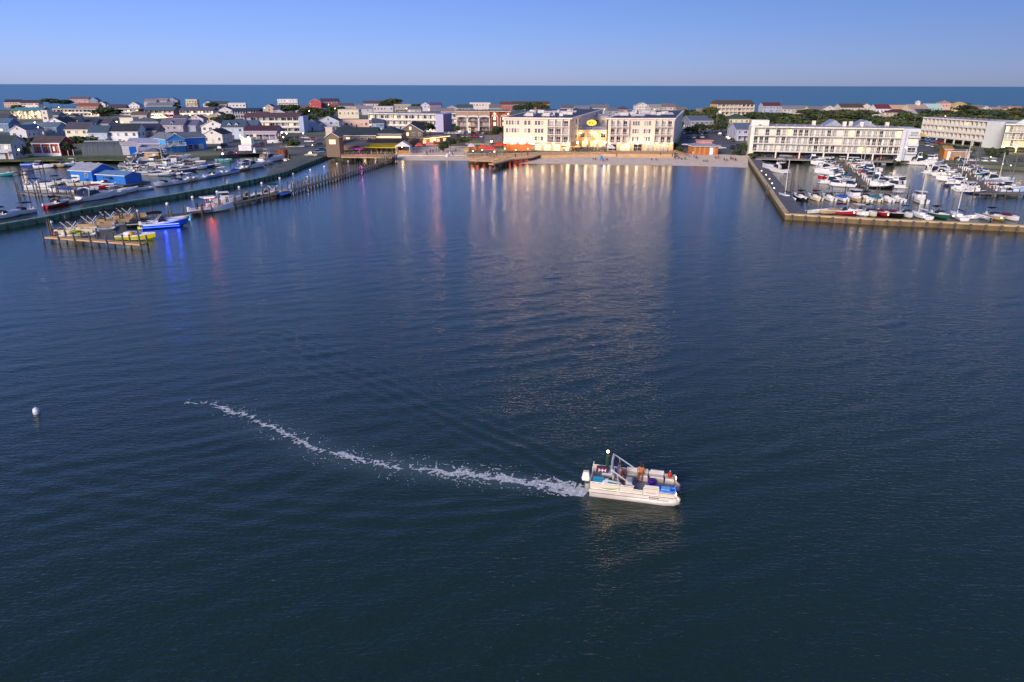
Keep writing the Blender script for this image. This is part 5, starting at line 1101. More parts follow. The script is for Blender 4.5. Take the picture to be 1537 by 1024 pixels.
        if kind == 'sail':
            x0, b, z, _ = st(.36); m = MB(); m.box(x0, x0 + 2.6, -b * .55, b * .55, z, z + .4, 0, .12); m.build("cabin", GEL, t)
            m = MB(); m.tube([(.6, 0, F), (.6, 0, F + 9.8)], .11, 6); m.tube([(.6, -.7, F + 5), (.6, .7, F + 5)], .03, 4); m.build("mast", hx('d0ccc4', rough=.4), t)
            m = MB(); m.tube([(.5, 0, F + 1.3), (-2.8, 0, F + 1.35)], .16, 6); m.build("furled_sail", NAVY, t)
            m = MB(); [m.tube([a, (.6, 0, F + 9.4)], .012, 3, cap=False) for a in ((3.9, 0, F + .4), (-3.9, 0, F), (.3, -1.1, F), (.3, 1.1, F))]; m.build("rigging", STEEL, t)
        if kind == 'skiff': m = MB(); [m.box(x, x + .3, -.75, .75, F - .2, F - .12) for x in (-1.2, .2)]; m.build("bench", WOOD, t)
        if kind not in ('cruiser', 'sport', 'sail'): m = MB(); outboard(m, -L / 2 - .02, 0, F - .55, .9 if L > 5 else .6); m.build("outboard", [BLACK, BLACK], t)
        if kind in ('cruiser', 'sport'): m = MB(); m.box(-L / 2 - .8, -L / 2 - .005, -B * .4, B * .4, .28, .4); m.build("swim_platform", GEL, t)
    note(t); PROTO[kind] = [t, False, L]; return PROTO[kind]
def child(t, nm):
    for c in t.children:
        if c.name.split(".")[0] == nm: return c
HULLS = {'white': GEL, 'cream': hx('d9cdb0', rough=.3), 'navy': hx('1c2a5a', rough=.25), 'red': hx('a02430', rough=.25), 'black': hx('15161a', rough=.25), 'pale blue': hx('8fb4d4', rough=.3), 'grey': hx('80868c', rough=.35), 'green': hx('2c5a48', rough=.3), 'tan': hx('b89c74', rough=.4), 'yellow': hx('c8c020', rough=.35), 'blue': hx('1c50b0', rough=.25), 'teal': hx('2c8c94', rough=.3)}
CANV = {'navy': NAVY, 'blue': hx('1d5cb4', rough=.8), 'maroon': hx('6c1c34', rough=.8), 'black': hx('1b1c22', rough=.85), 'white': hx('d6d4d8', rough=.8), 'tan': hx('b09a7c', rough=.8), 'green': hx('1e4c3c', rough=.8), 'grey': hx('777c86', rough=.8), 'teal': hx('1f7c90', rough=.8), 'red': hx('b03030', rough=.8)}
KN = {'cuddy': 'runabout', 'console': 'centre-console boat', 'covered': 'runabout', 'cruiser': 'cabin cruiser', 'sail': 'sailboat', 'skiff': 'open skiff', 'pontoon': 'pontoon boat', 'pilot': 'pilothouse boat', 'sport': 'flybridge motor yacht'}
NM = {'sail': 'sailboat', 'pontoon': 'pontoon_boat', 'sport': 'motor_yacht', 'cruiser': 'cabin_cruiser', 'skiff': 'skiff'}
ALLB = []
def boat(kind, x, y, hd, where, hullc=None, canv=None, s=1.0, group=None, label=None, nocanopy=False):
    if kind not in PROTO: boat_proto(kind)
    pr = PROTO[kind]
    if not pr[1]: t = pr[0]; pr[1] = True; first = True
    else: t = copy_tree(pr[0]); first = False
    hullc = hullc or R.choice(('white',) * 9 + ('cream', 'navy', 'red', 'black', 'pale blue', 'grey', 'green'))
    canv = canv or R.choice(('navy', 'navy', 'blue', 'maroon', 'black', 'white', 'tan', 'green', 'grey', 'teal'))
    t.location = (x, y, 0); t.rotation_euler = (R.uniform(-.02, .02), R.uniform(-.015, .015), hd); t.scale = (s, s, s); t.name = NM.get(kind, "motorboat")
    for c in KIDS[t.as_pointer()]:
        nm = c.name.split(".")[0]
        if nm == 'hull': recolour(c, {0: HULLS[hullc]})
        elif nm in ('canopy', 'cover', 'furled_sail'): recolour(c, {0: CANV[canv]})
        elif nm in ('fence',): recolour(c, {0: HULLS[hullc]})
        elif nm == 'outboard' and R.random() < .4: recolour(c, {0: GEL})
    ft = {'cuddy': ' with %s bimini', 'covered': ' under %s cover', 'cruiser': ' with %s canvas', 'sport': ' with %s canvas', 'sail': ' with %s furled sail', 'pontoon': ' with %s canopy'}.get(kind, '')
    tag(t, label or "%s %s%s, %s" % (hullc, KN[kind], ft % canv if ft else '', where), "sailboat" if kind == 'sail' else "boat", group); ALLB.append(t); return t
def pick(big=.25): return R.choice(('cruiser', 'sport', 'cruiser', 'pilot')) if R.random() < big else 'sail' if R.random() < .07 else R.choice(('cuddy', 'cuddy', 'covered', 'covered', 'console', 'pilot', 'skiff', 'pontoon'))
def berth_row(nm, A, B, n, sides, group, big=.25, off=1.2, skip=0.0):
    A, B = Vector(A), Vector(B); d = (B - A).normalized(); nn = Vector((-d.y, d.x))
    for s, sname in sides:
        k = 0
        for i in range(n):
            if R.random() < skip: continue
            kd = pick(big); p = A.lerp(B, (i + .5) / n + R.uniform(-.15, .15) / n)
            if kd not in PROTO: boat_proto(kd)
            L = PROTO[kd][2]; sc = R.uniform(.85, 1.12); q = p + nn * s * (off + L * sc / 2 + R.uniform(0, .8))
            if q.x / max(q.y, 1) > .84: continue
            hd = math.atan2(nn.y * s, nn.x * s) + (math.pi if R.random() < .35 else 0) + R.uniform(-.06, .06)
            boat(kd, q.x, q.y, hd, "%s from %s" % (ORD[k], nm + (", " + sname if sname else "")), s=sc * .9, group=group); k += 1
# --- big east marina
MG = "boats berthed in the sea-walled marina"
pA, pB = (128, 277), (103, 203)
pier("grey finger pier running out from the long cream hotel's quay", pA, pB, 1.8, .8, 4, 1.4); berth_row("quay on long-hotel pier", pA, pB, 26, ((-1, "beach side"), (1, "inner side")), MG, .42)
pC, pD = (173, 284), (132, 190)
pier("grey finger pier running out from the quay at the tan boathouse", pC, pD, 1.8, .8, 4, 1.4); berth_row("quay on boathouse pier", pC, pD, 30, ((-1, "beach side"), (1, "inner side")), MG, .25)
pE, pF = (222, 285), (176, 200)
pier("grey finger pier running out from the quay at the lamplit hotel wing", pE, pF, 1.8, .8, 4, 1.4); berth_row("quay on lamplit-wing pier", pE, pF, 22, ((-1, ""),), MG, .2)
pier("low dock across the seaward end of the boathouse pier", (126, 187.5), (165, 189), 2.2, 1.0, 3.5, 1.2)
pier("narrow dock behind the stern-on row of boats near the sea wall", (70, 190), (108, 188), 1.4, .75, 4, 1.6)
row3 = [(1182, 'sail', 'white', 'navy'), (1203, 'cuddy', 'black', 'black'), (1225, 'cuddy', 'cream', 'maroon'), (1246, 'cuddy', 'white', 'white'), (1266, 'covered', 'white', 'blue'), (1285, 'pilot', 'tan', 'tan'), (1301, 'cuddy', 'white', 'green'), (1316, 'covered', 'cream', 'teal'), (1333, 'cuddy', 'white', 'tan'), (1348, 'console', 'white', 'white')]
for k, (px, kd, hc, cv) in enumerate(row3):
    p = G(px, 300 + k * .3); boat(kd, p.x, p.y + 1.5, rad(90 + R.uniform(-6, 6)), "%s of the stern-on row from the sea wall's bend" % ORD[k], hc, cv, .95, "stern-on row of boats behind the sea wall")
p = G(1378, 303); boat('pilot', p.x, p.y, rad(82), "", 'white', s=.95, label="lone white pilothouse boat with dark windows in open water inside the sea wall", group=MG)
row4 = [(1232, 325, 'skiff', 'white', 'white', 10), (1254, 326, 'covered', 'tan', 'tan', 160), (1278, 327, 'cuddy', 'red', 'maroon', 30), (1298, 328, 'console', 'white', 'navy', 80), (1316, 329, 'cuddy', 'cream', 'navy', 95), (1336, 329, 'covered', 'red', 'maroon', 95), (1353, 330, 'covered', 'black', 'maroon', 85), (1372, 331, 'cuddy', 'white', 'teal', 100), (1391, 331.5, 'sail', 'white', 'white', 92), (1422, 332, 'cuddy', 'green', 'black', 88), (1449, 333, 'sail', 'white', 'navy', 80), (1470, 334, 'skiff', 'white', 'white', 5), (1487, 334, 'skiff', 'grey', 'grey', 100), (1506, 334.5, 'cuddy', 'tan', 'black', 92), (1530, 335.5, 'covered', 'white', 'maroon', 96)]
for k, (px, py, kd, hc, cv, hd) in enumerate(row4):
    p = G(px, py - 2); boat(kd, p.x, p.y + 3, rad(-hd if kd not in ('sail', 'skiff') else hd), "%s along the sea wall's inner face from its bend" % ORD[k], hc, cv, .92, "boats tied inside the sea wall")
p = G(1153, 258); boat('sport', p.x + 2.5, p.y + 1, rad(112), "", 'white', 'black', 1.0, label="white flybridge motor yacht with black canvas alone by the slanting sea wall", group=MG)
# --- crowded west basin
WG = "boats in the basin behind the green jetty"
jet = [(8, 331, 'cuddy', 'white', 'navy'), (32, 326, 'cuddy', 'white', 'navy'), (86, 314, 'cuddy', 'red', 'black'), (112, 309, 'skiff', 'tan', 'tan'), (146, 303, 'cruiser', 'white', 'navy'), (172, 298, 'console', 'white', 'white'), (192, 293, 'covered', 'white', 'white'), (218, 289, 'skiff', 'white', 'white'), (246, 283, 'cuddy', 'white', 'teal'), (268, 280, 'cuddy', 'white', 'black'), (285, 276.5, 'console', 'cream', 'white'), (303, 273.5, 'skiff', 'white', 'white'), (320, 270, 'cuddy', 'pale blue', 'teal'), (335, 267, 'console', 'white', 'white'), (352, 263.5, 'covered', 'white', 'blue'), (370, 259.5, 'console', 'tan', 'white'), (386, 256, 'cruiser', 'white', 'navy'), (402, 251, 'console', 'white', 'tan'), (413, 246, 'sport', 'white', 'tan')]
for k, (px, py, kd, hc, cv) in enumerate(jet):
    p = G(px, py - 4); boat(kd, p.x + (-1 if k > 14 else 0), p.y, rad(R.choice((68, 72, 250)) + R.uniform(-8, 8)) if k < 16 else rad(60), "%s along the green jetty from its outer end" % ORD[k], hc, cv, 1.0, "boats lying along the green jetty")
for k, (px, py, kd, hc, cv, hd) in enumerate([(58, 284, 'pontoon', 'white', 'navy', 8), (74, 278, 'covered', 'white', 'navy', 5), (92, 276, 'cuddy', 'white', 'navy', 10), (95, 289, 'covered', 'white', 'blue', 12), (112, 288, 'covered', 'pale blue', 'grey', 8), (130, 287, 'covered', 'white', 'navy', 10), (146, 283, 'covered', 'red', 'maroon', 5), (156, 279, 'cuddy', 'white', 'grey', 10), (120, 279, 'cuddy', 'cream', 'teal', 12), (172, 276, 'cuddy', 'black', 'black', 15), (184, 272, 'covered', 'grey', 'black', 10)]):
    p = G(px, py); boat(kd, p.x, p.y, rad(hd + R.choice((0, 180))), "%s of the rafted boats before the blue floating boathouse" % ORD[k], hc, cv, .95, "boats rafted by the blue boathouse")
k = 0
for r_, (y0, n, x0, x1) in enumerate([(263, 8, 190, 262), (257, 9, 186, 268), (251, 10, 190, 280), (246, 10, 196, 284), (241.5, 8, 205, 262)]):
    for i in range(n):
        p = G(x0 + (x1 - x0) * (i + R.uniform(.2, .8)) / n, y0 + R.uniform(-1.5, 1.5)); boat(pick(.12), p.x, p.y, rad(R.choice((0, 180, 20, 200)) + R.uniform(-15, 15)), "%s in the %s rank of the middle raft" % (ORD[i], ORD[r_]), None, None, .95, WG)
for k, (px, py, kd, hc, cv, hd) in enumerate([(46, 250, 'covered', 'blue', 'blue', 0), (66, 252, 'cuddy', 'white', 'white', 5), (84, 251, 'covered', 'tan', 'tan', 0), (97, 250, 'cuddy', 'pale blue', 'navy', 10), (112, 248, 'console', 'cream', 'tan', 0), (128, 247, 'skiff', 'green', 'green', 10), (6, 264, 'covered', 'teal', 'grey', 5), (140, 248, 'skiff', 'grey', 'grey', 0)]):
    p = G(px, py); boat(kd, p.x, p.y, rad(hd), "%s off the grassy bank by the red cottage" % ORD[k], hc, cv, .95, "boats off the grassy bank")
for k, (px, py, kd, hc, cv) in enumerate([(282, 257, 'covered', 'navy', 'navy'), (296, 254, 'covered', 'grey', 'grey'), (308, 252, 'covered', 'navy', 'blue'), (318, 250, 'covered', 'grey', 'navy'), (300, 244, 'skiff', 'white', 'white'), (285, 242, 'console', 'white', 'white'), (336, 243, 'covered', 'teal', 'teal'), (272, 246, 'cuddy', 'red', 'red')]):
    p = G(px, py); boat(kd, p.x, p.y, rad(R.uniform(-20, 30)), "%s in the tarped huddle below the car park bank" % ORD[k], hc, cv, .95, "tarped boats below the car park")
pier("thin grey dock reaching the moored boats off the grassy bank", G(14, 260, .7)[:2], G(62, 253, .7)[:2], 1.2, .7, 4, 1.0)
pier("grey dock under the packed middle raft of boats", G(186, 258, .7)[:2], G(285, 246, .7)[:2], 1.4, .7, 4, 1.6)
pier("low dock along the foot of the grassy bank beside the tan hut", G(90, 243.5, .7)[:2], G(172, 238.5, .7)[:2], 1.4, .8, 3.5, 1.0)
pier("low dock below the car park bank at the basin's head", G(255, 245.5, .7)[:2], G(345, 243, .7)[:2], 1.4, .8, 3.5, .8)
pier("short plank dock before the rafted boats and blue boathouse", G(30, 288, .7)[:2], G(140, 294, .7)[:2], 1.4, .6, 5, 2.6)
a, ang, w = ground_frame(108, 274, 136, 277, .3)
t = thing("floating_boathouse", "bright blue floating boathouse with a grey roof in the basin", "boathouse", (a.x, a.y, 0), ang + .15)
m = MB(); m.box(-1, w + 12, -1, 9, .1, .5); m.build("float", GREYWOOD, t)
gable(t, w * .95, 8, 3.4, 1.7, 'x', BLUE, roof_mat('9a9cac'), z0=.51); gable(t, 11, 6, 2.4, .8, 'x', BLUE, roof_mat('5c86b4'), x0=w * .95 + .42, y0=1, z0=.51, name=("side_wall", "side_roof"), oh=.3)
m = MB(); m.box(.4, 3.6, -.08, -.01, .6, 2.6); m.build("door", hx('d8d8dc'), t); window(t, w * .7, 0, 2.2, 1.0, 1.0, 'f', 0)
# --- outer pier boats
OG = "boats on the outer timber pier"
for k, (px, py, cv, lb) in enumerate([(116, 353, 'black', "pontoon boat with a black bimini and yellow floats, nearest the tan finger dock"), (146, 344, 'black', "pontoon boat with a black bimini, second from the tan finger dock"), (172, 337, 'black', "pontoon boat with a black bimini, third from the tan finger dock"), (197, 331, 'black', "pontoon boat with a black bimini, furthest from the tan finger dock")]):
    p = G(px, py); boat('pontoon', p.x, p.y, rad(12), "", 'tan' if k else 'cream', cv, 1.0, "pontoon boats with black biminis on the outer pier", lb)
p = G(192, 360); t = boat('skiff', p.x + 1.5, p.y + .4, rad(-3), "", 'yellow', s=1.5, label="long white and yellow-green open boat with a striped bow at the finger dock's end", group=OG)
m = MB(); m.box(-1.3, -.1, -.5, .5, .62, 1.0); m.build("console", GEL, t)
def moored_toy(name, label, cat, px, py, c, kind):
    p = G(px, py, .9); t = thing(name, label, cat, (p.x, p.y, .9), R.uniform(0, 3), "floats and gear lying on the outer pier"); m = MB()
    if kind == 'ring': n = 12; [m.tube([(.55 * math.cos(a * 6.283 / n), .55 * math.sin(a * 6.283 / n), .2), (.55 * math.cos((a + 1) * 6.283 / n), .55 * math.sin((a + 1) * 6.283 / n), .2)], .2, 6) for a in range(n)]
    else: m.lathe([(.35, 0), (.5, .25), (.42, .7), (.15, .85)], 8)
    m.build("body", hx(c, rough=.5), t); m = MB(); m.tube([(.1, 0, .3), (.35, .1, .5)], .04, 4); m.build("rope", WOOD, t)
for lb, px, py, c, kd in [("yellow inflatable tube on the nearest pontoon boat's edge", 109, 351, 'c8c428', 'ring'), ("second yellow inflatable tube beside the pontoon boats", 121, 352, 'd0cc24', 'ring'), ("lime inflatable tube between the first two pontoon boats", 113, 349, 'a8c030', 'ring'), ("orange dry bag on the yellow-green open boat", 198, 354, 'd88a28', 'bag'), ("white sack on the tan finger dock", 97, 354, 'd8d4d8', 'bag'), ("dark red gear bag on the tan finger dock's end", 84, 354, '6c2430', 'bag')]: moored_toy("inflatable_tube" if kd == 'ring' else "gear_bag", lb, "float" if kd == 'ring' else "bag", px, py, c, kd)
# blue-lit boat
p = G(247, 341); t = boat('cuddy', p.x, p.y, rad(28), "", 'blue', 'black', 1.25, label="deep blue runabout glowing with blue underwater lights at the pier", group=OG)
BLUEG = glow((.03, .08, 1.0), 7)
m = MB(); m.box(-3.2, 2.3, -1.262, -1.235, .26, .32); m.box(-3.36, -3.31, -1.0, 1.0, .1, .16); m.build("led_strip", BLUEG, t)
m = MB(); m.box(-3.1, 2.2, -1.275, -1.25, .62, .67); m.build("side_stripe", glow((.55, .65, 1.0), 2.0), t)
point_light((0, -2.2, .5), 160, (.02, .06, 1.0), .3, t); point_light((2.0, -1.9, .5), 110, (.02, .06, 1.0), .3, t); point_light((-3.6, 0, .6), 90, (.02, .06, 1.0), .3, t); point_light((-.6, 0, 1.3), 60, (.1, .15, 1.0), .3, t)
m = MB(); m.box(-4.0, -3.3, -1.0, 1.0, .12, .2); m.build("swim_platform", glow((.8, .75, .02), .6), t)  # platform is no lamp: its brightness is put into the yellow as glow
# red-lit centre console
p = G(318, 318); t = boat('console', p.x, p.y, rad(40), "", 'white', s=1.35, label="big white centre-console boat with a red-lit cockpit and several outboards", group=OG)
for y in (-.75, -.28, .28, .75): m = MB(); outboard(m, -3.52, y, .3, .85); m.build("outboard", [GEL, GEL], t)
m = MB(); m.box(-1.2, .5, -.8, -.7, 2.48, 2.53); m.build("red_lamp", glow((1, .1, .05), 20), t); point_light((-.2, 0, 2.2), 130, (1, .12, .06), .15, t); point_light((-1.6, 0, 1.4), 60, (1, .2, .1), .15, t); point_light((-3.9, -.3, .5), 120, (.1, .5, 1.0), .2, t)
for k, (px, py, kd, hc, cv, hd) in enumerate([(340, 304, 'pilot', 'white', 'white', 30), (355, 300, 'covered', 'white', 'tan', 25), (372, 299, 'cuddy', 'green', 'grey', 30), (386, 296, 'skiff', 'grey', 'grey', 25), (400, 294, 'cuddy', 'tan', 'grey', 30), (414, 292, 'pontoon', 'tan', 'green', 20), (429, 294, 'covered', 'navy', 'blue', 70), (215, 340, 'covered', 'black', 'black', 20), (268, 330, 'skiff', 'grey', 'grey', 25)]):
    p = G(px, py); boat(kd, p.x, p.y, rad(hd), "%s of the small boats packed on the outer pier" % ORD[k], hc, cv, .9, OG)
# mooring floats along the channel
for k, (px, py) in enumerate([(77, 335), (206, 318), (251, 307), (289, 297), (326, 289), (359, 282), (393, 276), (420, 268.5), (440, 262), (466, 256), (487, 251), (506, 246.5), (523, 243)]):
    p = G(px, py); t = thing("mooring_float", "white round mooring float, %s in the channel line counted from the open bay" % ORD[k], "mooring float", (p.x, p.y, 0), 0, "mooring floats in the channel")
    m = MB(); m.ball((0, 0, .18), .42, 0, 10, .8); m.build("float", hx('e8e8ee', rough=.4), t, True); m = MB(); m.tube([(0, 0, .5), (0, 0, .72)], .05, 5); m.build("ring_post", STEEL, t)
# big mooring buoy in the open bay
p = G(55, 620); t = thing("mooring_buoy", "white mooring buoy with a dark band floating alone on the open bay", "mooring buoy", (p.x, p.y, 0), .3)
t.scale = (.68, .68, .66)
m = MB(); m.lathe([(.34, -.3), (.42, 0), (.42, .25), (.36, .62), (.2, .78), (.08, .8)], 16); m.build("body", hx('dcdce4', rough=.4), t, True)
m = MB(); m.lathe([(.424, .14), (.424, .22)], 16); m.M = Matrix.Identity(4); m.build("band", hx('3a4a6a'), t); m = MB(); m.tube([(0, 0, .78), (0, 0, .95)], .06, 6); m.build("ring_post", STEEL, t)
# lamps of the marina
LAMPLOW = glow((1.0, 0.72, 0.38), 7.0)
def dock_lamp(label, px, py, z, h=1.1, p=60, group=None):
    q = G(px, py, z + h); t = thing("dock_lamp", label, "lamp", (q.x, q.y, z), 0, group); m = MB(); m.tube([(0, 0, 0), (0, 0, h)], .06, 5); m.build("post", BLACK, t); m = MB(); m.ball((0, 0, h + .12), .15); m.build("globe", LAMPLOW, t)
    if p: point_light((0, -.35, h), p, parent=t)
for k, (px, py) in enumerate([(1282, 320), (1296, 322), (1333, 323), (1387, 326), (1431, 325), (1460, 327), (1503, 328)]): dock_lamp("low warm lamp on the sea wall's cap, %s from its bend" % ORD[k], px, py, 1.32, .6, 30, "warm lamps on the sea wall")
for k, (px, py) in enumerate([(1393, 250), (1413, 257), (1425, 262), (1438, 266), (1451, 269), (1465, 274)]): dock_lamp("warm lamp on the boathouse pier, %s out from the quay" % ORD[k], px, py, .8, 1.6, 70, "warm lamps on the boathouse pier")
for k, (px, py) in enumerate([(1505, 247), (1517, 249), (1345, 240), (1487, 236)]): dock_lamp("warm quay lamp, %s" % ("by the lamplit hotel wing", "beyond the lamplit wing's lawn", "at the long cream hotel's white end", "behind the tan boathouse")[k], px, py, GZ, 1.4, 120, "warm lamps on the quay")
for k, (px, py) in enumerate([(1143, 257), (1150, 263), (1155, 269), (1159, 276), (1162, 283)]): dock_lamp("white walkway lamp on the slanting sea wall, %s out from the beach" % ORD[k], px, py, .9, .9, 0, "walkway lamps on the slanting wall")

def mooring_pile(label, x, y, h, group):
    t = thing("mooring_pile", label, "mooring pile", (x, y, 0), 0, group); m = MB(); m.tube([(0, 0, -1.5), (R.uniform(-.12, .12), R.uniform(-.1, .1), h)], .15, 6, r1=.12); m.build("shaft", PILEWOOD, t)
    m = MB(); m.lathe([(.17, h * .35), (.17, h * .42)], 6); m.build("rope_collar", hx('8c8478'), t)
for k in range(13): mooring_pile("bare mooring pile, %s from the bend in the gap behind the sea wall boats" % ORD[k], 72 + 3.0 * k + R.uniform(-.5, .5), 167.5 - .35 * k + R.uniform(-1, 1), R.uniform(2.6, 3.8), "mooring piles inside the sea wall")
for k in range(9): mooring_pile("bare mooring pile, %s out from the beach along the slanting wall's water" % ORD[k], 101 - 3.2 * k + R.uniform(-.4, .4) + 3, 268 - 9.5 * k + R.uniform(-1.5, 1.5), R.uniform(2.4, 3.6), "mooring piles inside the sea wall")
for k in range(8):
    q = G(30 + 14 * k, 296 - 1.2 * k); mooring_pile("bare mooring pile, %s in the open basin water before the blue boathouse" % ORD[k], q.x, q.y, R.uniform(2.6, 4.2), "mooring piles in the west basin")
for k in range(9):
    f = (k + .5) / 9; kd = pick(.1); boat(kd, 118 + 26 * f + R.uniform(-.4, .4), 276.5 - 4 * f - R.uniform(0, 1.5), rad(R.choice((85, 265)) + R.uniform(-6, 6)), "%s nosed up to the quay under the carport" % ORD[k], s=.8, group=MG)
for k in range(8):
    f = (k + .5) / 8; kd = pick(.1); boat(kd, 176 + 26 * f, 272 - 6 * f - R.uniform(0, 2), rad(R.choice((80, 260)) + R.uniform(-6, 6)), "%s nosed up to the quay past the tan boathouse" % ORD[k], s=.8, group=MG)
# ------------------------------------------------------------------ people
def grow(verts, edges, bones, subd=1):
    """one continuous body grown over a skeleton. verts: (x,y,z,radius); bones: (a,b,material)"""
    bm = bmesh.new(); lay = bm.verts.layers.skin.verify(); vs = []
    for x, y, z, r in verts:
        v = bm.verts.new((x, y, z)); v[lay].radius = (r, r); vs.append(v)
    vs[0][lay].use_root = True
    for a, b in edges: bm.edges.new((vs[a], vs[b]))
    me = bpy.data.meshes.new("skeleton"); bm.to_mesh(me); bm.free()
    o = bpy.data.objects.new("skeleton", me); COL.objects.link(o)
    o.modifiers.new("s", 'SKIN').use_smooth_shade = True; q = o.modifiers.new("d", 'SUBSURF'); q.levels = q.render_levels = subd
    bpy.context.view_layer.update(); out = bpy.data.meshes.new_from_object(o.evaluated_get(bpy.context.evaluated_depsgraph_get()))
    bpy.data.objects.remove(o); bpy.data.meshes.remove(me); out.materials.clear()
    P = [Vector(v[:3]) for v in verts]
    for p in out.polygons:
        best = (9, 0); c = p.center
        for a, b, mi in bones:
            d = P[b] - P[a]; t = max(0, min(1, (c - P[a]).dot(d) / max(d.length_squared, 1e-9))); k = (c - P[a] - d * t).length - .3 * (verts[a][3] + verts[b][3])
            if k < best[0]: best = (k, mi)
        p.material_index = best[1]
    return out
def body(pose, fingers=False):
    """slots: 0 skin, 1 top, 2 trousers, 3 shoes; the figure faces +x and its feet (or seat) rest at z = 0"""
    H = {'stand': 0.93, 'walk': 0.91, 'sit': 0.09, 'low': 0.11}[pose]; V = [(0, 0, H, .14), (0, 0, H + .2, .125), (.01, 0, H + .43, .145), (.02, 0, H + .55, .06), (.04, 0, H + .64, .085), (.055, 0, H + .74, .095)]
    E = [(0, 1), (1, 2), (2, 3), (3, 4), (4, 5)]; B = [(0, 1, 2), (1, 2, 1), (2, 3, 1), (3, 4, 0), (4, 5, 0)]
    def chain(a, pts, mats):
        for p, mt in zip(pts, mats): V.append(p); E.append((a, len(V) - 1)); B.append((a, len(V) - 1, mt)); a = len(V) - 1
        return a
    for s in (-1, 1):
        w = .12 if (pose == 'walk') else 0
        if pose in ('stand', 'walk'):
            k = s * w; chain(0, [(0, s * .1, H - .06, .105), (k + .04, s * .1, .48, .07), (k * 1.9 - .02, s * .1, .09, .045), (k * 1.9 + .13, s * .11, .035, .035)], (2, 2, 2, 3))
            hand = chain(2, [(0, s * .2, H + .42, .065), (-.03 - k, s * .26, H + .16, .045), (.06 - k, s * .26, H - .08, .032), (.09 - k, s * .26, H - .16, .03)], (1, 1, 0, 0))
        elif pose == 'sit':
            chain(0, [(.05, s * .1, H - .01, .1), (.42, s * .12, H + .02, .07), (.45, s * .12, -.33, .045), (.58, s * .12, -.4, .035)], (2, 2, 0, 3))
            hand = chain(2, [(0, s * .2, H + .42, .065), (.06, s * .27, H + .18, .045), (.28, s * .18, H + .14, .032), (.36, s * .15, H + .13, .03)], (1, 1, 0, 0))
        else:
            chain(0, [(.06, s * .1, H - .01, .1), (.42, s * .14, .36, .07), (.66, s * .12, .07, .042), (.78, s * .12, .04, .034)], (2, 2, 0, 3))
            hand = chain(2, [(0, s * .2, H + .42, .065), (-.1, s * .27, H + .2, .045), (-.16, s * .28, .05, .032), (-.12, s * .28, .04, .03)], (1, 1, 0, 0))
        if fingers:
            h = Vector(V[hand][:3]); d = (h - Vector(V[hand - 1][:3])).normalized(); sd = Vector((0, 1, 0)) if abs(d.y) < .7 else Vector((1, 0, 0)); dn = d.cross(sd)
            for i, L in enumerate((.075, .085, .08, .06)):
                q = h + d * .05 + sd * (.021 * (i - 1.5)); e = q + d * L * .6 - dn * .01; chain(hand, [(*q, .009), (*e, .008), (*(e + d * L * .4 - dn * .025), .007)], (0, 0, 0))
            q = h + sd * .03 * s - d * .01; chain(hand, [(*q, .011), (*(q + d * .04 + sd * .03 * s), .009)], (0, 0))
    return grow(V, E, B), (V[5][0], V[5][1], V[5][2])
def hair_mesh(c, long=False):
    m = MB(); n = 8; pr = [(.108, -.015), (.115, .03), (.095, .085), (.05, .12), (.01, .128)]
    if long: pr = [(.09, -.22), (.11, -.12)] + pr
    m.lathe(pr, 10, 0, (c[0] - .025, c[1], c[2])); return m.mesh("hair", hx('2c2018', rough=.8))
SKIN = [hx('c08c6c', rough=.6), hx('a87050', rough=.6), hx('d0a284', rough=.6)]
BODY = {}
for ps in ('stand', 'walk', 'sit', 'low'):
    me, hc = body(ps); [me.materials.append(SKIN[0]) for _ in range(4)]; BODY[ps] = (me, hair_mesh(hc), hair_mesh(hc, True), hc)
HCOL = {'dark': hx('2c2018', rough=.8), 'brown': hx('5a3c24', rough=.8), 'fair': hx('b08c54', rough=.8), 'grey': hx('8c8880', rough=.8)}
CLO = {'white': 'dcdcde', 'black': '18181c', 'navy': '222c50', 'red': 'b02c30', 'blue': '2c5cb0', 'grey': '6c6c74', 'pink': 'd08898', 'green': '3c6a48', 'tan': 'b09874', 'orange': 'd07838', 'purple': '5c3878', 'teal': '2c8088'}
def person(label, x, y, z, hd, pose='stand', top='white', bot='navy', hair='dark', long=False, s=1.0, group=None, meshes=None):
    me, hs, hl, hc = meshes or BODY[pose]
    o = link(bpy.data.objects.new("person", me)); o.location = (x, y, z); o.rotation_euler = (0, 0, hd); o.scale = (s, s, s)
    recolour(o, {0: R.choice(SKIN), 1: hx(CLO[top], rough=.8), 2: hx(CLO[bot], rough=.8), 3: hx('2c2824')})
    h = link(bpy.data.objects.new("hair", hl if long else hs), o); recolour(h, {0: HCOL[hair]}); return tag(o, label, "person", group)
def beach_z(px, py):
    """height of the beach surface under a pixel: walk the ray down to the sand"""
    hit = None; o = Vector((0, 0, CH)); d = (G(px, py, 0) - o).normalized()
    dg = bpy.context.evaluated_depsgraph_get(); ok, loc, _, _, ob, _ = S.ray_cast(dg, o, d); return loc
bpy.context.view_layer.update()
def spot(px, py):
    p = beach_z(px, py); return p if p.y < 330 else G(px, py, GZ)
BRIDE, TALLCHAIR = spot(671, 235.5), spot(903, 241)
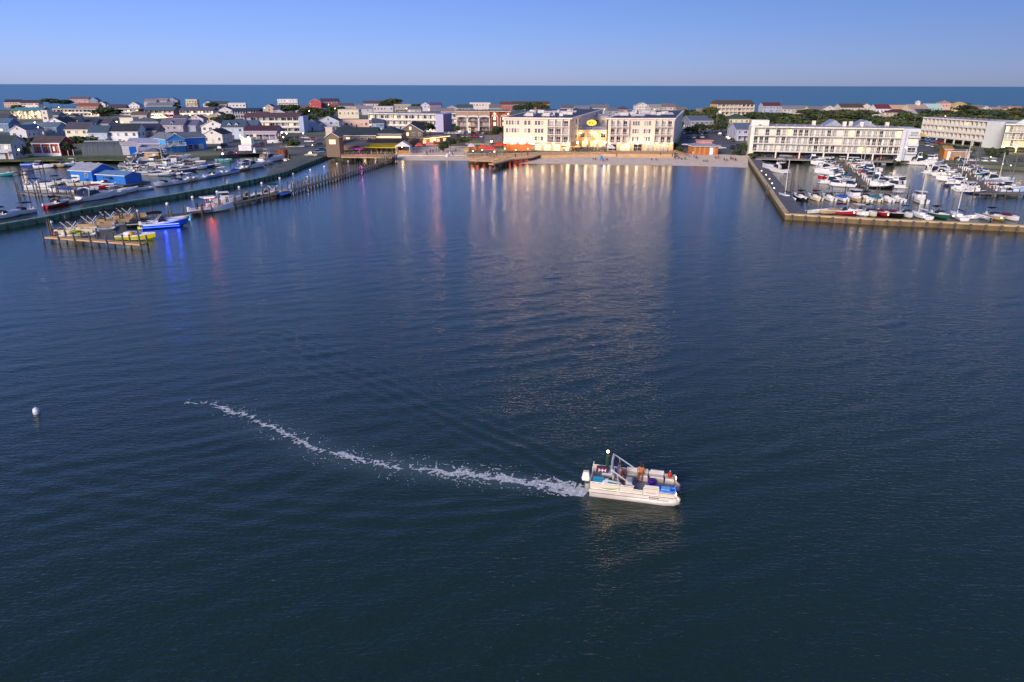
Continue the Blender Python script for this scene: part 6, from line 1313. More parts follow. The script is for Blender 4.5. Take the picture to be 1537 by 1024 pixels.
FOLK = [
    (637, 233, 'stand', 'white', 'tan', 'fair', "person in a white shirt and tan trousers standing on the sand by the white-gabled pavilion"), (641, 233.5, 'stand', 'black', 'black', 'dark', "person in black standing beside the white shirt on the sand"),
    (646, 230, 'walk', 'navy', 'navy', 'dark', "person in navy walking behind the pair by the pavilion"), (650, 230, 'stand', 'blue', 'black', 'brown', "person in a blue top standing behind the pair by the pavilion"),
    (675, 233, 'stand', 'white', 'white', 'fair', "person all in white standing behind the white dress on the sand"), (679, 235, 'stand', 'black', 'grey', 'dark', "person in a black jacket beside the white dress on the sand"),
    (655, 228, 'stand', 'red', 'grey', 'dark', "person in a red top at the near end of the crowd on the sand yard"), (659, 227, 'walk', 'orange', 'navy', 'brown', "person in orange walking through the crowd on the sand yard"), (662, 229, 'stand', 'pink', 'white', 'fair', "person in pink and white in the crowd on the sand yard"), (666, 227, 'stand', 'red', 'black', 'dark', "person in red and black in the crowd on the sand yard"), (669, 229, 'stand', 'orange', 'tan', 'fair', "person in orange and tan at the crowd's edge by the garden shrubs"), (684, 229, 'walk', 'purple', 'black', 'dark', "person in purple walking towards the gazebo"), (690, 228, 'stand', 'pink', 'grey', 'brown', "person in pink and grey near the gazebo"), (618, 232, 'stand', 'green', 'tan', 'dark', "person in green beside the white-gabled pavilion's bar"), (626, 231, 'stand', 'red', 'navy', 'brown', "person in red and navy under the red and white canopy"),
    (890, 240, 'low', 'white', 'navy', 'fair', "person in white sitting low on the beach with a bag of navy clothes"), (894, 240.5, 'low', 'navy', 'black', 'dark', "person in navy sitting low on the beach next to the one in white"), (905, 243, 'low', 'grey', 'grey', 'dark', "person in grey sitting alone near the waterline"), (911, 242, 'low', 'black', 'black', 'dark', "person in black sitting alone near the waterline"),
    (978, 241, 'low', 'black', 'navy', 'dark', "person in black and navy sitting before the lit terrace"), (985, 241, 'low', 'tan', 'grey', 'fair', "person in tan and grey sitting before the lit terrace"), (991, 233, 'low', 'grey', 'navy', 'dark', "person in grey and navy sitting against the terrace wall"),
    (1009, 236, 'stand', 'navy', 'black', 'dark', "person in navy standing at the big beach group's edge"), (1013, 239, 'low', 'red', 'black', 'dark', "person in red sitting in the big beach group"), (1016, 237, 'low', 'navy', 'navy', 'dark', "person all in navy sitting in the big beach group"), (1019, 239, 'low', 'purple', 'black', 'brown', "person in purple sitting in the big beach group"), (1023, 240, 'low', 'black', 'grey', 'dark', "person in black and grey sitting in the big beach group"), (1028, 240, 'low', 'grey', 'black', 'fair', "person in grey and black at the big beach group's end"),
    (1034, 236, 'low', 'pink', 'tan', 'dark', "person in pink sitting below the long beach ramp"), (1042, 238, 'low', 'blue', 'white', 'brown', "person in blue and white before the beach pavilion"), (1045, 239, 'low', 'navy', 'grey', 'dark', "person in navy and grey before the beach pavilion"), (1040, 233, 'stand', 'white', 'white', 'fair', "person all in white standing at the beach pavilion's corner"),
    (1056, 243, 'low', 'green', 'black', 'dark', "person in green in the trio near the waterline"), (1059, 243.5, 'low', 'black', 'tan', 'dark', "person in black and tan in the trio near the waterline"), (1062, 243, 'low', 'teal', 'grey', 'brown', "person in teal in the trio near the waterline"),
    (1074, 239, 'sit', 'black', 'red', 'dark', "person in black and red seated in a beach chair past the pavilion"), (1078, 238, 'sit', 'red', 'navy', 'dark', "person in red and navy seated in a beach chair past the pavilion"), (1087, 242, 'low', 'black', 'black', 'dark', "person all in black sitting apart on the east beach"), (1091, 242.5, 'low', 'navy', 'tan', 'fair', "person in navy and tan sitting apart on the east beach"),
    (1097, 240, 'sit', 'navy', 'black', 'dark', "person in navy and black of the seated trio nearest the sea wall"), (1100, 241, 'sit', 'red', 'black', 'brown', "person in red of the seated trio nearest the sea wall"), (1104, 242, 'sit', 'black', 'navy', 'dark', "person in black of the seated trio nearest the sea wall")]
for f_, p in [(f_, spot(*f_[:2])) for f_ in FOLK]:
    px, py, ps, tp, bt, hr, lb = f_
    if ps == 'low' and (px * 7) % 3 != 0: ps = 'sit'; lb = lb.replace('sitting low', 'sitting').replace('sitting', 'seated')
    up = .42 if ps == 'sit' else 0
    person(lb, p.x, p.y, p.z + up, rad(-90) + R.uniform(-1.0, 1.0), ps, tp, bt, hr, R.random() < .4, 1.0, "people on the bay beach")
    if ps == 'sit':
        t = thing("beach_chair", " ".join(("folding beach chair under the " + lb.replace(" seated in a beach chair", "").replace("seated ", "")).split()[:16]), "chair", (p.x, p.y, p.z), rad(-90)); m = MB(); m.box(-.25, .3, -.28, .28, .34, .4); m.add([(-.25, -.28, .4), (-.25, .28, .4), (-.45, .28, .95), (-.45, -.28, .95)], [(0, 1, 2, 3)]); m.build("seat", hx('3c4a6a'), t)
        m = MB(); [m.tube([(x, s * .28, -.02), (x, s * .28, .5)], .02, 4) for x in (-.22, .28) for s in (-1, 1)]; m.build("frame", STEEL, t)
p = BRIDE; o = person("person in a long white wedding dress on the sand by the water", p.x, p.y, p.z, rad(-100), 'stand', 'white', 'white', 'brown', True, 1.0, None)
m = MB(); m.lathe([(.62, .02), (.5, .3), (.3, .75), (.17, 1.02), (.16, 1.1)], 12); m.build("dress", hx('e8e6e6'), o)
p = TALLCHAIR; t = thing("beach_chair", "bright blue tall wooden beach chair standing empty on the sand", "chair", tuple(p), rad(-90)); m = MB(); m.box(-.4, .5, -.45, .45, .5, .6); m.add([(-.4, -.45, .6), (-.4, .45, .6), (-.75, .45, 1.7), (-.75, -.45, 1.7), (-.46, -.45, .6), (-.46, .45, .6), (-.81, .45, 1.7), (-.81, -.45, 1.7)], [(0, 1, 2, 3), (7, 6, 5, 4), (2, 3, 7, 6), (0, 3, 7, 4), (1, 2, 6, 5)]); m.box(-.3, .6, -.6, -.46, .8, .88); m.box(-.3, .6, .46, .6, .8, .88); m.build("seat", hx('1c7cd0'), t)
m = MB(); [m.box(x, x + .1, s * .5 - .05, s * .5 + .05, -.05, .8) for x in (-.3, .45) for s in (-1, 1)]; m.build("leg", hx('1c7cd0'), t)
for k in range(14):
    px = 842 + 66 * (k + R.uniform(.2, .8)) / 14; q = G(px, 229.3 + R.uniform(-.5, .5), 1.9); tp, bt = R.choice(list(CLO)), R.choice(('black', 'navy', 'tan', 'grey'))
    person("person in %s and %s in the lit courtyard, %s from the tall hotel" % (tp, bt, ORD[k]), q.x, q.y + R.uniform(0, 2), 1.9, R.uniform(0, 6), R.choice(('stand', 'stand', 'walk')), tp, bt, R.choice(list(HCOL)), R.random() < .5, 1.0, "guests in the hotel courtyard")
for k in range(9):
    px = 936 + 70 * (k + R.uniform(.2, .8)) / 9; q = G(px, 228.5, 2.2); tp, bt = R.choice(list(CLO)), R.choice(('black', 'navy', 'tan', 'grey'))
    person("person in %s and %s on the blazing terrace, %s from the courtyard end" % (tp, bt, ORD[k]), q.x, q.y + R.uniform(0, 1), 2.2, R.uniform(0, 6), 'stand', tp, bt, R.choice(list(HCOL)), R.random() < .5, 1.0, "guests on the lit terrace")
for k in range(11):
    px = 516 + 72 * (k + R.uniform(.2, .8)) / 11; q = G(px, 233.3, 2.0); tp, bt = R.choice(list(CLO)), R.choice(('black', 'navy', 'tan', 'grey'))
    person("person in %s and %s on the restaurant deck, %s from the tan tower" % (tp, bt, ORD[k]), q.x, q.y + R.uniform(-.5, .8), 2.0, R.uniform(0, 6), 'stand', tp, bt, R.choice(list(HCOL)), R.random() < .5, 1.0, "guests on the restaurant deck")
for k in range(10):
    px = 708 + 86 * (k + R.uniform(.2, .8)) / 10; q = G(px, 234.5 + R.uniform(-.8, 1.0), 1.75); tp, bt = R.choice(list(CLO)), R.choice(('black', 'navy', 'tan', 'grey'))
    person("person in %s and %s on the dining pier, %s from the sand yard" % (tp, bt, ORD[k]), q.x, q.y, 1.75, R.uniform(0, 6), 'stand', tp, bt, R.choice(list(HCOL)), R.random() < .5, 1.0, "guests on the dining pier")
# ------------------------------------------------------------------ cars
CARP = {}
def car_proto(kind):
    t = bpy.data.objects.new("car", None); COL.objects.link(t); L, W = (4.6, 1.8) if kind == 'sedan' else (4.8, 1.9) if kind == 'suv' else (5.5, 1.95)
    bh = .95 if kind != 'sedan' else .82; m = MB(); x = L / 2
    prof = [(-x, .35), (-x + .05, bh), (x - 1.3, bh + .02), (x - .1, bh - .2), (x, .4)]
    m.add([(a, -W / 2, b) for a, b in prof] + [(a, W / 2, b) for a, b in prof], [(4, 3, 2, 1, 0)[::-1], (5, 6, 7, 8, 9)[::-1], (0, 1, 6, 5)[::-1], (1, 2, 7, 6)[::-1], (2, 3, 8, 7)[::-1], (3, 4, 9, 8)[::-1], (4, 0, 5, 9)[::-1]])
    if kind == 'pickup': m.box(-x + .15, -.4, -W / 2 + .12, W / 2 - .12, bh + .005, bh + .01)
    m.build("body", GEL, t)
    c0, c1, h = {'sedan': (-1.6, 1.0, 1.42), 'suv': (-2.3, 1.0, 1.75), 'pickup': (-.6, 1.3, 1.75)}[kind]; k = .5 if kind == 'sedan' else .2
    m = MB(); m.add([(c0, -W * .47, bh), (c0, W * .47, bh), (c1, W * .47, bh), (c1, -W * .47, bh), (c0 + k, -W * .4, h), (c0 + k, W * .4, h), (c1 - .7, W * .4, h), (c1 - .7, -W * .4, h)], [(0, 1, 5, 4), (1, 2, 6, 5), (2, 3, 7, 6), (3, 0, 4, 7)], 0); m.build("window_band", GLASS, t)
    m = MB(); m.box(c0 + k - .03, c1 - .67, -W * .41, W * .41, h - .01, h + .05); m.build("roof", GEL, t)
    for sx in (-1, 1):
        for sy in (-1, 1): m = MB(); m.tube([(sx * L * .3, sy * (W / 2 - .2), .33), (sx * L * .3, sy * (W / 2 + .01), .33)], .33, 10, 0); m.tube([(sx * L * .3, sy * (W / 2 + .0), .33), (sx * L * .3, sy * (W / 2 + .02), .33)], .19, 8, 1); m.build("wheel", [BLACK, STEEL], t)
    for sy in (-1, 1):
        m = MB(); m.box(x - .12, x + .01, sy * W * .36 - .18, sy * W * .36 + .18, .55, .7); m.build("headlight", hx('d8d8d4', rough=.2), t); m = MB(); m.box(-x - .01, -x + .05, sy * W * .4 - .12, sy * W * .4 + .12, .6, .8); m.build("tail_light", hx('8c1418', rough=.3), t)
    note(t); CARP[kind] = [t, False]
CCOL = {'white': 'd8d8dc', 'silver': 'a8acb0', 'black': '16171a', 'dark grey': '3c3f46', 'navy': '1e2c50', 'blue': '2058b0', 'red': '9c1c28', 'maroon': '5a1828', 'teal': '207c88', 'tan': 'b8a888', 'pale blue': '8cacc8'}
CN = {'sedan': 'car', 'suv': 'suv', 'pickup': 'pickup truck'}
def car(px, py, hd, where, col=None, kind=None, label=None, z=GZ, group="parked cars", lights=None, world=None):
    kind = kind or R.choice(('sedan', 'suv', 'suv', 'sedan', 'pickup')); col = col or R.choice(('white', 'white', 'silver', 'black', 'dark grey', 'navy', 'red', 'blue', 'tan', 'teal'))
    if kind not in CARP: car_proto(kind)
    pr = CARP[kind]; t = copy_tree(pr[0]) if pr[1] else pr[0]; pr[1] = True
    p = world or G(px, py, z); t.location = (p[0], p[1], z + .005); t.rotation_euler = (0, 0, rad(hd)); t.name = "pickup_truck" if kind == 'pickup' else "parked_car"
    for c in KIDS[t.as_pointer()]:
        nm = c.name.split(".")[0]
        if nm in ('body', 'roof'): recolour(c, {0: hx(CCOL[col], rough=.3, var=.05)})
        if lights and nm == lights[0]: recolour(c, {0: lights[1]})
    tag(t, label or "%s %s, %s" % (col, CN[kind], where), "truck" if kind == 'pickup' else "car", group); return t
def car_row(nm, x0, x1, y0, y1, n, hd, skip=0.0, cols=None):
    k = 0
    for i in range(n):
        if R.random() < skip: continue
        f = i / max(1, n - 1); car(x0 + (x1 - x0) * f, y0 + (y1 - y0) * f, hd + R.uniform(-3, 3), "%s in the %s" % (ORD[k], nm), R.choice(cols) if cols else None); k += 1
car_row("row beside the yellow bus", 670, 706, 201, 201, 8, 80, cols=('white', 'white', 'silver', 'pale blue'))
car_row("row in front of the brick hotel's arches", 717, 745, 201, 201.5, 7, 85, .1)
car_row("middle row of the brick hotel car park", 688, 736, 206, 207, 8, 90, .2)
car_row("near row beside the thatched gazebo's back", 684, 700, 214, 212, 3, 20, 0, ('red', 'maroon', 'silver'))
car_row("first row of the beach car park, by the trees", 1026, 1064, 201, 201, 7, 88, .1)
car_row("middle row of the beach car park", 1034, 1066, 208, 207, 6, 85, .1, ('navy', 'dark grey', 'blue', 'white', 'teal'))
car_row("slanting row beside the lavender-grey house", 1077, 1099, 202, 213, 7, 60, 0, ('black', 'dark grey', 'navy', 'black', 'silver'))
car(1081, 224, 5, "", 'white', 'suv', "white suv with its nose by the beach pavilion's side wall"); car(1099, 224, 80, "", 'black', 'suv', "black suv parked on the grass strip beside the low bush"); car(1107, 221, 80, "", 'navy', 'sedan', "navy car tucked behind the black suv by the hotel corner")
a, ang, w = ground_frame(1127, 236, 1346, 241.5); u = Vector((math.cos(ang), math.sin(ang))); v = Vector((-u.y, u.x))
for k, (f, c, kd) in enumerate([(.13, 'dark grey', 'suv'), (.25, 'silver', 'suv'), (.34, 'red', 'sedan'), (.43, 'blue', 'suv'), (.545, 'white', 'sedan'), (.635, 'dark grey', 'sedan'), (.72, 'navy', 'suv'), (.8, 'black', 'sedan'), (.885, 'red', 'sedan')]):
    q = Vector((a.x, a.y)) + u * w * f + v * 3.2; car(0, 0, math.degrees(ang) + R.choice((0, 180)), "%s bay of the long cream hotel's carport" % ORD[k], c, kd, world=(q.x, q.y))
car_row("row before the turned hotel, from its far end", 1384, 1412, 211, 216, 5, 70, 0, ('pale blue', 'teal', 'white', 'blue', 'red')); car_row("second row before the turned hotel", 1390, 1424, 220, 225, 5, 75, 0, ('white', 'silver', 'maroon', 'black', 'navy'))
for px, py, hd, c, kd, lb in [(395, 218, 10, 'maroon', 'sedan', "maroon car in the harbour car park beside the boat trailer"), (376, 217.5, 5, 'navy', 'suv', "navy suv behind the white kiosk"), (385, 215, 5, 'teal', 'sedan', "teal car before the maroon-roofed house"), (449, 222, 15, 'silver', 'suv', "silver suv beside the dark round bush"), (464, 214, 8, 'white', 'suv', "white suv in front of the restaurant's stair tower"), (471, 210, 0, 'red', 'sedan', "red car behind the white suv at the stair tower"), (458, 208, 0, 'white', 'sedan', "white car in the harbour car park's back row"), (447, 208, 0, 'black', 'sedan', "black car in the harbour car park's back row"), (437, 222, 5, 'tan', 'sedan', "tan car behind the rusty round tank"), (478, 230, 30, 'pale blue', 'sedan', "pale blue car at the corner of the jetty root"), (484, 227, 40, 'blue', 'sedan', "blue car tucked under the shingled tower"), (340, 221, 8, 'dark grey', 'suv', "dark grey suv below the small white gabled house"), (330, 226, 0, 'black', 'pickup', "black pickup at the end of the bright blue shop")]: car(px, py, hd, "", c, kd, lb)
car(468, 234.5, 172, "", 'tan', 'pickup', "tan pickup standing on the root of the green jetty"); car(477, 220, 200, "", 'dark grey', 'suv', "dark grey suv with its headlights on", lights=('headlight', glow((1, .75, .4), 25)))
car(346, 232, 200, "", 'black', 'sedan', "black car with red tail lights glowing on the basin bank", lights=('tail_light', glow((1, .04, .08), 40)))
p = G(675, 194, GZ); t = thing("bus", "yellow bus parked at the end of the white motel", "bus", (p.x, p.y, GZ), .1); m = MB(); m.box(-4, 4, -1.25, 1.25, .5, 3.0, 0, .0); m.box(-3.9, 3.9, -1.15, 1.15, 3.0, 3.15); m.build("body", hx('d8a418', rough=.4), t)
m = MB(); [m.box(-3.6 + i * 1.2, -2.7 + i * 1.2, -1.28, -1.255, 1.6, 2.5) for i in range(6)]; m.build("window_band", GLASS, t)
for x in (-2.6, 2.6): m = MB(); m.tube([(x, -1.28, .5), (x, -.9, .5)], .5, 10); m.build("wheel", BLACK, t)
p = G(412, 215, GZ); t = thing("boat_trailer", "white boat resting on a trailer in the harbour car park", "trailer", (p.x, p.y, GZ), .1); h, dk, _ = hull_parts(6.4, 2.3, 1.5, .5); h.build("hull", [GEL, GEL], t); dk.build("deck", [GEL, GEL, SEAT], t); m = MB(); m.box(-2.5, 4.2, -.7, .7, .35, .5); m.build("frame", STEEL, t); m = MB(); m.tube([(-.6, -1.1, .35), (-.6, 1.1, .35)], .35, 10); m.build("wheel", BLACK, t)
canopy_tent("yellow lit tent at the far end of the turned hotel", 1378, 1388, 212, 'd8b040', 2.6, 1.2, 5)
a, ang, w = ground_frame(1142, 233, 1150, 233); t = thing("tarp_boat", "small upturned boat under a turquoise tarp in the carport", "boat", a, ang); m = MB(); m.lathe([(1.1, 0), (1.15, .5), (.9, 1.2), (.5, 1.7), (.1, 1.9)], 10, 0, (1.2, 1.0, 0)); m.build("cover", hx('18988c'), t)
# ------------------------------------------------------------------ poles and street lamps
def pole(label, px, y0, h, lamp=None, cross=False, d=None, p=0, col=None):
    """a pole whose top shows at pixel px, y0 and that stands h metres tall"""
    q = G(px, y0, GZ + h); t = thing("street_lamp" if lamp else "utility_pole", label, "street lamp" if lamp else "pole", (q.x, q.y, GZ), 0, "poles and street lamps of the town")
    m = MB(); m.tube([(0, 0, 0), (0, 0, h)], .16, 6, r1=.1); m.build("pole", col or GREYWOOD, t)
    if cross: m = MB(); m.box(-1.2, 1.2, -.08, .08, h - .9, h - .72); [m.lathe([(.06, 0), (.08, .15), (.03, .25)], 6, 0, (x, 0, h - .72)) for x in (-1.1, -.5, .5, 1.1)]; m.build("crossarm", GREYWOOD, t)
    if lamp: m = MB(); m.tube([(0, 0, h - .1), (.7, -.2, h + .15), (1.3, -.4, h + .1)], .06, 5); m.build("arm", STEEL, t); m = MB(); m.ball((1.4, -.4, h), .38, 0, 8, .6); m.build("lamp_head", lamp, t)
    if p: point_light((1.4, -.6, h - .5), p, parent=t)
YL = glow((1.0, .74, .22), 26)
pole("tall street lamp shining yellow over the beach street", 1077, 168, 12, YL, p=500, col=hx('7c7a6c')); pole("street lamp with a small yellow glow beside the second hotel block", 1019, 171, 12, YL, p=200, col=hx('7c7a6c')); pole("plain pole next to the small yellow street lamp", 1013.5, 173, 11.5)
for px, y0, h, lb in [(450, 153, 14, "leaning utility pole in front of the dark trees behind the townhouse row"), (1173, 149, 16, "tall pale utility pole behind the long cream hotel's stair house"), (1375, 171, 14, "utility pole in the gap between the two cream hotels"), (1346, 172, 12, "utility pole above the long cream hotel's skylights"), (705, 186, 11, "bare grey pole in the middle of the brick hotel car park"), (293, 153, 14, "thin pole before the white lavender-roofed motel"), (421, 197, 10, "wooden pole in the harbour car park"), (398, 213, 8, "short thin flag pole by the basin's head"), (1472, 214, 9, "slim light pole beside the blank white end wall"), (1530, 224, 9, "slim light pole at the quay before the lamplit wing"), (735, 190, 9, "thin pole at the far end of the brick hotel car park"), (247, 201, 9, "thin pole between the lavender shed and the bright blue shop")]: pole(lb, px, y0, h, cross=h > 12)
pole("lamp on a pole above the trees behind the long cream hotel", 1229, 172, 12, STEEL)
for k, (px, y0, h, lb) in enumerate([(88, 161, 6, "by the long brown-roofed motel"), (397, 162, 9, "before the tall tan gabled house"), (423, 199, 6, "first of the pair before the white townhouses"), (430, 200.5, 6, "second of the pair before the white townhouses"), (425, 206, 4, "low over the harbour bushes"), (455, 200, 5, "behind the harbour car park's white cars"), (52, 184, 7, "between the white-gabled house and the lit motel"), (57, 191, 6, "over the slate-blue house's roof"), (28, 225, 4, "glowing orange in the garden of the grey waterfront house"), (334, 231, 3, "at the basin bank below the white kiosk"), (175, 183, 6, "orange beside the big dark oak"), (610, 163, 9, "behind the white motel's roof"), (503, 163, 8, "beside the cream office box"), (493, 157, 8, "under the red gabled hall"), (464, 167, 8, "in the trees by the red hall"), (1419, 175, 10, "among the woods above the turned cream hotel"), (646, 195, 5, "at the corner of the white motel's end"), (1360, 221, 6, "at the gap beside the long hotel's white end")]):
    q = G(px, y0, GZ + h); t = thing("street_lamp", "small warm street lamp " + lb, "street lamp", (q.x, q.y, GZ), 0, "small lamps of the town"); m = MB(); m.tube([(0, 0, 0), (0, 0, h - .2)], .09, 5); m.build("pole", BLACK, t); m = MB(); m.ball((0, 0, h), .30); m.build("globe", LAMP, t); point_light((0, -.7, h - .3), 260, parent=t)
# ------------------------------------------------------------------ the pontoon boat under way
C0 = Vector((8.85, 43.15, 0)); HD = rad(-12.5)
t = HERO = thing("party_pontoon_boat", "white pontoon boat under way on the open bay, towing a foam wake, with people aboard", "boat", tuple(C0), HD)
CRM = hx('dcd2c2', rough=.35, var=.04); GRY = hx('8c8c94', rough=.7)
for s in (-1, 1):
    m = MB(); m.tube([(-3.0, s * .92, .13), (2.3, s * .92, .13), (2.9, s * .92, .22), (3.28, s * .92, .42)], .34, 14); m.tube([(3.27, s * .92, .42), (3.42, s * .92, .5)], .3, 14, r1=.05); m.build("pontoon", hx('cfc8c2', rough=.45, metal=.2, var=.12), t, True)
    m = MB(); m.box(-2.9, 2.6, s * 1.27 - .015, s * 1.27 + .015, .36, .42); m.build("rub_strip", hx('6c625c'), t)
m = MB(); m.box(-3.05, 3.1, -1.26, 1.26, .5, .64); m.build("deck", GRY, t)
m = MB(); m.box(-3.06, 3.14, -1.30, -1.262, .42, .66); m.box(-3.06, 3.14, 1.262, 1.30, .42, .66); m.box(3.102, 3.15, -1.261, 1.261, .42, .66); m.build("deck_trim", hx('d8d0c6', rough=.35), t)
def fence(x0, x1, y0, y1, z1=1.22, nm="fence_panel"):
    m = MB(); e = .025
    if y0 == y1: m.box(x0, x1, y0 - e, y0 + e, .72, z1 - .06)
    else: m.box(x0 - e, x0 + e, y0, y1, .72, z1 - .06)
    o = m.build(nm, CRM, t); m = MB(); P = [(x0, y0), (x1, y1)]; L = math.hypot(x1 - x0, y1 - y0); n = max(1, round(L / .9))
    m.tube([(x0, y0, z1), (x1, y1, z1)], .028, 6); m.tube([(x0, y0, .69), (x1, y1, .69)], .024, 6)
    for i in range(n + 1): m.tube([(x0 + (x1 - x0) * i / n, y0 + (y1 - y0) * i / n, .64), (x0 + (x1 - x0) * i / n, y0 + (y1 - y0) * i / n, z1)], .024, 6)
    m.build("rail", hx('d8d4cc', rough=.3, metal=.5), o); return o
fence(-2.95, -.9, -1.22, -1.22); fence(-.85, .1, -1.22, -1.22); fence(.12, .75, -1.22, -1.22, 1.0, "gate"); fence(.8, 1.9, -1.22, -1.22, 1.26); fence(1.95, 3.0, -1.22, -1.22, 1.0)
fence(-2.95, -.6, 1.22, 1.22); fence(-.55, 1.1, 1.22, 1.22); fence(1.15, 2.2, 1.22, 1.22); fence(2.25, 3.0, 1.22, 1.22, 1.1); fence(3.02, 3.02, -1.15, -.45); fence(3.02, 3.02, .45, 1.15); fence(-2.98, -2.98, -1.15, .2)
m = MB(); m.tube([(-2.98, .4, .64), (-2.98, .4, 1.5), (-2.98, 1.2, 1.5), (-2.98, 1.2, .64)], .03, 6); m.build("ladder_rail", WHITE, t)
# green swoosh and small script on the near side, registration marks on the pontoon
m = MB(); n = 12; P = []
for i in range(n + 1): u = i / n; P.append((-2.3 + 1.5 * u, .86 - .10 * math.sin(u * 3.0) + .16 * u * u))
m.add([(x, -1.249, z - .05 * math.sin(math.pi * i / n)) for i, (x, z) in enumerate(P)] + [(x, -1.249, z + .05 * math.sin(math.pi * i / n)) for i, (x, z) in enumerate(P)], [(i, i + 1, n + 2 + i, n + 1 + i) for i in range(n)]); m.build("swoosh", hx('8c8c34', rough=.4), t)
m = MB(); m.tube([(.98 + i * .035, -1.252, .88 + .035 * math.sin(i * 2.1) * (1.6 if i % 7 == 0 else 1)) for i in range(22)], .011, 4); m.build("script_lettering", hx('5c5048'), t)
m = MB(); [m.box(1.25 + i * .09, 1.31 + i * .09, -1.312, -1.303, .47 + .04 * (i % 2), .60) for i in range(8)]; m.build("registration_marks", hx('3c3a3c'), t)
# benches, console, seats
def bench(x0, x1, y0, y1, back=None, c='cfc8bc'):
    m = MB(); m.box(x0, x1, y0, y1, .645, 1.0, 1); m.box(x0 + .01, x1 - .01, y0 + .01, y1 - .01, 1.0, 1.1, 0, .03); o = m.build("bench", [hx(c, rough=.6, var=.06), hx('b4aca4')], t)
    if back: m = MB(); m.box(*back, 1.1, 1.42, 0, .02); m.build("backrest", hx('c8c4c4', rough=.6), o)
bench(-.5, 1.05, .62, 1.17, (-.5, 1.05, 1.05, 1.17)); bench(1.2, 2.2, .62, 1.17, (1.2, 2.2, 1.05, 1.17)); bench(.85, 1.9, -1.17, -.6, (.85, 1.9, -1.17, -1.05)); bench(2.3, 2.95, .55, 1.15); bench(-2.3, -1.5, .3, 1.17, (-1.62, -1.5, .3, 1.17), 'b8bcd0'); bench(-2.9, -1.7, -1.17, -.25, None, 'b4b8cc')
m = MB(); m.box(-2.85, -2.0, -1.1, -.3, 1.105, 1.2, 0, .06); m.build("sun_pad", hx('1ca4cc', var=.15, scale=3, rough=.6), t)
m = MB(); m.box(-.5, .0, -.85, -.05, .645, 1.3, 0, .04); m.add([(0, -.8, 1.28), (0, -.1, 1.28), (.1, -.15, 1.62), (.1, -.75, 1.62)], [(0, 1, 2, 3), (3, 2, 1, 0)], 1); co = m.build("console", [hx('d0cdd0', rough=.35), mat((.3, .34, .42), rough=.15)], t)
m = MB(); n = 14; m.tube([(-.62, -.45 + .19 * math.cos(6.283 * i / n), 1.25 + .19 * math.sin(6.283 * i / n)) for i in range(n + 1)], .022, 6); m.tube([(-.62, -.63, 1.25), (-.62, -.27, 1.25)], .015, 5); m.tube([(-.62, -.45, 1.25), (-.5, -.45, 1.22)], .02, 5); m.build("steering_wheel", BLACK, co)
for y, c in ((-.28, 'c4bcb4'), (.5, 'bcb8bc')): m = MB(); m.lathe([(.18, .645), (.06, .68), (.06, .92)], 10, 1, (-1.15, y, 0)); m.box(-1.4, -.9, y - .25, y + .25, .92, 1.06, 0, .03); m.box(-1.47, -1.36, y - .24, y + .24, 1.07, 1.55, 0, .03); m.build("captain_seat", [hx(c, rough=.6), STEEL], t)
# folded bimini frame
m = MB()
for s in (-1, 1): m.tube([(.15, s * 1.2, 1.25), (-1.55, s * 1.12, 2.35)], .03, 6); m.tube([(-.95, s * 1.2, 1.25), (-1.12, s * 1.14, 2.05)], .022, 6); m.tube([(.0, s * 1.21, 1.35), (-1.45, s * 1.14, 2.29)], .05, 6)
m.tube([(-1.55, -1.12, 2.36), (-1.6, 0, 2.44), (-1.55, 1.12, 2.36)], .03, 6); fr = m.build("canopy_frame", hx('d8d8d8', rough=.3, metal=.3), t)
m = MB(); m.tube([(-1.50, -1.14, 2.30), (-1.55, 0, 2.38), (-1.50, 1.14, 2.30)], .085, 8); m.build("furled_canopy", hx('c8c4c0', rough=.8), fr)
# outboard
m = MB(); m.box(-3.72, -3.12, -.24, .24, .78, 1.3, 0, .1); m.box(-3.68, -3.16, -.21, .21, .62, .78, 0, .0); ob = m.build("outboard", hx('dcd6cc', rough=.3), t)
m = MB(); m.box(-3.52, -3.24, -.1, .1, -.5, .62); m.box(-3.24, -3.06, -.16, .16, .3, .62); m.build("leg", hx('4a4a4e', rough=.4), ob)
m = MB(); m.box(-3.4, -3.06, -.9, -.35, .42, .5); m.box(-3.4, -3.06, .35, .9, .42, .5); m.build("swim_step", STEEL, t)
# stern light on its pole with a wrapped dark green flag, bow lights
m = MB(); m.tube([(-1.95, .9, .64), (-1.95, .9, 2.55)], .022, 6); lp = m.build("light_pole", BLACK, t); m = MB(); m.lathe([(.05, 1.25), (.15, 1.5), (.17, 1.9), (.11, 2.3), (.03, 2.35)], 9, 0, (-1.95, .9, 0)); m.build("furled_flag", hx('123a2c', rough=.9), lp)
m = MB(); m.ball((-1.97, .9, 2.63), .085, 0, 10); m.build("lamp", glow((1.0, .62, .2), 60), lp); point_light((-2.1, .85, 2.75), 30, (1, .66, .3), .08, t)
for y in (-1.1, 1.1): m = MB(); m.box(3.06, 3.12, y - .09, y + .09, .86, 1.04); m.build("bow_light", glow((1.0, .72, .38), 8), t); point_light((3.45, y, .95), 3, (1, .72, .4), .08, t)
def onboard(name, label, cat, x, y, z, build):
    q = Matrix.Rotation(HD, 3, 'Z') @ Vector((x, y, 0)) + C0; o = thing(name, label, cat, (q.x, q.y, z), HD); build(o); return o
def bag(o): m = MB(); m.box(-.45, .45, -.22, .22, 0, .34, 0, .05); m.build("body", hx('4a1c44', var=.2), o); m = MB(); [m.box(x, x + .07, -.235, -.205, .06, .3) for x in (-.25, 0, .22)]; m.box(-.25, .29, -.24, -.21, .16, .21); m.build("stripe", hx('d8d0d8'), o)
onboard("gear_bag", "dark purple gear bag with white stripes on the pontoon boat's rear deck", "bag", -2.3, .62, 1.11, bag)
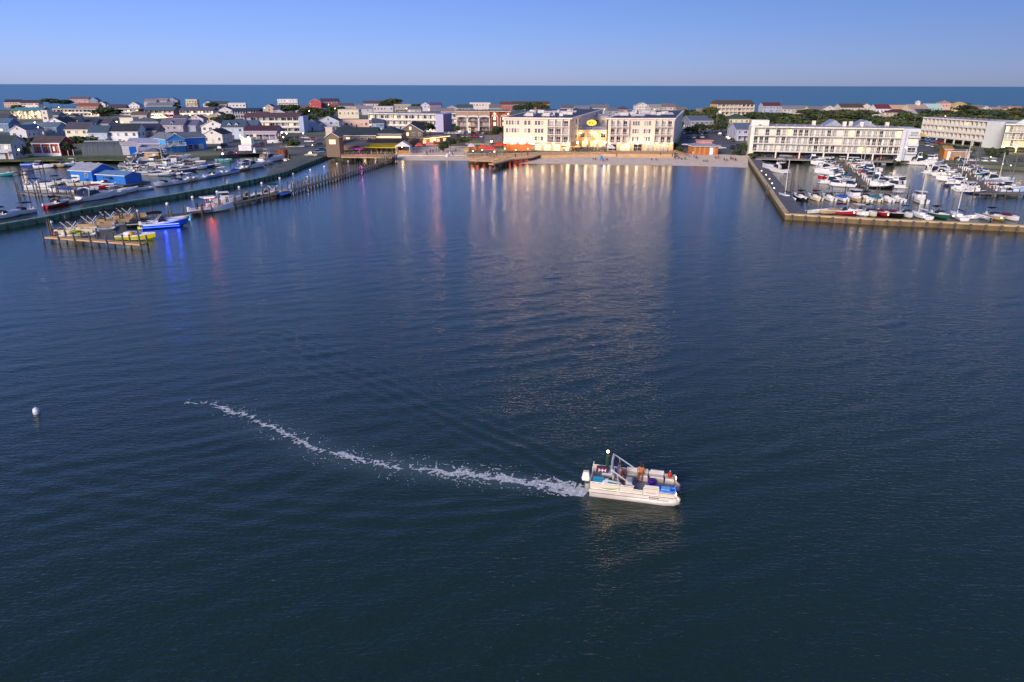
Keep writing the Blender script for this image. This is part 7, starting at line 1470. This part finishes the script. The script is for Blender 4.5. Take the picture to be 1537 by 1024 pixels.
def tub(o): m = MB(); m.lathe([(.2, 0), (.3, .2), (.3, .34), (.22, .42), (.05, .44)], 14); m.build("body", hx('40188c', var=.15, scale=3), o); m = MB(); m.tube([(.1, -.05, .43), (.18, .08, .47)], .03, 6); m.build("handle", hx('8c1848'), o)
onboard("drink_tub", "round purple drink tub on the pontoon boat's floor", "tub", 1.35, .3, .65, tub)
def towel(o): m = MB(); m.add([(-.3 + .6 * i / 5, -.25 + .5 * j / 4, .06 + .09 * math.sin(i * 1.9 + j * 1.3)) for j in range(5) for i in range(6)], [(j * 6 + i, j * 6 + i + 1, (j + 1) * 6 + i + 1, (j + 1) * 6 + i) for j in range(4) for i in range(5)]); m.build("cloth", hx('64bce8', var=.12), o)
onboard("towel", "crumpled pale blue towel beside the purple tub on the pontoon boat", "towel", 1.3, -.3, .65, towel)
def lilo(o): m = MB(); [m.tube([(-.75, -.36 + .18 * k, .1 + .05 * math.sin(k)), (.7, -.36 + .18 * k, .13 + .05 * math.cos(k * 2))], .1, 8) for k in range(5)]; m.build("tube", hx('1c6cd0', rough=.35, var=.25, scale=4), o); m = MB(); m.box(-.4, .3, -.3, .25, .2, .25, 0, .05); m.build("fold", hx('7cbcf0', rough=.35, var=.2, scale=5), o)
onboard("air_mattress", "crumpled bright blue air mattress heaped at the pontoon boat's bow corner", "float", 2.4, -.72, .9, lilo)
def fender(o): m = MB(); m.lathe([(.05, 0), (.13, .06), (.15, .2), (.15, .38), (.12, .48), (.04, .52)], 12); m.build("body", hx('b02a20', rough=.5), o); m = MB(); m.tube([(0, 0, .5), (0, 0, .62)], .025, 5); m.build("rope_eye", WHITE, o)
onboard("fender", "red fender standing on the pontoon boat's front bench", "fender", 2.62, .75, 1.11, fender)
def board(o): m = MB(); m.prism([(-.85, 0), (-.6, .2), (.5, .22), (.85, 0), (.5, -.22), (-.6, -.2)], 0, .07); m.build("deck", hx('e4e4e0', rough=.4), o); m = MB(); m.prism([(-.5, -.05), (.5, -.1), (.5, .05), (-.4, .08)], .0705, .075); m.build("stripe", hx('2c9c94'), o)
o = onboard("wakeboard", "white board with a teal stripe leaning by the pontoon boat's console", "board", -1.35, -.98, 1.1, board); o.rotation_euler = (rad(35), rad(18), HD + .3)
me, hc = body('sit', True); [me.materials.append(SKIN[0]) for _ in range(4)]; HM = (me, hair_mesh(hc), hair_mesh(hc, True), hc)
def crew(label, x, y, z, hd, tp, bt, hr, long=False, s=1.0):
    q = Matrix.Rotation(HD, 3, 'Z') @ Vector((x, y, 0)) + C0; return person(label, q.x, q.y, z, HD + hd, 'sit', tp, bt, hr, long, s, "people aboard the pontoon boat", HM)
crew("person in a bright blue shirt seated behind the pontoon boat's console on the far side", -1.1, .5, 1.07, .2, 'blue', 'red', 'brown')
crew("person in a grey shirt steering the pontoon boat at the console", -.95, -.28, 1.07, 0, 'grey', 'black', 'red' if False else 'fair')
o = crew("bare-chested person with dark hair lounging on the pontoon boat's middle bench", .55, .82, 1.11, rad(-100), 'tan', 'orange', 'dark', True); recolour(o, {1: SKIN[1], 0: SKIN[1]})
# ------------------------------------------------------------------ foam of the wake
path = WAKE
acc = [0.0]
for a, b in zip(path[:-1], path[1:]): acc.append(acc[-1] + math.hypot(b[0] - a[0], b[1] - a[1]))
def along(s):
    for i in range(len(path) - 1):
        if s <= acc[i + 1]: break
    f = (s - acc[i]) / (acc[i + 1] - acc[i]); a, b = Vector(path[i]), Vector(path[i + 1]); d = (b - a).normalized(); return a.lerp(b, f), Vector((-d.y, d.x))
fx, fy, cells = [], [], []
st = .055; T = acc[-1]
for i in range(int(T / st)):
    s = i * st; u = s / T; p, nn = along(s); p = p + nn * (.5 * noise.noise(Vector((s * .28, 3.1, 0))) + .25 * noise.noise(Vector((s * .8, 7.7, 0)))) * min(1, s / 6)
    p = p + nn * (.55 * noise.noise(Vector((s * .55, 1.3, 5)))) * max(0, u - .45) * 2
    wd = .6 + 1.9 * min(1, s / 6) - .9 * max(0, u - .5)
    for j in range(-50, 51):
        v = j * st; c = abs(v) / wd
        if c > 1: continue
        q = p + nn * v; wx, wy = .5 * noise.noise(Vector((q.x * .8, q.y * .8, 2))), .5 * noise.noise(Vector((q.x * .8, q.y * .8, 8)))
        r1 = 1 - abs(noise.noise(Vector((q.x * 1.15 + wx, q.y * 1.7 + wy, 1.7)))) * 2.6; r2 = 1 - abs(noise.noise(Vector((q.x * 3.4 + wy, q.y * 4.4 + wx, 4.2)))) * 2.4; g = noise.noise(Vector((q.x * .4, q.y * .4, 9)))
        lace = .55 * r1 + .45 * r2 + .07 * (R.random() - .5)
        D = .70 * math.exp(-(v / (.32 + .75 * math.exp(-s / 4.0))) ** 2) * (1 - .34 * u) * (1 + .5 * g) + .30 * (1 - c * .75) * (1 - .40 * u) * (1 + .8 * g) + .30 * math.exp(-s / 2.5)
        if lace > 1.07 - D * (1 if u < .85 else 1 - (u - .85) * 2.0): cells.append((q.x, q.y))
cx = np.array([c[0] for c in cells]); cy = np.array([c[1] for c in cells]); cz = wake_h(cx, cy) + .045
vs, fs = [], []
for x, y, z in zip(cx, cy, cz):
    a = st * R.uniform(.45, .62); r_ = R.uniform(0, 1.5); k = len(vs)
    vs += [(x + a * math.cos(r_ + q * math.pi / 3), y + a * math.sin(r_ + q * math.pi / 3), z + R.uniform(0, .02)) for q in range(6)]; fs.append(tuple(range(k, k + 6)))
m = MB(); m.v, m.f, m.m = vs, fs, [0] * len(fs)
tag(m.build("foam", mat((.70, .74, .80), rough=.9, var=.3, scale=3)), "white foam trail curling behind the pontoon boat across the dark bay", kind="stuff")
